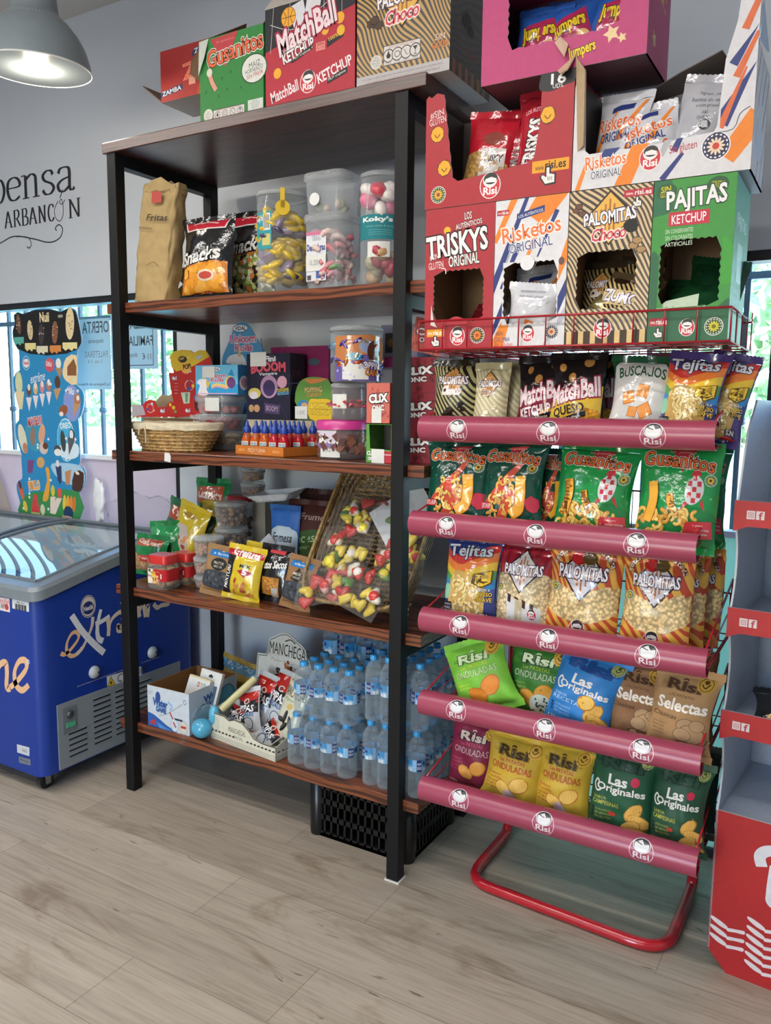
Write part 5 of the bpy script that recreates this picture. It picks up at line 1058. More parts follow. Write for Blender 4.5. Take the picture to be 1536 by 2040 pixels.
zb = carton('cardboard_box', 'small red carton with a bent brown flap lying behind the green one', TR((.212, .25, 2.585)), .39, .17, .178, ['a02c2a', '8a2424', '8a2424', 'a02c2a'], {'front': d_zam})
flap(zb, [(-.195, .0, .002), (-.195, .16, .002), (-.25, .15, .06), (-.29, .0, .075)], '6a4c38'); flap(zb, [(.02, -.001, .17), (.02, -.001, .02), (-.02, -.03, .06), (-.015, -.03, .1)], '7a5a3a', .001, 'torn_edge')
mb = MB(); mb.box(-.13, .15, 0, .16, 0, .2035, ('9a7a58', 'card')); tag(mb.build('cardboard_box', matrix=TR((.37, .3, TB))), 'plain brown carton hidden behind the green carton, holding up the small red one', 'cardboard box')
# ================================================================ snack bags on the rack
def risi_word(a, x, y, w, h, col, edge):
    """slab-serif shop word with the years either side"""
    a.t('Risi', x, y, w, h, col, out=edge, b=.035, o=.05); a.line([(x-.1*w, y+.62*h), (x-.02*w, y+.75*h), (x+.06*w, y+.64*h)], .02, col, sm=3)
    for dx, t in ((-.62, '19'), (.62, '70')): a.t(t, x+dx*w, y, .16*w, .26*h, edge, b=0); a.line([(x+dx*w-.09*w, y-.2*h), (x+dx*w+.09*w, y-.2*h)], .008, edge)
def stamp(a, x, y, k, col='d8a83c', edge='6a4a14'):
    a.spiky(x, y, k, 12, col, .9); a.e(x, y, k*.74, k*.74, edge); a.e(x, y, k*.66, k*.66, col); a.line([(x-.4*k, y), (x, y-.25*k), (x+.4*k, y+.1*k)], .15*k, edge, sm=3); a.e(x, y+.2*k, .25*k, .2*k, edge)
def chip(a, x, y, r, rot=0, c='e8b04c', e='b87a28', sq=.7):
    a.e(x, y, r*1.06, r*sq*1.08, e, rot=rot, n=18, wob=.05); a.e(x-.02*r, y+.02*r, r*.96, r*sq*.95, c, rot=rot, n=18, wob=.05)
    for i in range(-2, 3): a.line([(x+i*.3*r*cos(rot)-.4*r*sq*-sin(rot)*1, y+i*.3*r*sin(rot)-.35*r*sq), (x+i*.3*r*cos(rot), y+i*.3*r*sin(rot)+.35*r*sq)], .05*r, 'd89a3c')
def ondul(col, dk, word, line2, flav, chipc='e8a84c', word2=None, extra=None):
    def f(a):
        a.r(-.2, .0, 1.2, .0+.02, dk)
        risi_word(a, .5, .76, .5, .11, word, dk); stamp(a, .84, .84, .13)
        a.t('Las PATATAS', .5, .655, .46, .045, line2, b=.015); a.t('ONDULADAS', .5, .565, .72, .085, word2 or word, out=dk, b=.0, o=.025)
        for i, t in enumerate(flav): a.t(t, .22, .44-.05*i, min(.3, .05*len(t)), .032, line2, b=0)
        chip(a, .68, .36, .17, .5, chipc); chip(a, .42, .27, .15, -.5, chipc); a.t('125g', .14, .1, .16, .045, 'ece4d8', b=.01)
        if extra: extra(a)
    return f
def origin(dk, lead, flavc, flav, extra):
    def f(a):
        risi_word(a, .5, .82, .62, .12, lead, dk); stamp(a, .86, .88, .1, '9aa05c', '3a4a2c'); a.t('Las', .47, .64, .3, .1, 'ece8e0', b=.03); a.t('Originales', .52, .53, .78, .1, 'ece8e0', b=.025); a.line([(.17, .56), (.12, .6), (.08, .54), (.13, .48), (.2, .5)], .025, 'ece8e0', sm=4)
        a.t('SABOR', .2, .415, .22, .03, flavc, b=0); a.t(flav, .3, .365, .44, .045, flavc, b=.01)
        for i, t in enumerate(('CON ACEITE', 'DE GIRASOL', 'SIN GLUTEN')): a.t(t, .27, .28-.042*i, .26, .024, flavc, b=0); a.e(.09, .28-.042*i, .025, .025, dk)
        for x, y, r_ in ((.76, .33, .8), (.84, .24, -.3), (.72, .16, .5), (.82, .1, -.2)): chip(a, x, y, .17, r_, 'e2b058', 'a87830', .55)
        a.t('125g', .15, .1, .18, .045, 'ece4d8', b=.01); extra(a)
    return f
def sel(a):
    risi_word(a, .5, .8, .5, .1, '4a3424', '8a6848'); a.t('LAS PATATAS', .5, .69, .4, .03, '5a4030', b=0); a.t('Selectas', .54, .59, .78, .12, 'ece4d8', b=.03, out='a08060', o=.03); a.t('Clásicas', .3, .46, .4, .05, '4a3424', shear=.3, b=0)
    stamp(a, .8, .86, .14, 'b8903c', '4a3414')
    for x, y, rx in ((.66, .38, .16), (.74, .3, .2), (.6, .28, .14), (.82, .4, .12)): a.e(x, y, rx, rx*.75, '5a4030', n=16); a.e(x, y, rx*.95, rx*.71, 'b0906c', n=16)
    a.line([(.44, .18), (.94, .2), (.98, .26)], .014, '5a4030'); a.e(.54, .14, .09, .09, '5a4030'); a.e(.54, .14, .075, .075, 'b0906c'); a.line([(.46, .14), (.62, .14)], .01, '5a4030'); a.line([(.54, .1), (.54, .18)], .01, '5a4030'); a.t('125g', .13, .1, .16, .045, 'ece4d8', b=.01)
    for i in range(4): a.t('SELECCIÓN', .2, .36-.04*i, .2, .02, '7a5c40', b=0)
GCOL = ['f0d078', 'e8b858', 'dca048']
def gus(dark):
    base, lead = ('1c5a44', 'd8683c') if dark else ('249a4c', 'd8683c')
    def f(a):
        a.poly([(.42, .92), (.7, .94), (.55, .72)], 'b8323c'); a.t('los gusanitos', .54, .9, .3, .03, 'e8b0a0', b=0)
        if dark:
            a.poly([(.62, .74), (.72, .74), (.5, .5), (.78, .5), (.3, .02), (.18, .02), (.4, .32), (.12, .35)], 'd0503c'); a.puffs(.16, .1, .62, .62, 46, .042, GCOL, '9a5a1c', inside=lambda x, y: -.08 < (x-.1-.55*y) < .3)
            a.line([(.72, .62), (.74, .45), (.7, .3), (.56, .22)], .17, '8a5010', sm=5); a.line([(.72, .62), (.74, .45), (.7, .3), (.56, .22)], .15, 'eeaa30', sm=5)
            for x, y in ((.9, .6), (.88, .3), (.86, .2), (.92, .4), (.1, .68), (.2, .6), (.3, .7), (.9, .12), (.75, .1)): a.e(x, y, .012, .012, '3a8a6a')
            a.r(.0, .27, .24, .34, 'c83a40'); a.t('KETCHUP', .12, .305, .22, .045, 'f0e8e0', b=.01); a.e(.9, .34, .1, .11, 'c83048', wob=.1); a.sun(.86, .7, .15, ring='2c6a4a', pet='e8b83c')
            for i in range(5): a.poly([(.02+.05*i, .06-.008*i), (.05+.05*i, .12-.008*i), (.07+.05*i, .12-.008*i), (.04+.05*i, .05-.008*i)], 'e8d8a0')
            a.r(.62, .02, 1, .07, 'b82c3c'); a.t('sin gluten', .8, .045, .24, .03, 'f0dcd8', b=0)
        else:
            a.poly(smooth([(-.05, .3), (.2, .4), (.5, .36), (.8, .42), (1.05, .3), (1.05, .1), (.7, .1), (.4, .06), (-.05, .12)], 4), '1c7a3c'); a.puffs(.06, .1, .8, .36, 46, .05, GCOL, '9a6a20')
            a.line([(.2, .62), (.22, .45), (.16, .26)], .13, '8a5010', sm=5); a.line([(.2, .62), (.22, .45), (.16, .26)], .115, 'f0b040', sm=5); a.line([(.42, .52), (.46, .42), (.52, .36)], .09, '8a5010', sm=5); a.line([(.42, .52), (.46, .42), (.52, .36)], .078, 'f0b040', sm=5)
            a.e(.72, .56, .11, .17, 'd0d0d0', rot=-.2)
            for i in range(5):
                for j in range(3):
                    if (i+j) % 2: a.r(.64+.055*j, .45+.05*i, .69+.055*j, .495+.05*i, 'c03a44')
            a.poly([(.66, .69), (.74, .8), (.79, .69)], 'c03a44'); a.poly([(.62, .46), (.58, .38), (.67, .44)], 'c03a44'); a.poly([(.8, .44), (.87, .38), (.82, .5)], 'c03a44')
            a.sun(.9, .66, .14, ring='2c6a4a', pet='e8c83c'); a.poly([(.62, .12), (.98, .15), (.96, .3), (.66, .28)], 'c83a40'); a.lines(['sin gluten', 'sin conservantes', 'sin colorantes'], .8, .255, .28, .024, 'f0d8d4', rot=2, b=0); a.risi(.42, .07, .16); a.t('Doypack limpieza', .72, .05, .32, .028, 'e0ecd8', b=0)
            for x, y in ((.1, .72), (.33, .7), (.5, .62), (.6, .74), (.92, .5), (.36, .6)): a.spiky(x, y, .02, 4, '8cd09c', .3)
        a.t('Gusanitos', .5, .81, .86, .13, 'e8703c', rot=-3, out='ece0d0', b=.02, o=.055, arch=.02); a.t('Gusanitos', .5, .81, .86, .13, 'e8703c', rot=-3, out='3a1c14', b=.01, o=.035, arch=.02)
    return f
def tejitas(a):
    a.rects = [(0, 0, a.W, a.H)]
    for i, c in enumerate(('c83a34', 'e8803c', 'e8c03c', '5aa05c', '3c8ac8', '3a4a9c')): a.poly(smooth([(-.1, .9-.07*i), (.3, .78-.09*i), (.6, .86-.1*i), (1.1, .98-.1*i), (1.1, .9-.11*i), (.6, .76-.1*i), (.3, .68-.09*i), (-.1, .82-.07*i)], 3), c)
    a.rects = None
    a.poly(smooth([(.2, .1), (.14, .45), (.28, .62), (.6, .58), (.82, .5), (.8, .15), (.5, .06)], 4, True), 'caa45c'); a.puffs(.22, .12, .78, .56, 60, .055, ['f2e2a8', 'e8d090', 'dcc078'], 'a88440', curl=.7)
    a.t('Tejitas', .48, .83, .8, .16, 'dcdce4', rot=3, out='2a2c4a', b=.025, o=.045); a.poly([(.62, .6), (.95, .66), (.95, .52), (.8, .46), (.6, .5)], '5a4410'); a.poly([(.63, .595), (.93, .65), (.93, .53), (.8, .475), (.62, .51)], 'f0c83c')
    for x, y, r_ in ((.72, .57, .025), (.84, .59, .03), (.8, .52, .02)): a.e(x, y, r_, r_, 'b88a20')
    a.t('SABOR A', .83, .44, .2, .03, 'f0ece0', out='2a2014', b=.01); a.t('QUESO', .84, .39, .24, .05, 'f0c83c', out='2a2014', b=.02); a.t('SUAVE', .84, .335, .24, .045, 'f0c83c', out='2a2014', b=.02)
    a.r(.02, .1, .22, .27, '2a2438'); a.lines(['¿CUÁNTAS', 'VOCALES', 'TIENE', 'TEJI?'], .12, .24, .16, .026, 'e8e4e0', b=0); a.poly([(.72, .1), (.93, .12), (.92, .2), (.72, .18)], '3a3050'); a.t('SIN', .82, .155, .14, .05, 'ece8e8', b=.02); a.e(.09, .38, .08, .13, '8ac8a8'); a.poly(smooth([(.55, .02), (.75, .12), (1, .06), (1, .0), (.6, -.0)], 3), 'c83030')
def km(a):
    a.poly(smooth([(-.02, .36), (.2, .26), (.5, .22), (.8, .27), (1.02, .38), (1.02, .6), (.8, .52), (.5, .45), (.2, .52), (-.02, .62)], 4), ('e2c48a', 'popcorn'))
    a.poly(smooth([(.1, .6), (.5, .5), (.9, .6), (.85, .3), (.5, .22), (.15, .3)], 3), ('e6ca92', 'popcorn'))
    palo_mark(a, .5, .66, .62, '', 'fff', 'c8c4cc'); 
    for i, ch in enumerate('Ketchup & Mostaza'): t = pi*(.92-.84*i/16); a.t(ch if ch != ' ' else '.', .5+.4*cos(t), .74+.2*sin(t), .045, .038, 'ece0d0', rot=math.degrees(t)-90, out='6a2a1c', b=.01)
    a.e(.43, .84, .1, .09, '8a1c20'); a.e(.42, .84, .085, .08, 'c02a2c'); a.e(.58, .84, .1, .08, '5a4420'); a.risi(.5, .15, .24); a.sun(.12, .55, .12, ring='2c6a4a', pet='e8c83c')
def palred(a):
    a.poly(smooth([(-.02, .1), (-.02, .58), (.3, .66), (.5, .5), (.7, .66), (1.02, .6), (1.02, .1), (.5, .02)], 3), ('e2cca0', 'popcorn'))
    for i in range(6): a.poly([(.0+.18*i, 1), (.08+.18*i, 1), (.02+.17*i, .7), (-.04+.17*i, .7)], '8a1c2c')
    palo_mark(a, .5, .66, .64, '', 'fff', 'd0c8c8'); a.sun(.1, .5, .13, ring='2c6a4a', pet='e8c83c')
    a.poly([(.24, .42), (.88, .3), (.82, .0), (.28, .04)], 'dcdcde')
    for i in range(4): a.poly([(.27+.14*i, .44-.026*i), (.34+.14*i, .425-.026*i), (.33+.14*i, .34-.026*i), (.27+.14*i, .355-.026*i)], '3c2a1c')
    a.poly([(.42, .39), (.56, .36), (.5, .04), (.38, .05)], 'ccc09c'); a.risi(.72, .24, .16); a.lines(['INGREDIENTES', 'maíz, aceite', 'girasol, sal', 'aromas'], .7, .15, .2, .02, '6a6a70', rot=-5, b=0)
def palch(white):
    def f(a):
        palo_mark(a, .5, .68, .62, 'Blanco' if white else 'Choco', 'a07850' if white else 'f0e0e0', 'c89858'); nut(a, .5, .25, .3, 'ece0c0' if white else '2a2018', 'b0a078' if white else '15100c'); nut(a, .3, .14, .24, 'ece0c0' if white else '2a2018', 'b0a078' if white else '15100c'); nut(a, .75, .36, .2, 'e8d8b0' if white else '2a2018', 'b0a078' if white else '15100c')
    return f
def match(flav, colr):
    def f(a):
        a.poly([(-.02, -.02), (-.02, .42), (1.02, .62), (1.02, -.02)], colr)
        a.poly(smooth([(.45, .0), (.5, .3), (.75, .36), (1, .3), (1, 0)], 3), ('e0a030', 'popcorn'))
        for x, y, k in ((.25, .82, .07), (.72, .88, .09), (.45, .7, .08)): a.e(x, y, k, k*1.1, '5a3410', wob=.06); a.e(x, y, k*.9, k, 'c08a4c', wob=.06)
        a.t('MatchBall', .5, .55, .9, .2, 'f0dce0', rot=12, out='8a2038', b=.035, o=.06, shear=.1); a.t('SABOR', .3, .42, .18, .035, 'e8e0dc', rot=10, b=0); a.t(flav, .42, .33, .6, .11, '2a2018' if flav == 'QUESO' else 'f0e8e8', rot=10, b=.03); a.poly([(.2, .17), (.75, .27), (.75, .33), (.2, .23)], '1c1a1c'); a.t('MUY crujiente', .47, .25, .4, .035, 'f0e0c8', rot=9, b=0)
    return f
def busc(a):
    a.poly(smooth([(.05, .1), (.06, .86), (.5, .92), (.92, .84), (.9, .1), (.5, .06)], 4, True), 'd4d2d0'); a.t('BUSCALIOS', .5, .78, .76, .12, '2c5a44', arch=.035, b=.02)
    for x, y, r_, k in ((.32, .5, .2, .13), (.55, .58, -.2, .13), (.62, .36, .5, .14), (.42, .34, -.1, .1)): a.poly([(x+k*1.1*cos(r_+t*pi/2+.78), y+k*.8*sin(r_+t*pi/2+.78)) for t in range(4)], 'b06a24'); a.poly([(x+k*cos(r_+t*pi/2+.78), y+k*.72*sin(r_+t*pi/2+.78)) for t in range(4)], 'e8984a')
    a.e(.16, .16, .1, .09, 'b8846a'); a.sun(.8, .18, .13, ring='2c6a4a', pet='e8c83c'); a.poly([(.3, .1), (.75, .08), (.74, .02), (.3, .02)], '2c7a44')
def put(name, label, tier, L, R_, top, col, fin, art, seed, Y=.03, T=.075, lean=.16, roll=0, yaw=0, group=None, dz=0, base=None, ref=None, seal_col=None, wr=1.45, H=None, nu=18, nv=26, flat=.5):
    """a bag standing in tier TIER whose front shows between pixel columns L..R_ with its top at row TOP"""
    zt = TIERS[tier]; zb = zt-.0275+dz; py = ref or (top+90)
    Ym = Y+T*.45; x0, x1 = aY(L, py, Ym).x, aY(R_, py, Ym).x; sh = -math.tan(roll)*max(0, aY(L, py, Ym).z-zb); x0 += sh; x1 += sh; W_ = (x1-x0)*1.08; zz = aY((L+R_)/2, top, Y+.04).z; H_ = H or (zz-zb)/cos(lean)
    return bag(name, label, 'snack bag', W_, H_, T, col, fin, art, TR(((x0+x1)/2, Y+T*.55, zb), yaw, lean, roll), seed, group, wr=wr, base=base, seal_col=seal_col, nu=nu, nv=nv, flat=flat)
# first tier
put('snack_bag', 'small gold and black striped popcorn bag at the rail end next to the shelving post', 0, 853, 938, 716, '2a2418', 'film', palch(False), 11, Y=.0, T=.07, base=('1c1810|b0a878|26', 'waves'))
put('snack_bag', 'cream striped popcorn bag with a diamond emblem, second on the top tier', 0, 936, 1004, 722, 'b8ae88', 'film', palch(True), 12, Y=.0, T=.06, base=('b4a984|d4cba8|26', 'waves'))
put('snack_bag', 'cream striped popcorn bag half hidden behind the other cream one', 0, 985, 1040, 722, 'b0a680', 'film', None, 13, Y=.06, T=.06, base=('aca27c|ccc3a0|26', 'waves'))
put('snack_bag', 'black and wine red snack bag with its right half covered by a yellow one', 0, 1024, 1128, 708, '1b1a1e', 'film', match('KETCHUP', '7c2036'), 14, Y=.025, T=.07)
put('snack_bag', 'black and yellow snack bag leaning forward over the top rail', 0, 1088, 1195, 702, '17171a', 'film', match('QUESO', 'd8b43c'), 15, Y=-.0, T=.075)
put('snack_bag', 'black snack bag behind the yellow and black one, only its corner showing', 0, 1130, 1232, 706, '17171a', 'film', match('KETCHUP', '7c2036'), 16, Y=.1, T=.07)
put('snack_bag', 'white bag with green edges and orange crackers on the front', 0, 1206, 1328, 708, '1f5238', 'film', busc, 17, Y=.0, T=.08, roll=.06)
put('snack_bag', 'rainbow cheese puff bag with a clear window, in front of its twin', 0, 1318, 1436, 700, '4a3c78', 'film', tejitas, 18, Y=-.01, T=.08, roll=.12)
put('snack_bag', 'rainbow cheese puff bag leaning far out over the right end of the rail', 0, 1395, 1492, 700, '4a3c78', 'film', tejitas, 19, Y=.07, T=.075, roll=.2)
put('snack_bag', 'purple and red bag at the back of the top tier above the rainbow ones', 0, 1290, 1380, 702, '6a3458', 'film', None, 20, Y=.2, T=.07)
# second tier
put('snack_bag', 'dark green puff bag with red slash, leftmost on the second tier', 1, 843, 968, 878, '12483a', 'film', gus(True), 21, Y=.0, T=.085, roll=-.02)
put('snack_bag', 'dark green puff bag with red slash, second on its tier', 1, 960, 1082, 878, '12483a', 'film', gus(True), 22, Y=.0, T=.085, roll=-.02)
put('snack_bag', 'dark green puff bag turned sideways in the middle of the second tier', 1, 1055, 1122, 895, '12483a', 'film', gus(True), 23, Y=.07, T=.08, yaw=.2)
put('snack_bag', 'bright green puff bag with a checked rocket, just right of the dark green ones', 1, 1108, 1262, 886, '1f9048', 'film', gus(False), 24, Y=-.0, T=.09, roll=.04)
put('snack_bag', 'bright green puff bag with a checked rocket near the right rail end', 1, 1262, 1426, 882, '1f9048', 'film', gus(False), 25, Y=-.0, T=.09, roll=.02)
put('snack_bag', 'bright green puff bag hidden behind the right one of the rocket bags', 1, 1352, 1448, 890, '187a3c', 'film', gus(False), 26, Y=.12, T=.08)
put('snack_bag', 'dark green bag with purple grapes drooping behind the rail end', 1, 1350, 1432, 960, '123a28', 'film', lambda a: ([a.e(random.uniform(.5, .9), random.uniform(.3, .6), .07, .06, '6a2c4c') for i in range(9)], a.t('Risi', .7, .2, .3, .06, 'b0c8a8')), 27, Y=.23, T=.07)
# third tier
put('snack_bag', 'rainbow cheese puff bag with a clear window on the third tier', 2, 882, 986, 1074, '2c3a7c', 'film', tejitas, 31, Y=.0, T=.08)
put('snack_bag', 'red popcorn bag with a torn white ticket on its front', 2, 988, 1098, 1084, 'a02434', 'film', palred, 32, Y=.01, T=.08)
WV = ('b8482c|dca848|15', 'waves')
put('snack_bag', 'orange swirl popcorn bag next to the red popcorn bag', 2, 1082, 1228, 1084, 'd88a3c', 'film', km, 33, Y=-.0, T=.085, base=WV, roll=.02)
put('snack_bag', 'orange swirl popcorn bag in front of two more at the rail end', 2, 1230, 1372, 1098, 'd88a3c', 'film', km, 34, Y=-.0, T=.085, base=WV)
put('snack_bag', 'orange swirl popcorn bag standing second in line at the rail end', 2, 1308, 1402, 1100, 'd88a3c', 'film', km, 35, Y=.09, T=.08, base=WV)
put('snack_bag', 'orange swirl popcorn bag last in line at the rail end', 2, 1330, 1432, 1095, 'd88a3c', 'film', km, 36, Y=.18, T=.08, base=WV)
# fourth tier
b = put('snack_bag', 'light green crisp bag slumped to the left over the rail', 3, 925, 1045, 1318, '7cc040', 'matte', ondul('7cc040', '3a6a2c', 'd4e4b4', 'c8d83c', ['sabor', 'jamón'], 'e0862c'), 41, Y=.0, T=.07, roll=-.42, dz=.012, H=.22)
put('snack_bag', 'dark green crisp bag with a quail egg print behind the light green one', 3, 1010, 1128, 1282, '3a7a2c', 'matte', ondul('3a7a2c', '1c3a18', 'c8d8b0', 'a8c83c', ['jamón', 'serrano', 'y huevo'], 'e0a03c', extra=lambda a: (a.e(.64, .2, .2, .17, 'c8d0c0'), [a.e(.64+random.uniform(-.15, .15), .2+random.uniform(-.1, .1), .018, .016, '3a4a3a') for i in range(18)])), 42, Y=.05, T=.075, roll=.05)
put('snack_bag', 'blue crisp bag tilted between the green and the brown bags', 3, 1092, 1222, 1316, '2f7cc0', 'matte', origin('1c4a8a', '1c4a8a', 'a8d0f0', 'RECETA', lambda a: (chip(a, .62, .42, .14, .2, 'e0b858'), a.e(.8, .14, .1, .07, 'b0683c'))), 43, Y=-.005, T=.08, roll=.22, H=.24)
put('snack_bag', 'kraft brown crisp bag with a barrow drawing, left one of the two', 3, 1202, 1318, 1320, '8f6a4c', 'kraft', sel, 44, Y=.02, T=.075, roll=.06)
put('snack_bag', 'kraft brown crisp bag with a barrow drawing, hanging over the rail end', 3, 1296, 1424, 1336, 'a8845c', 'kraft', sel, 45, Y=-.005, T=.08, roll=.08)
put('snack_bag', 'kraft brown crisp bag behind the two in front of it', 3, 1320, 1420, 1300, '7c5a40', 'kraft', None, 46, Y=.13, T=.075)
# fifth tier
put('snack_bag', 'maroon crisp bag at the left end of the lowest tier', 4, 895, 990, 1438, '7c1c3c', 'matte', ondul('7c1c3c', '3a0c1c', 'd8c4b8', 'c84a6a', ['Sabor', 'Jamón', 'con aceite', 'de girasol'], 'dc9a48', 'd8a8b0'), 51, Y=.035, T=.075, roll=.02)
YL = lambda: ondul('c8a030', '8a6a14', '3a2c14', 'b0402c', ['Sabor', 'Tortilla', 'con aceite', 'de girasol', 'sin gluten'], 'dcb45c', 'c04a2c', extra=lambda a: (a.poly(smooth([(.4, .1), (.5, .28), (.62, .2), (.72, .1), (.6, .04)], 3, True), 'c8b0c0'), a.e(.62, .1, .1, .05, 'c87a88')))
put('snack_bag', 'yellow crisp bag next to the maroon one on the lowest tier', 4, 958, 1070, 1466, 'c2a034', 'matte', YL(), 52, Y=.0, T=.08, roll=.08)
put('snack_bag', 'yellow crisp bag next to the dark green ones on the lowest tier', 4, 1064, 1172, 1484, 'c2a034', 'matte', YL(), 53, Y=.0, T=.08, roll=.03)
put('snack_bag', 'yellow crisp bag folded over behind the left yellow one', 4, 985, 1090, 1440, 'b8942c', 'matte', None, 54, Y=.09, T=.07, lean=.1)
put('snack_bag', 'yellow crisp bag folded over behind the right yellow one', 4, 1082, 1176, 1454, 'b8942c', 'matte', None, 55, Y=.095, T=.07, lean=.1)
GR = lambda: origin('142c20', '2c4a38', 'b0b04c', 'CAMPESINAS', lambda a: (a.e(.74, .66, .07, .07, 'c8304c'), a.e(.42, .26, .06, .035, 'b8382c')))
put('snack_bag', 'dark green crisp bag with chips, beside the yellow crisp bags', 4, 1172, 1298, 1496, '24553a', 'matte', GR(), 56, Y=-.0, T=.085, roll=.03)
put('snack_bag', 'dark green crisp bag with chips, at the right end of the lowest tier', 4, 1300, 1412, 1524, '244c36', 'matte', GR(), 57, Y=.0, T=.085, roll=.03)
put('snack_bag', 'very dark green crisp bag behind the right end of the lowest tier', 4, 1330, 1425, 1490, '1c2c22', 'matte', lambda a: stamp(a, .7, .8, .12, '8a7030', '2a2410'), 58, Y=.11, T=.075)
# bags inside the opened cartons
def inside(label, x, y, z, W_, H_, T, col, fin, art, seed, yaw=0, lean=.1, roll=0, base=None, nu=10, nv=12): return bag('snack_bag', label, 'snack bag', W_, H_, T, col, fin, art, TR((x, y, z), yaw, lean, roll), seed, nu=nu, nv=nv, base=base, wr=1.2)
def trk(a):
    a.poly(smooth([(.05, .05), (.05, .45), (.5, .38), (.95, .45), (.95, .05)], 3), ('c09454', 'popcorn')); a.t('TRISKYS', .5, .62, .8, .2, 'ece4e0', rot=90, b=.03, out='2a1414'); a.r(.2, .1, .8, .3, 'd4d0cc'); a.t('TRISKYS', .5, .24, .4, .05, '2c2a2c')
zt_ = tz+.004
inside('red snack bag tipped to the left inside the red opened carton', 1.405, .04, zt_, .15, .262, .06, 'b82030', 'film', lambda a: (a.poly(smooth([(.05, .05), (.05, .55), (.95, .45), (.95, .05)], 3), ('c09454', 'popcorn')), a.r(.4, .3, .9, .6, 'cfc8c4'), a.t('TRISKY', .65, .5, .4, .07, '2c2a2c'), a.e(.6, .7, .22, .12, '8a4038')), 61, roll=.14)
inside('red snack bag standing in the middle of the red opened carton', 1.478, .06, zt_, .12, .262, .05, 'a01c2c', 'film', lambda a: (a.t('TRISKYS', .5, .42, .7, .16, '4a1018', rot=80, b=.05), a.t('TRISKYS', .5, .42, .7, .16, '8a7a78', rot=80, b=.02)), 62, roll=.06)
inside('red snack bag with upright white lettering in the red opened carton', 1.562, .02, zt_, .13, .285, .05, 'b02434', 'film', lambda a: (a.t('TRISKYS', .4, .5, .95, .15, 'ece8e8', rot=84, out='2a1418', b=.04), a.t('LOS AUTÉNTICOS', .5, .82, .7, .05, 'e8c8c8', rot=10), a.e(.7, .9, .12, .08, '4a7ac0')), 63, roll=.06)
def rkb(a):
    for L in ((0, .3, .4, .8, OR), (.2, .0, .5, .4, NV), (.5, .5, .9, .9, OR), (.6, .1, .8, .5, 'd8683a')): x0, y0, x1, y1, c = L; a.poly([(x0, y0), (x0+.12, y0), (x1+.05, y1), (x1, y1)], c)
    a.poly([(.3, .78), (.72, .82), (.72, .88), (.3, .84)], NV); a.t('Risketos', .5, .68, .84, .15, 'e0683a', rot=8, out='ece4e0', b=.012, o=.04); a.t('ORIGINAL', .5, .54, .64, .09, NV, rot=7); a.risi(.72, .28, .24); a.e(.3, .2, .1, .06, '3a342c'); a.e(.38, .23, .1, .06, '3a342c')
inside('white snack bag with orange flash at the left of the white opened carton', 1.772, .03, zt_, .14, .24, .06, 'cdccd4', 'film', rkb, 64, yaw=-.2, roll=.1)
inside('white snack bag with its name showing in the white opened carton', 1.855, .02, zt_, .165, .2, .06, 'cdccd4', 'film', rkb, 65, roll=-.1)
inside('plain silvery bag turned to its back in the white opened carton', 1.962, .03, zt_, .15, .25, .06, 'b4b4bc', 'film', lambda a: (a.lines(['Ingredientes', 'harina de maíz', 'aceite girasol', 'sal', 'queso'], .5, .8, .6, .04, '7a7a84', b=0), a.e(.55, .5, .1, .08, '3a3a40'), a.e(.55, .5, .06, .05, 'c4c4cc'), a.e(.5, .2, .2, .12, 'a86a50')), 66, roll=.18)
inside('silvery snack bag lying across the back of the white opened carton', 1.9, .12, zt_, .15, .26, .05, 'a4a4ac', 'film', None, 67, roll=.05)
z0 = BZ+.004
inside('red bag lying low inside the leftmost red box', 1.41, .06, z0, .13, .14, .05, '8a1c28', 'film', lambda a: a.t('TRISKYS', .5, .5, .7, .2, 'c0a8a4', rot=10), 71, lean=.5, roll=.2)
inside('silver bag edge poking up inside the leftmost red box', 1.462, .0, z0, .05, .15, .03, 'b8b4ac', 'foil', None, 72, lean=.2, roll=.35)
inside('white snack bag bulging out of the orange and navy box', 1.59, -.026, z0+.02, .135, .135, .06, 'd0d0d6', 'film', lambda a: (a.lines(['Ingredientes harina', 'maíz aceite girasol'], .5, .85, .7, .06, '8a8a94', b=0), a.poly([(.3, .0), (.45, .35), (.6, .3), (.8, 0)], 'e07830'), a.poly([(.6, .5), (.8, .8), (.9, .7)], 'c8c8d0')), 73, lean=-.12, roll=.12)
inside('white snack bag with its name, deeper in the orange and navy box', 1.6, .045, z0, .15, .215, .06, 'c4c4cc', 'film', rkb, 74, lean=.1, roll=-.05)
SMALLW = ('201812|c8ac74|30', 'waves')
def zum(a): a.poly([(.1, .25), (.9, .3), (.9, .62), (.1, .55)], 'd8c088'); a.t('ZUMO', .5, .43, .7, .22, 'ece4f0', out='3a2a4a', b=.03); a.e(.3, .8, .14, .1, '2a1c14')
inside('striped popcorn bag lying at the bottom of the wavy brown box', 1.815, -.02, z0+.045, .14, .13, .06, '5a4a34', 'film', zum, 75, lean=.35, roll=.3, base=SMALLW)
inside('gold foil bag end at the left of the wavy brown box opening', 1.755, -.02, z0+.045, .09, .11, .05, 'b0a070', 'foil', None, 76, lean=.5, roll=.6)
inside('striped popcorn bag upright at the left inside the wavy brown box', 1.752, .06, z0, .11, .215, .06, '3a3024', 'film', palch(False), 77, base=SMALLW)
inside('striped popcorn bag upright at the right inside the wavy brown box', 1.825, .06, z0, .11, .22, .06, '3a3024', 'film', palch(False), 78, roll=.1, base=SMALLW)
inside('dark green bag lying inside the green box', 1.985, .04, z0+.02, .16, .16, .06, '1c4a2c', 'film', None, 79, lean=.5)
inside('darker green bag at the back of the green box', 1.985, .1, z0, .14, .21, .06, '143a24', 'film', None, 80, roll=.2)
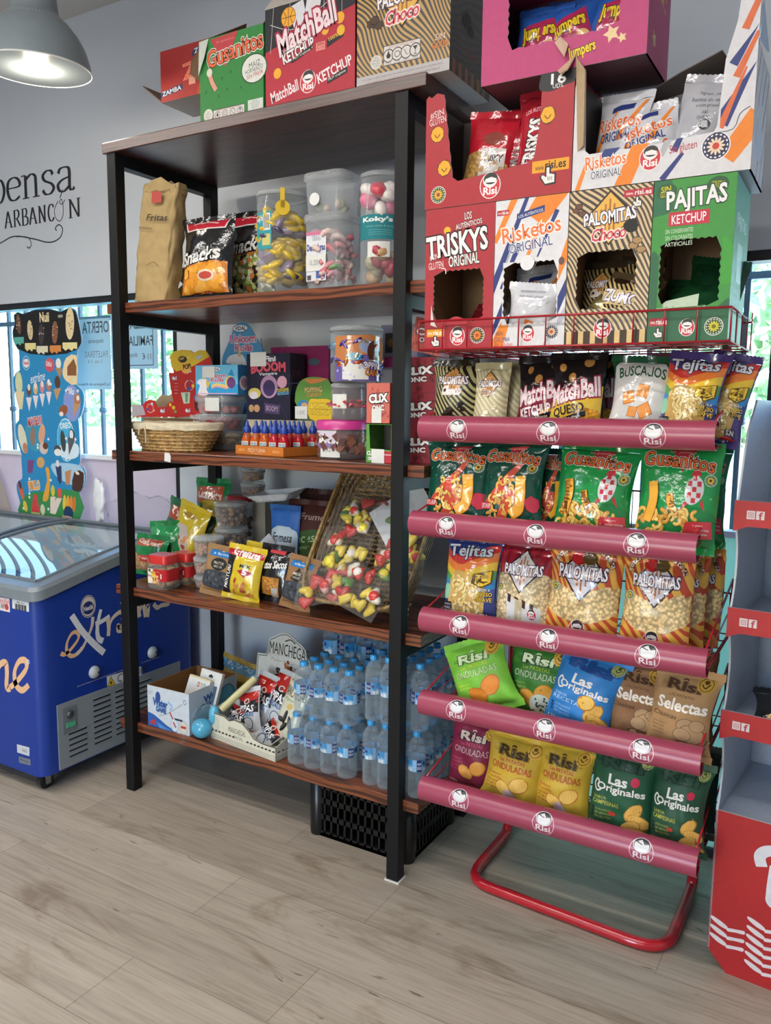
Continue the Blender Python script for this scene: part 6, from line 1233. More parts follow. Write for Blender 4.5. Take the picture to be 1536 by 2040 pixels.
def jmp(a): a.poly([(.2, .2), (.9, .35), (.8, .75), (.2, .6)], 'a82c54'); a.t('Jumpers', .5, .5, .6, .25, 'e0c030', rot=10, out='3a2a1a', b=.04); a.e(.75, .3, .12, .1, 'e0b878')
for i, (x, y, rl, l) in enumerate(((1.56, .0, .1, 'left end'), (1.66, .0, -.12, 'middle'), (1.755, -.01, .3, 'right end'))):
    inside('blue and pink snack bag at the %s of the torn pink carton' % l, x, y+.03, 2.297+(.04 if i == 2 else .035), .15, .17, .06, '2a5aa8', 'film', jmp, 81+i, lean=.2, roll=rl)
inside('blue snack bag deep inside the torn pink carton', 1.62, .1, 2.297, .17, .23, .06, '24468a', 'film', jmp, 85, roll=.1)
# sweets pack lying on the lowest strip shelf of the red display
DM = TR((2.098, .104, 0), DROT)
bag('snack_bag', 'black and yellow snack pack lying on the red display shelf', 'snack bag', .19, .13, .05, '1e2022', 'film', lambda a: (a.poly([(.1, .1), (.4, .55), (.6, .2), (.5, .05)], 'd8983c'), a.poly([(.5, .3), (.95, .2), (.9, .05), (.6, .05)], 'dca848'), a.t('NOUS', .6, .7, .5, .2, 'b0b4b4', rot=-8), a.e(.85, .15, .1, .07, '2c6a6a')), DM @ TR((.15, .035, st[2]-.044), .1, .95), 91)
# ================================================================ goods on the shelves
Z2, Z3, Z4, Z5 = LEV[1]+.0008, LEV[2]+.0008, LEV[3]+.0008, LEV[4]+.0008
def cyl(L, R_, Yc, py=None):
    """centre x and radius of a round thing seen between pixel columns L..R_ with its axis at depth Yc"""
    c = aY((L+R_)/2, py or 800, Yc); return c.x, (R_-L)/2/FPX*(c-CAM).dot(_f)
def zat(px, py, Y): return aY(px, py, Y).z
def tagpaper(parent, fn, w, h, txt=None, name='price_label'):
    """small white price label on a face given by fn(u,v,off)"""
    mb = MB(); n = 6
    mb.grid(lambda i, j: fn((i-.5)*w, (j-.5)*h, .0012), n, 2, ('dcdcd8', 'paper'))
    if txt: a = Art(w, h, 'paper'); a.t(txt, .5, .5, .6, .4, '8a8e94', b=-.005); a.emit(mb, lambda u, v, o: fn(u-w/2, v-h/2, o), .0018, .0001)
    return mb.build(name, parent)
def on_cyl(r, zc, a0): return lambda u, v, o: ((r+o)*cos(a0+u/r), (r+o)*sin(a0+u/r), zc+v)
VA = -1.0   # the side of a jar that faces the camera
def jar(name, label, x, y, z, r, h, prof=None, mat_='clear', lid=None, lid_h=.02, cat='jar', lid_r=1.03, matcol='dfe6ea'):
    t = empty(name, label, cat, (x, y, z)); mb = MB()
    P = prof or [(r*.9, 0), (r*.985, .006), (r, .02), (r, h-.012), (r*.97, h)]
    mb.lathe(P, (matcol, mat_), 36); mb.build('jar_body', t)
    mb = MB()
    if lid is None: mb.lathe([(r*.97, h), (r*1.02, h-.008), (r*1.02, h+.006), (r*.9, h+.01), (.001, h+.011)], ('e6ecee', 'tub'), 36)
    else: mb.lathe([(r*lid_r, h-.004), (r*lid_r, h+lid_h-.004), (r*lid_r*.93, h+lid_h), (.001, h+lid_h)], (lid, 'plastic'), 36)
    mb.build('lid', t); return t
def fill(t, r, z0, z1, n, size, cols, fin='candy', name='sweets', sq=(1, 1, .7), seed=1, shape='ball', label=None):
    """loose sweets or nuts seen through a clear wall"""
    rr = random.Random(seed); mb = MB()
    for i in range(n):
        a = rr.uniform(0, 6.28) if rr.random() < .35 else rr.uniform(VA-1.5, VA+1.5); q = r*(rr.uniform(.45, .9) if rr.random() < .3 else .86)-size*.4
        p = Vector((q*cos(a), q*sin(a), rr.uniform(z0+size*.6, z1))); c = (rr.choice(cols), fin); e = (rr.uniform(-1, 1), rr.uniform(-1, 1), rr.uniform(-1, 1))
        b = MB()
        if shape == 'ball': b.ball((0, 0, 0), size, c, 8, 6, sq)
        elif shape == 'arc': b.tube([(size*cos(t_*.6), size*sin(t_*.6), 0) for t_ in range(6)], [size*.3, size*.42, size*.45, size*.45, size*.42, size*.3], c, 7)
        elif shape == 'bar': b.box(-size, size, -size*.5, size*.5, -size*.35, size*.35, c)
        elif shape == 'stick': b.tube([(-size, 0, 0), (size, 0, 0)], size*.09, c, 6)
        elif shape == 'pack': b.ball((0, 0, 0), size, c, 8, 6, (1, .38, .85))
        b.move(Matrix.Translation(p) @ Vector(e).to_track_quat('Z', 'Y').to_matrix().to_4x4()); mb.add(b.v, b.f, c, shape != 'bar')
    o = mb.build(name, t, label); o['kind'] = 'stuff'; return o
def wraplabel(t, r, z0, z1, a0, a1, col, art=None, fin='paper', name='label_sleeve'):
    mb = MB(); w = (a1-a0)*r
    mb.grid(lambda i, j: ((r+.0006)*cos(a0+i*(a1-a0)), (r+.0006)*sin(a0+i*(a1-a0)), z0+j*(z1-z0)), 24, 1, (col, fin))
    if art: a = Art(w, z1-z0, fin); art(a); a.emit(mb, lambda u, v, o: ((r+o)*cos(a0+u/r), (r+o)*sin(a0+u/r), z0+v), .0012, .0001, cuts=([w*i/24 for i in range(1, 24)], []))
    return mb.build(name, t)
def bagp(name, label, L, R_, top, Y, z, col, fin, art, seed, T=.06, lean=.12, roll=0, yaw=0, group=None, bot=None, base=None, wr=1.0, W_=None, H=None, nu=14, nv=18, cat='snack bag', seal_col=None, xo=0):
    py = bot or (top+80); Ym = Y+T*.45; x0, x1 = aY(L, py, Ym).x, aY(R_, py, Ym).x; sh = -math.tan(roll)*max(0, aY(L, py, Ym).z-z); x0 += sh; x1 += sh; H_ = H or (zat((L+R_)/2, top, Y+.03)-z)/cos(lean)
    return bag(name, label, cat, W_ or (x1-x0)*1.06, H_, T, col, fin, art, TR(((x0+x1)/2+xo, Y+T*.55, z), yaw, lean, roll), seed, group, nu=nu, nv=nv, base=base, wr=wr, seal_col=seal_col)
# ---------------------------------------------------------------- second board: paper bags, snacks and sweet jars
def paper_bag(label, x, y, z, w, d, h, roll, yaw, seed, art, crumple=1.0):
    mb = MB(); K = ('b39a6c', 'kraft')
    def fn(i, j):
        t = 2*pi*i; c, s_ = cos(t), sin(t); e = .28; u = abs(c)**e*(1 if c >= 0 else -1); v = abs(s_)**e*(1 if s_ >= 0 else -1); q = 1-.35*max(0, j-.75)/.25
        n = noise.noise(Vector((u*3+seed, v*3, j*9)))*.012*crumple+noise.noise(Vector((u*9, v*9+seed, j*26)))*.005*crumple
        return (u*(w/2+n), v*(d/2*q+n), h*j+(.012*sin(u*4+seed) if j > .98 else 0))
    mb.grid(fn, 48, 26, K, wrap=True); mb.poly([fn(i/48, 0) for i in range(48)], K)
    mb.grid(lambda i, j: tuple(a*b for a, b in zip(fn(i, .9+.1*j), (.985, .985, .995))), 48, 2, ('8a7450', 'kraft'), wrap=True, flip=True)
    if art: a = Art(w, h, 'matte'); art(a); a.emit(mb, lambda u, v, o: (u-w/2, -d/2-.011-o, v), .001, .0002)
    o = mb.build('paper_bag', matrix=TR((x, y, z), yaw, 0, roll)); return tag(o, label, 'paper bag')
paper_bag('tall brown paper bag of crisps standing by the left post', .118, .108, Z2, .148, .085, .42, .12, .12, 2, lambda a: (a.poly([(.42, .8), (.72, .81), (.7, .88), (.62, .9), (.42, .89)], 'b84a40'), a.t('Fritas', .62, .69, .6, .05, '3a2c1c', rot=2, shear=.25), a.t('artesanas', .3, .6, .4, .02, '5a4428', shear=.2, b=0), a.line([(.4, .3), (.6, .33), (.75, .3)], .02, '8a7040', sm=4)), .8)
paper_bag('small crumpled brown paper bag lying behind the tall one', .235, .2, Z2, .14, .09, .15, .0, -.4, 5, None, 1.5)
def snk(kind):
    def f(a):
        a.poly([(.12, .82), (.9, .82), (.93, .97), (.08, .97)], 'e4d8d4'); a.poly([(.14, .835), (.88, .835), (.91, .955), (.1, .955)], 'b8283a'); a.line([(.25, .9), (.45, .92), (.75, .89)], .02, 'e8c0b8', sm=4)
        if kind: a.r(.04, .04, .96, .42, 'c87a24'); [a.e(random.uniform(.1, .9), random.uniform(.06, .42), .075, .075, random.choice(['f0a838', 'e89a2c', 'f4b44c'])) for i in range(46)]; a.e(.6, .26, .16, .08, 'e8d8c0'); a.e(.6, .26, .13, .05, 'c85040'); a.poly([(.05, .03), (.95, .03), (.6, .09), (.3, .07)], '8a2414')
        else: a.r(.04, .04, .96, .58, '6a6a44'); [a.e(random.uniform(.08, .92), random.uniform(.05, .56), .045, .04, random.choice(['b8c47c', 'e0d8b0', '8aa04c', 'd8dcc0', 'c87a3c', '2a2420']), wob=.2) for i in range(130)]
        a.t('Snacks', .46, .5 if kind else .6, .8, .15, 'f0ece8', rot=6, out='17161a', b=.03, o=.08, shear=.2); a.t('Verbena y Croquetas', .5, .395 if kind else .5, .7, .045, 'e0822c' if kind else 'd88a3c', b=0, rot=5)
    return f
bagp('snack_bag', 'black snack bag with orange cheese balls on the second board', 357, 455, 426, .05, Z2, '17171a', 'film', snk(1), 101, T=.09, bot=520, lean=.08)
bagp('snack_bag', 'black snack bag with a green and cream mix, beside the clear jar', 455, 545, 414, .19, Z2, '17171a', 'film', snk(0), 102, T=.085, bot=520, lean=.08)
bagp('snack_bag', 'black snack bag behind the one with cheese balls, only its top edge showing', 432, 520, 426, .3, Z2, '1a1a1d', 'film', snk(0), 103, T=.08, bot=520)
x, r = cyl(513, 612, .105, 480); h = zat(560, 386, .105)-Z2-.012
t = jar('candy_jar', 'tall clear jar of yellow wrapped sweets with a yellow seal', x, .105, Z2, r, h, cat='candy jar')
fill(t, r, .02, h*.82, 95, .034, ['c8a82c', 'd8b83c', '3a3050', 'b8982c', 'a88c24', '8a7a90', 'c8ac30', 'd0b034'], 'film', shape='pack', seed=3)
wraplabel(t, r, .13, .245, VA-1.35, VA-.35, '3f97a0', lambda a: (a.t("Koky's", .3, .82, .55, .2, 'ece8e4', b=.03), a.r(.6, .5, .95, .95, 'dcdcdc'), [a.r(.63+.05*i, .55, .655+.05*i, .9, '3a3a3a') for i in range(6)], a.r(.55, .1, .95, .4, 'c8c078')))
mb = MB(); mb.lathe([(.023, 0), (.023, .002)], ('d8b424', 'plastic'), 20); mb.box(-.007, .007, .0, .06, 0, .002, ('d8b424', 'plastic')); mb.move(Matrix.Translation(((r+.001)*cos(VA+.1), (r+.001)*sin(VA+.1), h-.05)) @ Matrix.Rotation(VA+.1+pi/2, 4, 'Z') @ Matrix.Rotation(pi/2, 4, 'X')); mb.build('tear_seal', t)
x, r = cyl(608, 718, .15, 480); h = zat(663, 436, .15)-Z2; hl = .028
t = empty('candy_tub', 'clear square-cornered tub of jelly dentures with a pink and white label', 'candy tub', (x, .15, Z2))
def sq_ring(w, z, n=40, e=.42): return [(w*abs(cos(2*pi*i/n))**e*(1 if cos(2*pi*i/n) >= 0 else -1), w*.85*abs(sin(2*pi*i/n))**e*(1 if sin(2*pi*i/n) >= 0 else -1), z) for i in range(n)]
def sq_shell(mb, prof, m, n=40, cap0=True, cap1=False):
    R_ = [sq_ring(w, z, n) for w, z in prof]; mb.add([p for q in R_ for p in q], [(j*n+i, j*n+(i+1) % n, (j+1)*n+(i+1) % n, (j+1)*n+i) for j in range(len(prof)-1) for i in range(n)], m, True)
    if cap0: mb.add(R_[0], [range(n)[::-1]], m)
    if cap1: mb.add(R_[-1], [range(n)], m)
wq = r*.86
def tub(t, w, h, m='tub', lidm=('e4e8ea', 'tub')):
    mb = MB(); sq_shell(mb, [(w*.88, 0), (w*.9, .006), (w, h-.004)], ('dfe4e8', m)); mb.build('tub_body', t)
    mb = MB(); sq_shell(mb, [(w*1.0, h-.02), (w*1.06, h-.018), (w*1.06, h), (w*1.02, h+.006)], lidm, cap0=False, cap1=True); mb.build('lid', t)
tub(t, wq, h); fill(t, wq*.92, .01, h*.72, 60, .022, ['d88a94', 'e8b4b4', 'c8707c', 'e0c8c0', '7a9a70', 'c890a0'], shape='arc', seed=5, name='sweets')
FYQ = -wq*.85*.985
def fq(u, v, o): return (u-wq*.25, FYQ-o-.002, v)
mb = MB(); mb.grid(lambda i, j: fq((i-.5)*wq*1.0, .03+j*.15, 0), 2, 2, ('dcdce4', 'paper')); a = Art(wq*1.0, .15, 'paper'); a.t('VIDAL', .5, .88, .4, .1, 'e8e8ee', out='3a4468', b=.02); a.t('Dentaduras', .5, .68, .9, .13, '3a4a8a', b=.03); a.e(.28, .48, .2, .1, 'c8707c'); a.e(.28, .46, .15, .05, 'ece8e0'); a.e(.76, .48, .18, .12, '4a9ac8'); a.r(0, .93, 1, 1, 'd07a98'); a.r(.05, .02, .25, .12, '5a5a60'); a.r(.5, .05, .95, .2, '4a6aa8'); a.emit(mb, lambda u, v, o: fq(u-wq*.5, .03+v, o), .0006, .00005); mb.build('paper_label', t)
tagpaper(t, lambda u, v, o: fq(u+.0, .085+v, o+.001), .075, .05, '0,20€')
h1 = h+.006; hh = zat(663, 355, .15)-Z2-h1
t = empty('candy_tub', 'nearly empty clear tub stacked on the jelly denture tub', 'candy tub', (x, .15, Z2+h1+.001)); tub(t, wq*1.0, hh); fill(t, wq*.8, .004, .03, 8, .016, ['b8c0a0', 'c8b8a8'], seed=6)
mb = MB(); mb.lathe([(.019, 0), (.019, .002)], ('e6e6e6', 'paper'), 20); mb.move(Matrix.Translation((-wq*.3, -wq*.85-.003, hh*.35)) @ Matrix.Rotation(pi/2, 4, 'X')); mb.build('round_sticker', t)
x, r = cyl(718, 800, .14, 460); h = zat(755, 348, .14)-Z2-.012
t = jar('candy_jar', 'tall clear jar of marshmallows with a teal band, beside the right post', x, .14, Z2, r, h, cat='candy jar')
fill(t, r, .01, h*.35, 14, .03, ['d8d0a8', 'c8c098', 'a83c4c', 'c09a70'], seed=7); fill(t, r, h*.62, h*.9, 16, .03, ['e0d8d4', 'd87a98', '5a8a50', 'c84a5a', 'e8e0dc'], seed=8, name='marshmallows')
wraplabel(t, r, h*.42, h*.64, VA-1.5, VA+1.3, '2f7f88', lambda a: (a.t("Koky's", .45, .78, .55, .24, 'e8f0ec', b=.04), a.t('sweet candy & more', .5, .52, .5, .09, '9ac0b4', b=0), [a.r(.3, .36-.09*i, .72, .375-.09*i, '7fb4b4') for i in range(3)]))
tagpaper(t, on_cyl(r, h*.33, VA-.15), .07, .045)
# ---------------------------------------------------------------- third board
def ring_weave(mb, ring, rows, stakes, wr, m, amp=.004, h=None, path=None, n=6):
    """woven wall: ring(i, t) gives the wall line; rows go over and under the stakes"""
    N = stakes*2
    for k in range(rows):
        t = (k+.5)/rows; pts = []
        for i in range(N):
            p, nr = ring(i/N, t); s_ = amp*(1 if (i//1+k) % 2 else -1)*(1 if i % 2 == 0 else 0); pts.append(Vector(p)+Vector(nr)*s_)
        mb.tube(pts, wr, m, n, closed=True)
    for i in range(stakes): mb.tube([ring((2*i)/N, t/6)[0] for t in range(7)], wr*.9, m, 5)
def basket_oval():
    cx, cy = .152, .152; t = empty('wicker_basket', 'oval wicker basket with a cream cloth lining on the third board', 'basket', (cx, cy, Z3)); WK = ('b8935c', 'wicker')
    def ring(i, q):
        a = 2*pi*i; k = .74+.26*q; return (.2*k*cos(a), .112*k*sin(a), .006+.085*q), (cos(a), sin(a), 0)
    mb = MB(); ring_weave(mb, ring, 13, 34, .0042, WK, .0045)
    for z in (.004, .012): mb.tube([(.2*.745*cos(2*pi*i/48), .112*.745*sin(2*pi*i/48), z+.003*(i % 2)) for i in range(48)], .006, WK, 6, closed=True)
    mb.add([(.147*cos(2*pi*i/24), .082*sin(2*pi*i/24), .003) for i in range(24)], [range(24)], WK); mb.build('woven_body', t)
    mb = MB(); CL = ('cfc2a8', 'rough')
    def lin_(i, j):
        a = 2*pi*i; n = noise.noise(Vector((cos(a)*4, sin(a)*4, j*5)))*.007
        prof = [(.70, .03), (.9, .07), (.985, .1), (1.03, .104), (1.06, .095), (1.05, .078)]; k = j*(len(prof)-1); b = min(int(k), len(prof)-2); f = k-b; q = prof[b][0]*(1-f)+prof[b+1][0]*f; z = prof[b][1]*(1-f)+prof[b+1][1]*f
        return (.2*q*cos(a)+n*cos(a), .112*q*sin(a)+n*sin(a), z+n*.6)
    mb.grid(lin_, 64, 15, CL, wrap=True); mb.add([(.14*cos(2*pi*i/24), .078*sin(2*pi*i/24), .03) for i in range(24)], [range(24)], CL); mb.build('cloth_lining', t)
    mb = MB(); a = -1.75; mb.tube(smooth([(.21*cos(a), .121*sin(a), .09), (.214*cos(a+.05), .124*sin(a+.05), .07), (.2*cos(a), .116*sin(a), .03)], 4), .003, CL, 6); mb.tube(smooth([(.21*cos(a), .121*sin(a), .085), (.21*cos(a-.12), .124*sin(a-.12), .078), (.21*cos(a-.16), .122*sin(a-.16), .06)], 4), .0035, CL, 6); mb.build('tie', t)
basket_oval()
mb = MB(); mb.sheet([(-.014, -.03), (.016, -.034), (.018, -.012), (.01, .0), (-.012, .0)], lambda u, v, w: (u, w-.002, v), .001, ('d8d8d4', 'paper')); p = aY(331, 902, .02); tag(mb.build('price_tag', matrix=TR((p.x, .026, Z3-.001))), 'blank white price tag stuck to the board edge under the wicker basket', 'price tag')
# lolly display behind the basket, raised on a carton
Y = .36; zb_ = zat(330, 834, Y); xl, xr = aY(262, 815, Y).x, aY(415, 815, Y).x
mb = MB(); mb.box(xl+.06, xr, Y+.01, Y+.13, Z3, zb_, ('8a6c4c', 'card')); tag(mb.build('cardboard_box'), 'plain brown carton under the red and yellow lolly display, hidden by the basket', 'cardboard box')
w = xr-xl; hh = zat(380, 695, Y)-zb_
t = empty('display_box', 'red and yellow lolly display box with a tall shaped header', 'display box', ((xl+xr)/2, Y, zb_))
def pp(px, py): p = aY(px, py, Y); return (p.x-(xl+xr)/2, p.z-zb_)
def P7(l): return [pp(260+x/6.98, 640+y/6.98) for x, y in l]
mb = MB(); o_ = P7([(20, 1330), (20, 1160), (175, 1165), (200, 1120), (260, 1090), (330, 1100), (380, 1195), (500, 1190), (520, 1140), (560, 1110), (600, 1130), (560, 950), (530, 715), (610, 720), (560, 580), (545, 490), (600, 420), (720, 395), (830, 405), (880, 440), (960, 400), (1050, 410), (1110, 500), (1140, 620), (1130, 900), (1060, 1000), (1000, 1180), (990, 1290), (720, 1335)])
mb.sheet(o_, lambda u, v, w_: (u, w_, v), .004, ('b5251f', 'card'), ('9a8468', 'card')); a = Art(1, 1, 'card')
def q7(l, c, sm=0): a.poly(P7(smooth(l, sm, True) if sm else l), c, False)
def t7(s_, x, y, w_, h_, c, rot=0, **k): p = P7([(x, y)])[0]; q = .00148/6.98; a.t(s_, p[0], p[1], w_*q, h_*q, c, rot=rot, **k)
def e7(x, y, rx, ry, c, rot=0): p = P7([(x, y)])[0]; q = .00148/6.98; a.e(p[0], p[1], rx*q, ry*q, c, rot=rot)
q7([(545, 490), (600, 420), (720, 397), (830, 407), (880, 445), (960, 402), (1050, 412), (1100, 490), (880, 620), (640, 700), (575, 640)], 'd0b02c', 1); q7([(20, 1330), (20, 1165), (170, 1170), (210, 1300)], 'a8a0a8'); e7(725, 530, 112, 62, '2a2018'); t7('JOHNY', 715, 525, 130, 56, 'd8b43c', 8, b=.03); t7('BEE', 800, 500, 50, 24, 'e0d0a0', 8); t7('FUNKY!', 955, 500, 150, 60, 'c8d8e8', 16, out='3a6a9c', b=.02); e7(775, 655, 130, 104, 'd8863c'); e7(775, 655, 118, 94, 'e8a850'); t7('POP!', 785, 630, 190, 90, '3a2414', 8, out='e8b83c', b=.05); t7('Spinner', 820, 705, 120, 44, 'ece8e0', 10, out='3a2414', b=.02)
for x_, y_ in ((610, 790), (443, 1245), (795, 1240)): t7('4in1', x_, y_, 112, 66, 'e8eaf0', 3, out='3a4f7a', b=.04, o=.07)
for i, s_ in enumerate(('Lollipop', 'Gummy', 'Pop', 'Whistle')): t7(s_, 635, 865+45*i, 80, 26, 'e8c8c8', 4, b=0)
e7(820, 890, 118, 100, 'e0c0c0'); e7(822, 892, 106, 88, 'a8242c'); e7(810, 940, 48, 40, '3a4a9a'); e7(820, 830, 34, 30, '8a4a3a'); e7(870, 900, 40, 36, 'd8b83c'); e7(275, 1210, 92, 90, 'e0c8c8'); e7(275, 1210, 82, 80, 'b02830'); e7(235, 1225, 32, 28, '3a4a9a'); e7(300, 1150, 28, 34, 'c8ccd4'); e7(325, 1240, 28, 26, 'c89a70'); e7(590, 1230, 64, 66, 'b8302a'); e7(555, 1160, 30, 36, 'e0c03c'); e7(600, 1200, 44, 36, 'd8b82c'); e7(625, 1255, 36, 34, '8a9a3c'); e7(925, 1150, 62, 130, '3a2430'); e7(905, 1060, 36, 50, '4a5a9a'); e7(945, 1190, 30, 40, '9a5a4a'); q7([(700, 990), (830, 985), (820, 1140), (740, 1145)], 'b8c8b0'); q7([(760, 1000), (800, 1000), (795, 1130), (765, 1130)], '6a8a70')
a.emit(mb, lambda u, v, o: (u, -o, v), .0004, .00004); mb.build('printed_panel', t)
mb = MB(); mb.sheet(P7([(20, 1330), (60, 1160), (180, 1015), (280, 1030), (320, 1005), (600, 1000), (700, 1335)]), lambda u, v, w_: (u, .1+w_, v), .003, ('a08a6c', 'card')); mb.box(-w/2, w/2, .004, .1, 0, .003, ('a08a6c', 'card')); mb.build('tray_back', t)
# clear tubs with a blue sweets box on top
Y = .335; tx, tr = cyl(393, 490, Y, 850); lev = [zat(440, py, Y-.05) for py in (893, 858, 824, 787)]
lev[0] = Z3; sw = tr*.92
for i, (lab, cols, nm) in enumerate((('lowest clear tub of pale liquorice laces in a stack of three', ['c8b890', 'b8a47c', 'd0c4a0'], 'laces'), ('middle clear tub of red jelly sweets in a stack of three', ['a83040', 'b84454', '8a2430'], 'jellies'), ('topmost clear tub with a blank price label in a stack of three', ['b85a60', 'c87a7c'], 'jellies'))):
    h_ = lev[i+1]-lev[i]-.008; t = empty('candy_tub', lab, 'candy tub', (tx, Y, lev[i]+.0005)); tub(t, sw*.94, h_); fill(t, sw*.86, .004, h_*(.75, .7, .25)[i], (46, 50, 22)[i], .016, cols, shape=('arc', 'ball', 'ball')[i], seed=20+i)
    fy = -sw*.94*.85*.99
    if i == 2: tagpaper(t, lambda u, v, o: (u+.02, fy-.004-o, h_*.55+v), .07, .05)
    if i == 1: mb = MB(); a = Art(.1, .05, 'paper'); a.t('FRESAS', .3, .6, .5, .3, 'd8c8cc'); a.t('finas', .35, .25, .3, .25, 'd8c8cc'); a.emit(mb, lambda u, v, o: (u-.1, fy-.002-o, v+.02), .0004, .00005); mb.build('print', t)
def vidal(a, x, y, k): a.e(x, y, .5*k, .2*k, '3a4a70'); a.e(x, y, .46*k, .17*k, 'e8ecf2'); a.t('VIDAL', x, y, .7*k, .2*k*a.W/a.H, '3a4468', b=.03)
def unic(a):
    a.r(0, 0, 1, .35, '2f9ad0'); vidal(a, .5, .86, .22); a.t('Unicorn', .52, .64, .4, .15, 'c85a78', out='eceef4', b=.03); a.t('Rolls', .52, .5, .3, .13, 'c85a78', out='eceef4', b=.03); a.poly([(.78, .66), (.86, .88), (.92, .62)], '2a8ac0')
    a.line([(.38, .26), (.5, .32), (.66, .28), (.76, .24)], .07, 'e0c878', sm=4); a.line([(.38, .22), (.5, .28), (.66, .24), (.76, .2)], .03, 'e0a0a8', sm=4); a.e(.82, .42, .12, .11, 'e0c878'); a.e(.845, .4, .1, .1, '6a4078'); a.poly(smooth([(.06, .0), (.1, .3), (.04, .42), (.1, .52), (.24, .55), (.3, .4), (.26, .2), (.3, .0)], 3, True), 'e4e0e4'); a.poly(smooth([(.26, .5), (.34, .4), (.3, .2), (.36, .1), (.27, .25)], 3, True), 'd8b84c'); a.poly([(.17, .53), (.2, .72), (.23, .53)], 'e0c070'); a.r(.04, .02, .96, .055, 'd8a0b8')
x0, x1 = aY(390, 770, .29).x, aY(474, 770, .29).x; hb = zat(430, 728, .29)-lev[3]
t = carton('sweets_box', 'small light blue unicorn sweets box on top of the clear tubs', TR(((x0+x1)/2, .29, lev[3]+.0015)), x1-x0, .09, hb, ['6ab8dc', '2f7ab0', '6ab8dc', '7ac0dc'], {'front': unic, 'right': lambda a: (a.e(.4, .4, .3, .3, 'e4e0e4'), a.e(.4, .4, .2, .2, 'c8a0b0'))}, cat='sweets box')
tagpaper(t, lambda u, v, o: (u-.038, -o-.0005, .085+v), .062, .042)
Y = .425; x0, x1 = aY(442, 700, Y).x, aY(527, 700, Y).x; w = x1-x0; zt_ = zat(484, 641, Y); h = zt_-Z3
ol = [(0, 0), (w, 0), (w, h*.72)]+smooth([(w*.98, h*.78), (w*.8, h*.88), (w*.66, h*.97), (w*.5, h), (w*.32, h*.97), (w*.2, h*.87), (w*.02, h*.74)], 3)+[(0, h*.7)]
t = display_carton('display_box', 'tall blue unicorn sweets display with a rounded header at the back of the board', TR(((x0+x1)/2, Y, Z3)), w, .075, h, '4f93c4', lambda a: (vidal(a, .45, .95, .36), a.t('Unicorn', .5, .87, .6, .06, 'c85a78', out='dfe4ee', b=.03), a.t('Rolls', .52, .8, .4, .055, 'c85a78', out='dfe4ee', b=.03), a.poly(smooth([(.2, .5), (.25, .66), (.1, .68), (.2, .74), (.5, .74), (.6, .62), (.5, .5)], 3, True), 'dcd8de'), a.poly([(.38, .73), (.42, .82), (.46, .73)], 'd8b870'), a.e(.85, .68, .16, .14, 'd8b860'), a.e(.9, .67, .13, .12, '4a3424'), a.line([(.15, .6), (.5, .58), (.8, .64)], .05, 'd8c070', sm=4)), outline=ol, side=('4488b8', 'card'), top=False, side_h=h*.68, back_h=h*.68)
# shelf raiser behind the bottle tray
RZ = zat(535, 836, .33); mb = MB(); xa, xb = aY(494, 840, .33).x, aY(672, 840, .33).x; mb.box(xa, xb, .325, .423, Z3, RZ-.001, ('b8ac94', 'card')); tag(mb.build('cardboard_box'), 'long beige carton behind the orange bottle tray, holding up the vampire box', 'cardboard box')
Y = .33; x0, x1 = aY(492, 760, Y).x, aY(578, 760, Y).x; h = zat(540, 704, Y)-RZ
def boom(a):
    for i in range(7): a.line([(.5, .55), (.5+.7*cos(i*.9), .55+.7*sin(i*.9))], .012, '2c2a50')
    for k in (.25, .4, .55): a.line([(.5+k*cos(i*.45), .55+k*.7*sin(i*.45)) for i in range(15)], .008, '2c2a50')
    a.e(.55, .92, .16, .07, '3a3a44'); a.t('Fini', .55, .92, .24, .075, 'e0e0e4', b=.04); a.t('BOOOM', .5, .78, .78, .13, 'd8566a', rot=2, out='4a1824', b=.05, arch=.02); a.t('Vampire', .5, .69, .42, .06, 'e8e4ec', rot=2, out='2a2030', b=.02)
    a.e(.52, .5, .2, .21, 'b088a8'); a.e(.52, .48, .14, .15, '3a2c5a'); a.e(.82, .57, .11, .11, 'd8a0b4'); a.e(.18, .4, .15, .1, 'c8b860'); a.e(.16, .37, .1, .07, 'd0c8d0'); a.t('TOOTH SHOWER', .84, .45, .26, .05, 'd8c83c', rot=5, b=.02); a.t('PAINTING BLUE', .84, .4, .26, .045, '6ab0d8', rot=5, b=.02); a.e(.1, .17, .06, .07, 'b89068'); a.e(.23, .17, .07, .07, 'b89068'); a.poly([(.4, .26), (.78, .22), (.75, .08), (.42, .1)], '4a3a60'); a.t('BOOM', .58, .17, .26, .08, 'a890a8', rot=-5)
t = carton('sweets_box', 'black vampire bubble gum box with purple print on the third board', TR(((x0+x1)/2, Y, RZ)), x1-x0, .09, h, ['1a1830', '121218', '121218', '17161e'], {'front': boom, 'right': lambda a: (a.t('BOOOM', .4, .7, .5, .1, '4a3040'), a.t('VAMPIRE', .35, .4, .6, .06, '3a3c48', rot=90))}, cat='sweets box')
tagpaper(t, lambda u, v, o: (u-.045, -o-.0005, h-.02+v), .075, .052)
Y = .445; x0, x1 = aY(540, 740, Y).x, aY(655, 740, Y).x; h = zat(600, 690, Y)-Z3
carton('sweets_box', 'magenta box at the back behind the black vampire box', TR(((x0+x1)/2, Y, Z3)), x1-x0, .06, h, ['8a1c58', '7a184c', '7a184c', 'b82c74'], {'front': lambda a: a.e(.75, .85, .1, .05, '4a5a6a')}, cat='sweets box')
Y = .332; x0, x1 = aY(592, 790, Y).x, aY(660, 790, Y).x; w = x1-x0; h = zat(625, 752, Y)-RZ
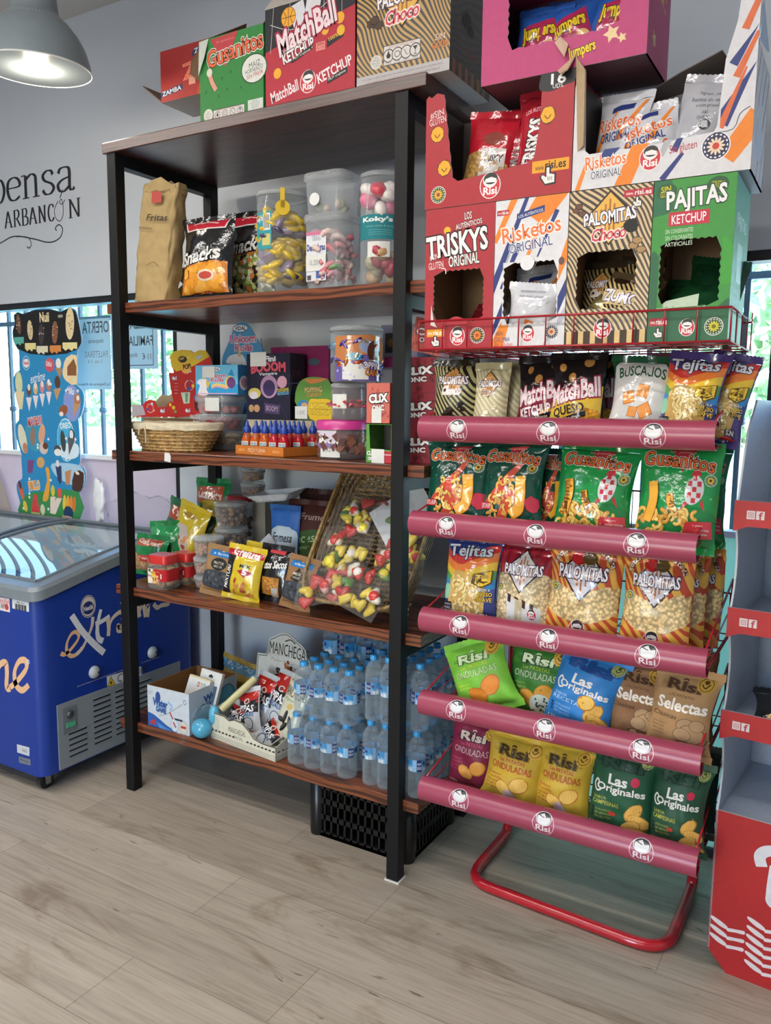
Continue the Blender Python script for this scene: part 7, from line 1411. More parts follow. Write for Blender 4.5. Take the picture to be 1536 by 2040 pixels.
def lolly(a):
    a.poly(smooth([(.02, .3), (.0, .8), (.3, 1.0), (.8, .98), (1, .8), (1, .3)], 3, True), '5a8a3a'); a.poly(smooth([(.2, .96), (.4, .86), (.7, .9), (.9, .98)], 3), 'c8783c'); a.t('POPPING', .48, .72, .5, .12, 'c8b070', rot=3, out='3a2414', b=.03); a.t('CANDY', .5, .6, .44, .09, 'b8984c', rot=3, out='3a2414', b=.03); a.e(.18, .36, .16, .12, '3a7ab0'); a.e(.22, .34, .1, .08, 'c8a070')
    a.poly(smooth([(.38, .04), (.36, .46), (.6, .5), (1.0, .46), (1, .02)], 3, True), 'e0b82c'); a.t('&POPPING', .68, .34, .56, .12, 'e8c83c', rot=-2, out='4a2a14', b=.05); a.t('LOLLIPOP', .68, .2, .56, .11, 'e8c83c', rot=-2, out='4a2a14', b=.05)
t = display_carton('display_box', 'yellow and green popping lollipop display box with a handwritten price', TR(((x0+x1)/2, Y, RZ)), w, .09, h, '4a5a40', lolly, outline=[(0, 0), (w, 0), (w, h*.8)]+smooth([(w*.9, h*.95), (w*.5, h), (w*.15, h*.93)], 3)+[(0, h*.7)], side=('5a6a58', 'card'), top=False, side_h=h*.6, back_h=h*.6)
tagpaper(t, lambda u, v, o: (u-w/2+.02, -o-.002, .028+v), .055, .045, '1,50€')
# orange tray of spray sweets
t = empty('bottle_tray', 'orange cardboard tray of little spray bottles on the third board', 'bottle tray', (.595, .09, Z3), -.16); ORG = ('c8742c', 'card'); tw, td = .24, .205
mb = MB(); mb.box(-tw/2, tw/2, 0, td, 0, .002, ORG); mb.box(-tw/2, tw/2, 0, .003, 0, .032, ORG); mb.box(-tw/2, tw/2, td-.003, td, 0, .032, ORG); mb.box(-tw/2, -tw/2+.003, .003, td-.003, 0, .032, ORG); mb.box(tw/2-.003, tw/2, .003, td-.003, 0, .032, ORG)
a = Art(tw, .032, 'card'); a.t('PESCA Y GANA', .45, .55, .36, .4, 'e8d0b0', b=.0); a.t('fishing & win', .45, .22, .24, .2, 'e0c0a0', b=0); a.r(.06, .35, .2, .65, 'd89050'); a.r(.78, .35, .92, .65, 'd89050'); a.emit(mb, lambda u, v, o: (u-tw/2, -o, v)); mb.build('tray', t)
BM = TR((.595, .09, Z3+.0025), -.16); proto = None
JC = [('d8641c', 'amber orange'), ('c81c2c', 'red')]
for row in range(3):
    for colm in range(5):
        red = (colm >= 3 and row < 2) or (colm == 4); jc = JC[1][0] if red else JC[0][0]
        if row == 0: lab = 'blue nozzled spray bottle, %s in the front row of the orange tray' % ('leftmost', 'second', 'middle', 'fourth', 'rightmost')[colm]
        else: lab = 'blue nozzled spray bottle, %s in the %s row of the orange tray' % (('leftmost', 'second', 'middle', 'fourth', 'rightmost')[colm], ('', 'middle', 'back')[row])
        M = BM @ Matrix.Translation((-tw/2+.027+colm*.0465, .03+row*.068, 0)); b_ = empty('spray_bottle', lab, 'bottle', M=M, group='spray bottles in the orange tray')
        mb = MB(); mb.lathe([(.016, 0), (.021, .004), (.0215, .03), (.02, .05), (.0125, .066), (.011, .074)], (jc, 'juice'), 18); mb.lathe([(.012, .003), (.0185, .008), (.0185, .046), (.01, .058)], (jc, 'candy'), 14); mb.build('bottle_body', b_)
        mb = MB(); mb.lathe([(.013, .072), (.0145, .076), (.0145, .086), (.01, .094), (.006, .1), (.0045, .112), (.001, .115)], ('1c3f9a', 'plastic'), 14); mb.build('nozzle', b_)
        wraplabel(b_, .0222, .012, .044, VA-.55-.16, VA+.55-.16, 'd8c88c', lambda a: (a.e(.5, .45, .5, .42, '3a86a8'), a.r(.0, .62, 1, .98, 'e0dcd0'), a.t('MELBA', .5, .8, .8, .24, '3a6a9a', b=.02), a.e(.4, .3, .2, .15, '8ab04c'), a.e(.65, .34, .12, .1, 'c84a3c')))
# round jars on the right
Yj = .17; x, r = cyl(632, 735, Yj, 880); hC = zat(683, 845, Yj)-Z3-.012
t = jar('candy_jar', 'short wide clear jar of chocolate bars with a bright pink lid', x, Yj, Z3, r, hC, lid='c83a8a', lid_h=.026, cat='candy jar', matcol='b8a8b0', mat_='tub')
fill(t, r, .008, hC*.75, 60, .026, ['6a4038', '7a4a3c', '8a5a4a', '553430'], shape='bar', seed=31)
wraplabel(t, r, hC*.35, hC*.92, VA-1.5, VA-.25, 'cfc4d4', lambda a: (a.poly([(.3, .6), (.6, .75), (.78, .6), (.5, .42)], '4a2c20'), a.e(.45, .45, .12, .1, 'ece8e4'), a.r(0, 0, 1, .3, '8a78a8'), a.t('chocolate', .2, .85, .3, .08, '5a3a30')))
tagpaper(t, on_cyl(r, hC*.32, VA-.55), .075, .05, '0,20')
zB = Z3+hC+.027; x2, rB = cyl(660, 728, Yj-.02, 800); hB = zat(695, 770, Yj)-zB
t = jar('candy_jar', 'clear jar of coloured fizzy sticks stacked on the pink lidded jar', x2, Yj-.02, zB, rB, hB, mat_='tub', matcol='c8c0c4', cat='candy jar'); fill(t, rB, .02, hB*.6, 44, .036, ['d84a6a', 'e8703c', '5a9a5a', 'c83a5a', 'd8507a', '8a3a4a'], shape='stick', seed=33, name='sweet_sticks'); tagpaper(t, on_cyl(rB, hB*.55, VA-.6), .055, .045)
zA = zB+hB+.012; x3, rA = cyl(658, 763, Yj, 705); hA = zat(710, 652, Yj)-zA-.01
t = jar('candy_jar', 'large clear jar of popping candy sachets on top of the jar stack', x3, Yj, zA, rA, hA, cat='candy jar'); fill(t, rA, .01, hA*.8, 40, .034, ['3a86b0', 'c8743c', '5a4a90', 'd0c8c0', '6a5aa8', 'b8562c'], 'foil', shape='pack', seed=34)
wraplabel(t, rA, .004, hA*.85, VA-.9, VA+1.15, '6a5aa0', lambda a: (a.poly(smooth([(.0, .55), (.3, .42), (.6, .6), (1, .45), (1, 1), (0, 1)], 3), 'c07a48'), a.e(.62, .78, .14, .12, '8a9ab8'), a.e(.4, .55, .16, .07, '8ab0b8'), a.e(.78, .66, .15, .2, '4a2c24'), a.t('POPPING', .74, .34, .5, .15, 'd8d0dc', rot=-5, out='2a1c30', b=.04), a.t('CANDY', .8, .18, .4, .14, 'd8883c', rot=-5, out='2a1c30', b=.04), [a.e(random.uniform(.05, .6), random.uniform(.05, .4), .02, .02, 'b0a8d0') for i in range(9)]), fin='film'); tagpaper(t, on_cyl(rA, hA*.2, VA-.05), .085, .05)
Yk = .37; x, r = cyl(748, 856, Yk, 760); h = zat(800, 732, Yk)-Z3
t = jar('candy_jar', 'clear jar with a magenta lid behind the shelving post', x, Yk, Z3, r, h, lid='b0307c', lid_h=.03, cat='candy jar', mat_='tub', matcol='a8a4b0'); fill(t, r, .01, h*.7, 40, .03, ['6a5a70', '8a4a5a', '4a4050'], seed=35)
x0, x1 = aY(763, 680, Yk).x, aY(845, 680, Yk).x; carton('sweets_box', 'pale lilac box with a dark picture on top of the magenta lidded jar', TR(((x0+x1)/2, Yk-.03, Z3+h+.031)), x1-x0-.02, .1, zat(800, 648, Yk)-Z3-h-.031, ['8a88a0', '6a6880', '8a88a0', '9a98ac'], {'front': lambda a: (a.r(.12, .15, .45, .75, '2a2420'), a.e(.28, .45, .1, .1, '7a5a2c'))}, cat='sweets box')
# once-only fruit sweets in cartons by the right post
def clix(c2):
    def f(a):
        for i in range(16): a.e(random.uniform(.05, .95), random.uniform(.05, .95), .04, .06, c2)
        a.t('CLiX', .5, .62, .76, .2, 'ece8e6', rot=4, out='2a1a1c', b=.06, o=.08); a.t('ONC', .5, .38, .5, .13, 'ece8e6', rot=3, out='2a1a1c', b=.05, o=.07)
    return f
Yb = .05; x0, x1 = aY(730, 840, Yb).x, aY(776, 840, Yb).x; w = x1-x0; zc = zat(752, 843, Yb); h1 = zat(752, 763, Yb)-zc
t = empty('display_box', 'green and red open sweets carton at the bottom by the right post', 'display box', ((x0+x1)/2+.006, Yb, Z3)); w2_ = w+.012; hh = zc-Z3-.001
mb = MB(); mb.sheet([(-w2_/2, 0), (w2_/2, 0), (w2_/2, hh), (-w2_/2, hh)], lambda u, v, k: (u, k, v), .003, ('5a9a3c', 'card'), ('4a4448', 'card'), None, [[(-w2_/2+.014, hh*.36), (w2_/2-.006, hh*.33), (w2_/2-.006, hh*.97), (-w2_/2+.01, hh*.97)]]); a = Art(w2_, hh, 'card'); a.r(.45, .0, 1, .3, 'b8343c'); a.r(.5, .2, 1, .22, 'e0d8d4'); a.t('CLIX', .18, .24, .3, .1, 'ece8e6', out='2a1a1c', b=.05); a.t('ONC', .2, .1, .24, .08, 'ece8e6', out='2a1a1c', b=.05); a.emit(mb, lambda u, v, o: (u-w2_/2, -o, v)); mb.build('front_panel', t)
mb = MB(); mb.box(-w2_/2, w2_/2, .003, .1, 0, .003, ('4a4448', 'card')); mb.box(-w2_/2, -w2_/2+.003, .003, .1, 0, hh, ('5a9a3c', 'card')); mb.box(w2_/2-.003, w2_/2, .003, .1, 0, hh, ('8a2a30', 'card')); mb.box(-w2_/2, w2_/2, .1, .103, 0, hh, ('55504f', 'card')); mb.box(-w2_/2, w2_/2, .0, .103, hh-.002, hh, ('5a9a3c', 'card')); mb.build('carton_shell', t); tagpaper(t, lambda u, v, o: (u-.004, -o-.001, hh*.16+v), .045, .045)
t = carton('sweets_box', 'peach coloured sweets carton with black and white lettering by the right post', TR(((x0+x1)/2, Yb, zc)), w, .09, h1, ['c8695c', 'b04a44', 'b04a44', 'c8695c'], {'front': clix('a84c48')}, cat='sweets box'); tagpaper(t, lambda u, v, o: (u-.004, -o-.0005, .022+v), .034, .042)
for i in range(3):
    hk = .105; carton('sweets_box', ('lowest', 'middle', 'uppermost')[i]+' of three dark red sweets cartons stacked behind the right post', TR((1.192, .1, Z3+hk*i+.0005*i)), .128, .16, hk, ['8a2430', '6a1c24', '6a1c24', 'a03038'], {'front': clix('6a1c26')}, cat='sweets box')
carton('sweets_box', 'peach sweets carton tipped over on the dark red cartons', TR((1.2, .13, Z3+.318+.012), .1, 0, .22), .1, .08, .1, ['c8695c', 'b04a44', 'c8695c', 'c8695c'], {'front': clix('a84c48')}, cat='sweets box')
# ---------------------------------------------------------------- fourth board: nuts, snacks and the tilted wicker tray
def bites(label, L, R_, Yc, top, seed):
    x, r = cyl(L, R_, Yc, 1140); r *= .97; h = zat((L+R_)/2, top+14, Yc)-Z4-.02
    t = empty('snack_jar', label, 'jar', (x, Yc, Z4)); q = r*.86; mb = MB(); sq_shell(mb, [(q*.86, 0), (q*.97, .008), (q, .03), (q, h-.03), (q*.9, h-.012), (q*.8, h)], ('d8d8d4', 'clear'), 40); mb.build('jar_body', t)
    mb = MB(); sq_shell(mb, [(q*.9, h-.012), (q*.92, h+.012), (q*.86, h+.02)], ('c8302c', 'plastic'), 40, True, True); mb.build('lid', t)
    fill(t, q*.93, .008, h*.72, 66, .02, ['c8a070', 'b88c5c', 'd4b080', 'a87848'], 'candy', 'biscuits', (1, 1, .3), seed)
    mb = MB(); n = 40; R0, R1 = sq_ring(q*1.008, h*.3), sq_ring(q*1.008, h*.72); mb.add(R0+R1, [(i, (i+1) % n, n+(i+1) % n, n+i) for i in range(n)], ('b8282c', 'paper'), True)
    a = Art(q*1.5, h*.42, 'paper'); a.r(.06, -.22, .38, 1.02, 'e4dcc8'); a.e(.44, .4, .13, .2, 'e8b83c', wob=.15); a.t('Bites', .2, .45, .26, .2, '3a3430'); a.r(.1, .75, .24, .98, '3c5a2c'); a.t('540 g', .75, .12, .2, .1, 'e8d0cc', b=0); a.r(.87, .25, .95, .65, 'dcd8d4'); a.emit(mb, lambda u, v, o: (u-q*.75, -q*.85*1.01-o, h*.3+v), .0015, .0001); mb.build('label_sleeve', t)
bites('square biscuit jar with a red lid, in front at the left of the fourth board', 293, 360, .085, 1090, 41)
bites('square biscuit jar with a red lid, behind the front one', 340, 400, .19, 1086, 42)
def nut_tub(label, x, y, z, r, h, cols, seed, size=.0085, n=120):
    t = jar('nut_tub', label, x, y, z, r, h, prof=[(r*.84, 0), (r*.87, .004), (r, h-.008), (r, h)], mat_='clear', cat='nut tub'); fill(t, r*.94, .004, h*.86, n, size, cols, 'candy', 'nuts', (1, .8, .8), seed); return t
PN = ['a87858', 'b88868', '986848', 'c09474']; WN = ['6a4a34', '8a6444', '54382a', '7a5840']
x, r = cyl(386, 446, .19, 1110); zs = [Z4, zat(415, 1143, .19), zat(415, 1106, .19), zat(415, 1066, .19)]
for i, w_ in enumerate(('lowest', 'middle', 'topmost')): nut_tub(w_+' clear tub of peanuts in the stack of three', x, .19, zs[i]+.0005, r, zs[i+1]-zs[i]-.0125, PN, 51+i)
x, r = cyl(428, 494, .315, 1040); zs = [Z4, Z4+(zat(460, 997, .315)-Z4)*.36, Z4+(zat(460, 997, .315)-Z4)*.68, zat(460, 997, .315)]
for i, w_ in enumerate(('lowest', 'middle', 'topmost')): nut_tub(w_+' clear tub of walnuts in the stack behind the peanuts', x, .315, zs[i]+.0005, r, zs[i+1]-zs[i]-.0125, WN, 55+i, .014, 70)
x, r = cyl(440, 505, .42, 1000); hq = zat(470, 988, .42)-Z4-.02; t = jar('nut_tub', 'clear tub with a red lid at the back of the fourth board', x-.01, .448, Z4, r*.85, hq, lid='a02830', lid_h=.02, cat='nut tub'); fill(t, r*.85, .01, hq*.8, 50, .012, WN, seed=59, name='nuts')
x, r = cyl(480, 528, .44, 960); zb_ = Z4+hq+.021; zt_ = zat(503, 930, .44); hm = (zt_-zb_)/2
mb = MB(); mb.box(-.012, .05, -.03, .05, 0, hq+.02, ('8a8478', 'card')); tag(mb.build('cardboard_box', matrix=TR((x+.03, .445, Z4))), 'grey carton hidden at the back of the fourth board, holding two nut tubs', 'cardboard box')
for i, w_ in enumerate(('lower', 'upper')): nut_tub(w_+' one of two nut tubs raised high against the back wall', x, .44, zb_+hm*i+.0008, r, hm-.0125, WN, 60+i, .013, 60)
def foam_tray(label, M, w, d):
    mb = MB(); C = ('d4d6da', 'rough')
    def f(i, j, o=0):
        u, v = i*2-1, j*2-1; e = max(abs(u), abs(v)); z = .026*max(0, (e-.72)/.28)**.8; return (u*w/2*(.86+.14*min(1, e)), v*d/2*(.86+.14*min(1, e)), z+o)
    mb.grid(lambda i, j: f(i, j), 20, 20, C); mb.grid(lambda i, j: f(i, j, -.003), 20, 20, C, flip=True); tag(mb.build('foam_tray', matrix=M), label, 'tray')
p = aY(512, 1060, .27); foam_tray('white foam tray standing on end between the walnut tubs and the blue bag', Matrix.Translation((p.x, .29, Z4+.105)) @ Matrix.Rotation(.45, 4, 'Y') @ Matrix.Rotation(-1.25, 4, 'X') @ Matrix.Rotation(.5, 4, 'Z'), .11, .2)
p = aY(535, 995, .3); foam_tray('white foam tray lying across the tops of the walnut tubs', Matrix.Translation((p.x+.01, .34, p.z+.0)) @ Matrix.Rotation(-.12, 4, 'Y') @ Matrix.Rotation(.12, 4, 'X'), .2, .12)
def frum(kind):
    def f(a):
        if kind:
            a.poly([(0, .72), (1, .72), (1, 1), (0, 1)], '3268b8'); a.poly(smooth([(.05, .2), (.05, .7), (.95, .7), (.95, .25), (.5, .1)], 3, True), 'c4d4e0'); a.t('Frumesa', .52, .62, .7, .1, '2a2c34', shear=.2, b=.02); a.t('Sin', .48, .42, .44, .16, '2c62a4', shear=.2, b=.01); a.t('Sal', .58, .26, .4, .16, '2c62a4', shear=.2, b=.01); a.line([(.1, .5), (.04, .3), (.2, .16)], .03, '2c62a4', sm=4); a.poly([(.1, .02), (.9, .02), (.9, .12), (.1, .12)], ('b09068', 'popcorn'))
        else:
            a.poly(smooth([(-.02, .38), (.2, .62), (.6, .68), (1.02, .52), (1.02, .4), (.5, .3)], 4, True), '3a5a28'); a.t('Frumesa', .5, .82, .5, .07, 'c0a8a0', shear=.2, b=.0); a.t('Nueces', .24, .57, .56, .1, 'b0c890', rot=8, shear=.25, b=.01); a.t('California', .24, .47, .4, .05, 'b0c890', rot=8, shear=.2, b=0); a.e(.66, .52, .16, .1, 'a87a50', wob=.08); a.e(.66, .52, .1, .06, '7a4c2c', wob=.1); a.e(.52, .32, .15, .11, '2a3434'); a.t('OMEGA 3', .52, .32, .24, .05, 'b4b8b4', b=.01); a.poly([(.1, .04), (.3, .3), (.52, .22), (.6, .04)], '8a7c70')
    return f
bagp('snack_bag', 'blue and white nut bag standing behind the black snack bag', 527, 584, 1008, .27, Z4, '2f62a8', 'matte', frum(1), 111, T=.05, bot=1080)
bagp('snack_bag', 'wide brown walnut bag with a green band on the fourth board', 566, 688, 1000, .30, Z4, '4a2420', 'matte', frum(0), 112, T=.07, bot=1060, lean=.1)
bagp('snack_bag', 'brown nut bag behind the wide walnut bag', 590, 688, 976, .39, Z4, '3a1c1c', 'matte', None, 113, T=.05, bot=1060, lean=.06)
bagp('snack_bag', 'very dark bag squeezed between the walnut bag and the wicker tray', 655, 705, 1010, .34, Z4, '241614', 'matte', None, 114, T=.05, bot=1060, lean=.06)
def pouch(k):
    def f(a):
        a.poly([(.12, .78), (.88, .78), (.84, .95), (.5, .98), (.16, .95)], '2f72b0'); a.t('sifarma', .5, .84, .5, .05, 'c8dcea'); a.e(.5, .92, .07, .05, 'd8b890'); a.e(.5, .64, .24, .15, '2a2a28') if not k else a.poly([(.5, .78), (.8, .62), (.62, .5), (.3, .55)], '2c2a26'); a.t('FRUTOS' if not k else 'MIX', .5, .66, .3, .05, 'c8c0b0'); a.t('SECOS' if not k else 'GOLD', .5, .59, .26, .04, 'c8c0b0')
        a.poly(smooth([(.08, .18), (.06, .45), (.5, .52), (.94, .46), (.92, .18)], 3, True), '3c4046'); [a.e(random.uniform(.12, .88), random.uniform(.2, .46), .05, .04, random.choice(['2c3036', '545860', '484c54'])) for i in range(24)]
    return f
bagp('snack_bag', 'kraft pouch with a dark window, left of the yellow nut bags', 402, 462, 1090, .05, Z4, '96744e', 'kraft', pouch(0), 121, T=.05, bot=1150, yaw=.15, roll=.12, lean=.2)
bagp('snack_bag', 'kraft pouch with a dark window, beside the wicker tray', 558, 618, 1112, .05, Z4, '8f6a48', 'kraft', pouch(1), 122, T=.05, bot=1160, yaw=-.05, roll=.1, lean=.25)
def gref(a):
    a.poly([(0, .8), (1, .8), (1, 1), (0, 1)], 'b4202c'); a.poly([(0, 0), (.24, 0), (.28, .8), (0, .8)], '1a191c'); a.t('Grefusa', .55, .87, .72, .13, 'f0e8e4', rot=-3, b=.04); a.t('MIX', .62, .64, .28, .06, '2a2014', out='e8d83c', b=.04); a.poly([(.42, .54), (.62, .6), (.84, .54), (.64, .44)], 'a82430'); a.t('5', .63, .535, .1, .09, 'f0e8e4', b=.05); a.t('MIXTURI', .12, .4, .5, .1, 'e8e4dc', rot=84, b=.03)
    for i in range(14): a.e(random.uniform(.34, .9), random.uniform(.08, .36), .07, .035, random.choice(['c8843c', 'e0b06c', '9a3c24', 'ecd49c', 'b86a34']), rot=random.uniform(0, 3))
bagp('snack_bag', 'yellow nut mix bag with a red top, front one of the pair', 446, 512, 1090, .045, Z4, 'd0b42c', 'film', gref, 123, T=.06, bot=1150, yaw=.1, roll=.1, lean=.16)
bagp('snack_bag', 'yellow nut mix bag with a red top, behind the front one', 480, 545, 1085, .105, Z4, 'c8ac2c', 'film', gref, 124, T=.05, bot=1150, yaw=.1, roll=.1, lean=.16)
bagp('snack_bag', 'black dried fruit bag with an orange window between the nut mix and the kraft pouch', 512, 574, 1088, .09, Z4, '17171a', 'film', lambda a: (a.poly([(.3, .86), (.78, .84), (.76, .95), (.28, .97)], 'c8484c'), a.t('Frutos Secos', .46, .66, .84, .13, 'e8e4e0', rot=6, shear=.2, b=.03), a.r(.14, .12, .72, .44, 'a8742c'), a.r(.16, .135, .7, .425, ('c8883c', 'popcorn')), a.r(.5, .1, .68, .26, 'b8b4b0')), 125, T=.06, bot=1150, roll=.03, lean=.14)
# bags at the left end
def tosf(a):
    a.poly([(.1, .72), (.9, .74), (.86, .92), (.12, .9)], 'b05038'); a.t('Cacahuetes', .5, .82, .7, .1, 'e8d8c8', rot=-4, b=.03); a.poly(smooth([(.1, .1), (.1, .55), (.5, .45), (.9, .55), (.9, .1)], 3), ('c8a070', 'popcorn')); a.poly([(.3, .5), (.7, .52), (.66, .36), (.34, .34)], 'b83a34'); a.t('Tostado', .5, .44, .34, .06, 'ece0d4')
bagp('snack_bag', 'green nut bag crushed against the left post behind the front biscuit jar', 268, 330, 1068, .16, Z4, '1f7a44', 'film', tosf, 131, T=.08, bot=1130, wr=1.6)
bagp('snack_bag', 'shiny green and white bag leaning left above the biscuit jars', 312, 402, 1005, .3, Z4, '2c6a4c', 'film', tosf, 132, T=.09, bot=1060, roll=.3, wr=1.5, lean=.15)
bagp('snack_bag', 'small crinkled green bag end sticking out at the left end of the fourth board', 292, 352, 1040, .23, Z4, '1f8a48', 'film', lambda a: a.poly(smooth([(.1, .6), (.1, .9), (.9, .9), (.9, .6)], 3, True), '2aa05a'), 133, T=.08, bot=1080, wr=2.0, roll=-.1)
bagp('snack_bag', 'green nut bag standing highest at the back left of the fourth board', 376, 442, 955, .4, Z4, '1f7a44', 'film', tosf, 134, T=.08, bot=1000, wr=1.3)
bagp('snack_bag', 'yellow bag leaning to the right behind the biscuit jars', 338, 398, 1002, .26, Z4, 'd0b42c', 'film', lambda a: (a.e(.5, .85, .22, .06, 'a8842c'), a.poly(smooth([(.2, .1), (.1, .6), (.6, .7), (.8, .3), (.6, .08)], 3, True), 'c8b8b0'), [a.e(random.uniform(.2, .7), random.uniform(.15, .6), .08, .05, random.choice(['c88a5c', 'b86a40', 'a04a34'])) for i in range(18)]), 135, T=.08, bot=1050, roll=.3, wr=1.3)
bagp('snack_bag', 'yellow bag half hidden behind the walnut tubs', 392, 440, 1000, .36, Z4, 'c0a42c', 'film', None, 136, T=.06, bot=1050, wr=1.3)
# wicker tray leaning against the back
def wicker_tray():
    B0 = Vector((.80, .052, Z4)); B1 = Vector((1.215, .052, Z4)); T0 = Vector((.872, .40, Z4+.43)); w = .4; L = .56; dp = .085
    ang = math.atan2(.455, .325); t = empty('wicker_tray', 'deep wicker tray leaning against the back with bags of sweets in it', 'basket', (.985, .105, Z4+.008)); WK = ('94764a', 'wicker')
    # local: x across, v up the slope, n out of the tray towards the shop
    sv = Vector((0, cos(ang), sin(ang))); nv = Vector((0, -sin(ang), cos(ang)))
    def P3(x, v, n): return Vector((x, 0, 0))+sv*v+nv*n
    def rr(i, k=1.0):
        a = 2*pi*i; e = .38; cx, sx = cos(a), sin(a); return (abs(cx)**e*(1 if cx >= 0 else -1)*w/2*k, L/2+abs(sx)**e*(1 if sx >= 0 else -1)*L/2*k)
    def ring(i, q):
        x, v = rr(i, .9+.1*q); a = 2*pi*i; nrm = Vector((cos(a), 0, 0))+sv*sin(a); return P3(x, v, dp*q), nrm
    mb = MB(); ring_weave(mb, ring, 9, 44, .0042, WK, .005, n=5)
    for i in range(15):
        x = (-.5+(i+.5)/15)*w*.86; mb.tube([P3(x, L*(.06+.88*j/6), .002) for j in range(7)], .003, WK, 5)
    for k in range(30):
        v = L*(.05+.9*k/29); kk = .5*w*.88; mb.tube([P3(-kk+2*kk*j/30, v, .002+.0065*(1 if (j//2+k) % 2 else -1)*(j % 2 == 1)) for j in range(31)], .0058, WK, 6)
    for q in (.97, 1.03): mb.tube([ring(i/60, q)[0] for i in range(60)], .0065, ('9a7c4c', 'wicker'), 6, closed=True)
    mb.build('woven_body', t); return t, P3, sv, nv
wt, P3, sv, nv = wicker_tray(); WO = Vector((.985, .105, Z4+.008))
# clear bags of heart sweets lying in the tray
def heart_bag(label, x, v, n, w, h, rot, seed, cnt=12, cols=None):
    rnd = random.Random(seed); ctr = WO+P3(x, v, n); X = Vector((1, 0, 0))*cos(rot)+sv*sin(rot); Yv = sv*cos(rot)-Vector((1, 0, 0))*sin(rot)
    M = Matrix(((X.x, Yv.x, nv.x, ctr.x), (X.y, Yv.y, nv.y, ctr.y), (X.z, Yv.z, nv.z, ctr.z), (0, 0, 0, 1))); b_ = empty('sweet_bag', label, 'bag of sweets', M=M)
    for i in range(cnt):
        mb = MB(); c = rnd.choice(cols or ['d8c04c', 'd8c04c', 'e0cc64', 'd8c458', 'e0c850', 'c04038', 'b03434', '5a8a44', 'd8d0c0']); u, vv = rnd.uniform(-.4, .4)*w, rnd.uniform(-.4, .4)*h; s_ = rnd.uniform(.024, .031); z = rnd.uniform(.008, .04)
        mb.grid(lambda i_, j_: ((lambda a_, q_: (s_*q_*(1.05*sin(a_)**3+.0*cos(a_)), s_*q_*(.82*cos(a_)-.32*cos(2*a_)-.12*cos(3*a_)), .011*(1-q_*q_)**.5*(1 if j_ < .5 else -1)))(2*pi*i_, 1-abs(2*j_-1))), 16, 8, (c, 'candy'), wrap=True)
        if rnd.random() < .5: mb.ball((0, 0, .006), s_*.62, (rnd.choice(['e8d84c', 'c83c38', 'e0d8d0']), 'gloss'), 8, 6, (1, 1, .5))
        mb.move(Matrix.Translation((u, vv, z)) @ Matrix.Rotation(rnd.uniform(0, 6), 4, 'Z') @ Matrix.Rotation(rnd.uniform(-.7, .7), 4, 'X')); mb.build('sweet', b_)
    mb = MB()
    def fl(i, j, sgn):
        u, vv = i*2-1, j*2-1; q = max(0, (1-abs(u)**3)*(1-abs(vv)**3)); nz = noise.noise(Vector((u*3+seed, vv*3, seed)))*.008+noise.noise(Vector((u*9+seed, vv*9, seed)))*.004; return (u*w/2, vv*h/2, .022+sgn*.03*q**.5+nz)
    mb.grid(lambda i, j: fl(i, j, 1), 22, 22, ('e8e4e0', 'film_clear')); mb.grid(lambda i, j: fl(i, j, -.6), 10, 10, ('e8e4e0', 'film_clear')); mb.build('clear_film', b_)
heart_bag('clear bag of heart sweets lying lowest at the left edge of the wicker tray', -.075, .05, .08, .24, .13, .25, 1, 13, ['d8a0a0', 'c04848', 'd8c04c', 'c8707c'])
heart_bag('clear bag of yellow heart sweets hanging over the front rim of the wicker tray', .04, .05, .085, .22, .15, -.3, 2, 14)
heart_bag('clear bag of heart sweets in the middle of the wicker tray', -.085, .2, .05, .2, .17, .1, 3, 14)
heart_bag('clear bag of heart sweets high on the left side of the wicker tray', -.1, .34, .04, .18, .13, -.2, 4, 11)
heart_bag('clear bag of heart sweets behind the right post in the wicker tray', .125, .2, .055, .17, .17, .2, 5, 12)
heart_bag('clear bag of red sweets at the upper end of the sweets in the wicker tray', .05, .35, .035, .17, .12, .3, 6, 10, ['a83034', 'b83c3c', '6a8a54', '8a4a40'])
q = WO+P3(.1, .33, .075)
mb = MB(); mb.box(-.1, .1, -.1, .1, 0, .0008, ('c8ccd2', 'paper')); M = Matrix(((1, 0, 0, q.x), (0, sv.y, nv.y, q.y), (0, sv.z, nv.z, q.z), (0, 0, 0, 1))) @ Matrix.Rotation(.75, 4, 'Z'); tag(mb.build('paper_sheet', matrix=M), 'blank white sheet of card lying crosswise in the wicker tray behind the post', 'sheet of card')
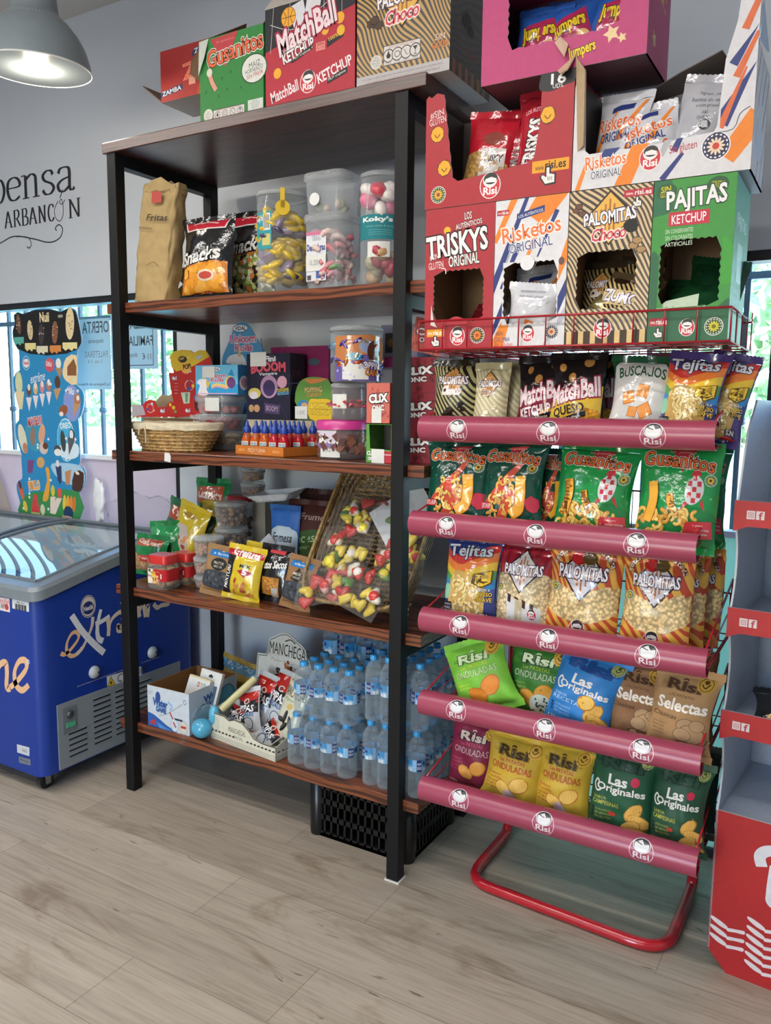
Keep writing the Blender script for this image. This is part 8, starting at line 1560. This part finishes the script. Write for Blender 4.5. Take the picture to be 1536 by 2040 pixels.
# ---------------------------------------------------------------- bottom board
WBX = Vector((.197, .035, Z5)); ww, wd, wh = .208, .27, .16
def wg_front(a):
    a.rects = [(0, 0, a.W, a.H)]; a.poly(smooth([(-.05, .34), (.15, .3), (.45, .12), (.7, -.02), (-.05, -.05)], 3), '2c5aa0'); a.poly([(.02, .08), (.16, .2), (.2, .05)], 'b83440'); a.poly(smooth([(.2, .14), (.6, .0), (.7, -.02), (.3, -.02)], 3), '4a86c8'); a.rects = None
    a.t('Water', .31, .62, .34, .17, '2c4a8a', rot=-3, out='9cc0dc', b=.05, o=.06); a.t('GAME', .33, .46, .24, .12, '2c4a8a', rot=-3, out='9cc0dc', b=.05, o=.06); a.e(.26, .76, .06, .1, '2c4a8a'); a.line([(.5, .7), (.6, .6), (.54, .5)], .03, '7ab0d8', sm=4)
    a.line([(.28, .3), (.5, .42), (.84, .72)], .008, '5a6a7a', sm=4); a.line([(.54, .46), (.66, .2)], .03, 'b83a44'); a.e(.65, .17, .1, .13, '8a9aa8'); a.e(.65, .17, .09, .115, 'c8d0d8'); a.line([(.62, .24), (.68, .12)], .03, 'b83a44'); a.e(.86, .16, .1, .13, '9aa4b0'); a.e(.86, .16, .09, .115, 'd0c8b8'); a.r(.8, .14, .92, .2, 'b8383c'); a.r(.66, .3, .84, .345, '2a2c48'); a.e(.9, .78, .035, .045, '2c5a90'); a.e(.9, .78, .025, .033, 'c8d4dc'); a.lines(['REF 1043', 'Edad 3+'], .08, .85, .1, .03, '7a8490', b=0)
def wg_side(a):
    a.t('Water', .5, .74, .4, .16, '2c4a8a', rot=6, out='9cc0dc', b=.05, o=.06); a.t('GAME', .5, .6, .3, .1, '2c4a8a', rot=6, out='9cc0dc', b=.05, o=.06); a.t('SPORT & FUN', .32, .42, .5, .06, '2c6a9a', rot=6, b=.02); a.e(.28, .18, .2, .26, '3a6a8a'); a.e(.28, .18, .19, .245, '5aa8c8'); a.e(.78, .42, .2, .26, '3a6a8a'); a.e(.78, .42, .19, .245, '5aa8c8'); a.poly([(.66, .3), (.86, .48), (.84, .4), (.72, .26)], '8a6a50')
wb = carton('cardboard_box', 'open white and blue water toy carton on the bottom board', TR(WBX, .02), ww, wd, wh, ['c4ccd4', 'b8c8d8', 'c4ccd4', 'c4ccd4'], {'front': wg_front, 'right': wg_side}, open_top=True, inner='8a6238')
def gamebox(label, M, w, h, d, art, col='d4d4d0'):
    carton('toy_box', label, M, w, d, h, [col, col, col, col], {'front': art} if art else {}, cat='toy box')
gamebox('flat white toy box with coloured letters, front one in the water toy carton', TR((.235, .085, Z5+.005), .1, .35, .12), .1, .19, .018, lambda a: ([a.t(c, .52+.13*i, .86, .11, .09, k, b=.03) for i, (c, k) in enumerate((('D', 'c0503c'), ('Y', 'd0a83c'), ('O', '4a9ab0')))], a.poly(smooth([(.1, .1), (.3, .4), (.6, .5), (.8, .6), (.9, .4), (.5, .2)], 3, True), 'd8a890'), a.e(.25, .42, .08, .06, '3a2a24'), a.e(.7, .62, .07, .05, '3a2a24'), a.line([(.7, .7), (.85, .75)], .05, '6aa05c'), a.r(0, .97, 1, 1, 'd8c48c')))
gamebox('flat white toy box with a hanging slot, behind the front one in the carton', TR((.262, .13, Z5+.005), .08, .28, .1), .1, .205, .016, lambda a: (a.r(.4, .88, .6, .92, '2a2c30'), a.e(.5, .92, .06, .04, '2a2c30'), a.r(.1, .4, .9, .75, '4a5a70')))
gamebox('white flat toy box lying low in the water toy carton', TR((.2, .2, Z5+.005), -.1, .15, -.1), .09, .1, .015, None)
# clear bag with a blue toy
t = empty('toy_bag', 'clear plastic bag holding a blue rubber toy in front of the water toy carton', 'bag', (.348, .052, Z5)); mb = MB()
mb.ball((0, 0, .036), .04, ('4aa8cc', 'gloss'), 20, 12, (1, .9, .9)); mb.ball((.035, .03, .082), .026, ('5ab4d4', 'gloss'), 16, 10, (.8, .8, 1.5)); mb.build('rubber_toy', t)
mb = MB(); mb.tube([(.05, .05, .1), (.085, .1, .15), (.12, .16, .2)], .014, ('c8c08c', 'plastic'), 8); mb.build('yellow_stick', t)
mb = MB(); mb.grid(crumple((.012, .015, .06), .064, (.85, .8, .95), 14), 36, 20, ('e4ecf0', 'film_clear'), wrap=True); mb.grid(lambda i, j: (-.06+i*.05, -.05+.02*sin(i*6)-(.0 if j < .5 else .025), .004-.035*max(0, j-.5)*2*0+.004*j), 8, 6, ('e4ecf0', 'film_clear')); mb.build('clear_film', t)
bagp('snack_bag', 'blue topped clear bag of yellow snacks behind the seed display', 432, 512, 1318, .36, Z5, 'a88a3c', 'film', lambda a: (a.r(0, .72, 1, 1, '5a8aa4'), a.t('PATATAS', .5, .85, .6, .08, 'c0d0d8')), 141, T=.08, bot=1360, roll=.15, wr=1.4)
# sunflower seed display
MC = TR((.54, .05, Z5), -.125); mw, md = .335, .24
t = empty('seed_display', 'cream sunflower seed display tray with a shaped header card', 'display box', M=MC); CRM = ('d4d0bc', 'card')
fo = [(0, 0), (mw, 0), (mw, .052), (mw*.8, .05), (mw*.68, .056), (mw*.6, .078), (mw*.5, .098), (mw*.38, .1), (mw*.3, .09), (mw*.22, .1), (0, .1)]
mb = MB(); mb.sheet(fo, lambda u, v, w_: (u-mw/2, w_, v), .003, CRM, ('b8b4a8', 'card')); a = Art(mw, .1, 'card')
for p, q in zip(fo[2:], fo[3:]): a.line([(p[0]/mw, p[1]/.1-.015), (q[0]/mw, q[1]/.1-.015)], .01, '2a3a2c')
def fish(a, x, y, k, c='3a3830'):
    a.poly([(x-k, y), (x-.2*k, y+.5*k*a.W/a.H), (x+.6*k, y+.05), (x+k, y+.4*k*a.W/a.H), (x+.9*k, y-.3*k*a.W/a.H), (x+.5*k, y-.02), (x-.2*k, y-.35*k*a.W/a.H)], c)
for i in range(18):
    if not 6 < i < 10: fish(a, .03+.055*i, .33, .022)
a.t('MANCHEGAS', .42, .58, .26, .2, '2c2c2a', b=-.005); a.t('SIN SAL', .44, .36, .14, .12, '2c2c2a', b=-.01)
for y in (.06, .12, .18): a.line([(0, y), (1, y)], .003, '4a4a44')
a.emit(mb, lambda u, v, o: (u-mw/2, -o, v)); mb.build('front_panel', t)
mb = MB()
for x in (-mw/2, mw/2-.003): mb.sheet([(0, 0), (md, 0), (md, .16), (md*.6, .1), (.0, .05)] if x > 0 else [(0, 0), (md, 0), (md, .16), (.0, .1)], lambda u, v, w_: (x+w_, u, v), .003, CRM, ('b8b4a8', 'card'))
a = Art(md, .05, 'card'); [fish(a, .06+.09*i, .62, .03) for i in range(10)]; [a.line([(0, y), (1, y)], .004, '4a4a44') for y in (.1, .22, .34)]; a.emit(mb, lambda u, v, o: (mw/2+o, u, v)); mb.box(-mw/2, mw/2, .003, md, 0, .003, CRM); mb.build('tray', t)
HW, HH = .34, .355; ho = [(0, 0), (HW, 0), (HW, .235), (HW*.84, .24)]+smooth([(HW*.8, .27), (HW*.72, .31), (HW*.58, .335), (HW*.45, .352), (HW*.33, .345), (HW*.25, .33), (HW*.17, .315), (HW*.155, .27)], 3)+[(HW*.14, .255), (0, .25)]
mb = MB(); mb.sheet(ho, lambda u, v, w_: (u-mw/2-.035, md+w_+v*.12, v), .003, ('cfd0c8', 'card'), ('b8b4a8', 'card')); a = Art(HW, HH, 'card')
ins = [(HW/2+(p[0]-HW/2)*.96, p[1]-.007 if p[1] > .01 else .0) for p in ho]
for p, q in zip(ins, ins[1:]+ins[:1]): a.line([p, q], .0022, '2a3a2c', frac=False)
a.t('MANCHEGAS', .49, .8, .6, .13, '2c2c2a', b=-.005, arch=.01); a.line([(.42, .9), (.5, .93), (.58, .9)], .012, '2c2c2a', sm=4); a.t('Pipas de Girasol', .48, .68, .5, .045, '8a8478', shear=.2, b=-.01)
for i in range(16): a.e(.5+random.uniform(-.07, .07), .63+random.uniform(-.05, .06), .02, .02, random.choice(['8a4a34', 'b0683c', '6a3424']))
for x, y, r_ in ((.4, .55, -.5), (.36, .5, .1), (.5, .5, .9), (.58, .5, -.6), (.5, .55, -.2)): a.e(x, y, .1, .04, '2c242c', rot=r_); a.e(x-.01, y+.005, .08, .012, '5a505a', rot=r_)
for i in range(15):
    if not 7 < i < 11: fish(a, .05+.06*i, .43, .024)
a.t('SIN SAL', .6, .43, .16, .05, '2c2c2a', b=-.01); a.t('0%', .84, .52, .1, .09, '2c2c2a', b=0)
for y in (.36, .33, .24, .22, .12, .1): a.line([(0, y), (1, y)], .005, '4a4a44')
for i in range(15): fish(a, .05+.064*i, .285, .02)
a.emit(mb, lambda u, v, o: (u-mw/2-.035, md+v*.12-o, v)); mb.build('header_card', t)
def pip(a):
    a.poly([(0, .7), (1, .66), (1, 1), (0, 1)], 'b8281f'); a.poly([(0, .52), (1, .48), (1, .74), (.5, .7), (0, .78)], '1c1a1c'); a.e(.5, .72, .14, .1, 'e0d4d0'); a.e(.5, .72, .09, .07, '8a3a34'); a.t('PIPAS', .5, .58, .7, .13, 'e8e4e4', b=.03, rot=-4); a.t('LEGALES', .5, .46, .7, .07, '3a6a9a', b=.02, rot=-4); a.e(.55, .28, .24, .2, '5a6a78'); a.e(.55, .28, .2, .17, 'c8ccd0'); a.poly([(.2, .02), (.5, .16), (.8, .02)], 'b8281f')
def inM(x, y, z, yaw=0, lean=0, roll=0): return MC @ TR((x, y, z), yaw, lean, roll)
for i, (x, y, z, l, r_, lab) in enumerate(((-.09, .13, .006, .35, .12, 'standing behind the others at the left'), (.0, .15, .006, .3, .12, 'standing tall in the middle of the tray'), (-.04, .085, .006, .3, -.35, 'tipped forward in the middle of the tray'), (-.125, .06, .004, .5, .15, 'lying low at the left corner of the tray'), (.0, .05, .0, .9, .5, 'lying flat under the others at the front'))):
    bag('seed_bag', 'red, black and silver sunflower seed bag '+lab, 'bag of seeds', .11, (.22, .24, .18, .12, .13)[i], .04, 'c4c6ca', 'film', pip, inM(x, y, z, 0, l, r_), 151+i, 'red topped seed bags', nu=10, nv=14)
bag('seed_bag', 'cream sunflower seed bag leaning at the right side of the seed display', 'bag of seeds', .13, .25, .045, 'cfccb4', 'film', lambda a: (a.t('MANCHEGAS', .5, .78, .94, .15, '2c2c28', b=-.005), [fish(a, .1+.13*i, .93, .04) for i in range(7)], a.t('Pipas', .4, .66, .4, .05, '7aa07a', shear=.2), a.e(.55, .58, .12, .08, 'c8b070'), [(a.e(x, y, .2, .07, '242024', rot=r_), a.e(x-.02, y+.01, .15, .015, '6a646a', rot=r_)) for x, y, r_ in ((.5, .42, 1.4), (.3, .36, .1), (.72, .36, 1.9), (.5, .28, .8))], a.t('0%', .6, .1, .2, .08, '2c2c28')), inM(.105, .1, .006, -.1, .3, .12), 157, nu=10, nv=14)
# ---------------------------------------------------------------- water bottles, shrink-wrapped
def bottle_meshes(r, h, key):
    if key in _mc: return _mc[key]
    N = 20; pr = [(r*.78, 0), (r*.97, .004), (r, .012)]; z = .02; ht = h*.72
    while z < ht: pr += [(r, z), (r*.955, z+h*.012), (r, z+h*.024)]; z += h*(.045 if z < h*.3 or z > h*.6 else .3)
    pr += [(r, ht), (r*.9, h*.8), (r*.6, h*.87), (r*.4, h*.9), (r*.4, h*.93)]
    b = MB(); b.lathe(pr, ('d4e2ea', 'bottle'), N)
    c = MB(); c.lathe([(r*.46, h*.925), (r*.47, h*.985), (r*.42, h), (.001, h)], ('3590cc', 'plastic'), 16)
    l = MB(); z0, z1 = h*.42, h*.6; rr_ = r*1.012; l.grid(lambda i, j: (rr_*cos(2*pi*i), rr_*sin(2*pi*i), z0+j*(z1-z0)), 20, 1, ('8ab8dc', 'film'), wrap=True)
    for k in range(3):
        a0 = VA-.9+k*2.09; a = Art(r*1.6, z1-z0, 'film'); a.r(0, 0, .36, 1, '27326e'); a.t('AQUA', .18, .66, .3, .24, 'd4dce8', b=.02); a.t('DEUS', .18, .32, .3, .24, 'd4dce8', b=.02); a.poly([(.4, 1), (.4, .5), (.6, .35), (.8, .55), (1, .4), (1, 1)], '2f8cc8'); a.r(.5, .02, .7, .3, 'd8e0e4'); a.r(.74, .02, .95, .34, 'd8e0e4'); a.e(.52, .7, .1, .1, '27326e'); a.emit(l, lambda u, v, o: ((rr_+o)*cos(a0+u/r), (rr_+o)*sin(a0+u/r), z0+v), .0005, .0001, cuts=([r*.2*i for i in range(1, 8)], []))
    ob = b.build('bottle'); oc = c.build('cap', ob); ol_ = l.build('label_sleeve', ob); _mc[key] = ob; return ob
def water_pack(label, x, y, z, nx, ny, r, h, key, yaw=0, wrap=True, group='shrink-wrapped packs of water bottles', skip=()):
    src = bottle_meshes(r, h, key); first = src.parent is None and not src.get('used')
    p = empty('water_pack', label, 'pack of water', (x, y, z), yaw, None); s_ = r*2.01; rnd = random.Random(key+label)
    for j in range(ny):
        for i in range(nx):
            if (i, j) in skip: continue
            if not src.get('used'): b_ = src; b_['used'] = 1; b_.parent = p
            else: b_ = copy_tree(src, p)
            b_.location = ((i-(nx-1)/2)*s_, r+j*s_, 0); b_.rotation_euler = (0, 0, rnd.uniform(-1.2, 1.2))
    if wrap:
        mb = MB(); W_, D_ = nx*s_/2+.002, ny*s_/2+.002
        def f(i, j):
            a = 2*pi*i; e = .3; q = 1.0 if j < .66 else 1-.3*((j-.66)/.34)**1.5; zz = h*.95*min(1, j/.9); n = noise.noise(Vector((cos(a)*4, sin(a)*4, j*5+x*9)))*.003
            sc = .5+.5*abs(sin((i*2*pi))) if False else 1
            return ((abs(cos(a))**e*(1 if cos(a) >= 0 else -1))*(W_*q+n), D_-.002+(abs(sin(a))**e*(1 if sin(a) >= 0 else -1))*(D_*q+n), .001+zz)
        mb.grid(f, 72, 14, ('dfe8ee', 'wrap'), wrap=True); mb.build('shrink_wrap', p)
    return p
def pack_at(label, L, R_, py, y, z, nx, ny, h, key, **k):
    x0, x1 = aY(L, py, y).x, aY(R_, py, y).x; r = (x1-x0)/nx/2.01; return water_pack(label, (x0+x1)/2, y-r*.4, z, nx, ny, min(r, k.pop('rmax', 1)), h, key, **k)
hs, hl_ = .178, .212
pack_at('lower pack of small water bottles, front left of the bottled water', 570, 702, 1530, .055, Z5, 4, 3, hs, 'wb_small')
pack_at('upper pack of small water bottles on the front left pack', 585, 706, 1410, .06, Z5+hs+.002, 4, 3, hs, 'wb_small')
pack_at('pack of small water bottles hidden at the back under the tall bottles', 655, 755, 1430, .28, Z5, 4, 4, hs, 'wb_small', wrap=False)
pack_at('row of tall water bottles standing high at the back left of the bottled water', 630, 790, 1320, .36, Z5+hs+.003, 4, 2, .285, 'wb_tall', wrap=False, rmax=.037)
x0 = aY(720, 1540, .06).x; rl = (1.256-x0)/8.04
water_pack('lower pack of larger water bottles at the right end of the bottom board', (x0+1.256)/2, .045, Z5, 4, 5, rl, hl_, 'wb_large')
water_pack('upper pack of larger water bottles at the right end of the bottom board', (x0+1.256)/2+.002, .055, Z5+hl_+.002, 4, 5, rl, hl_, 'wb_large')
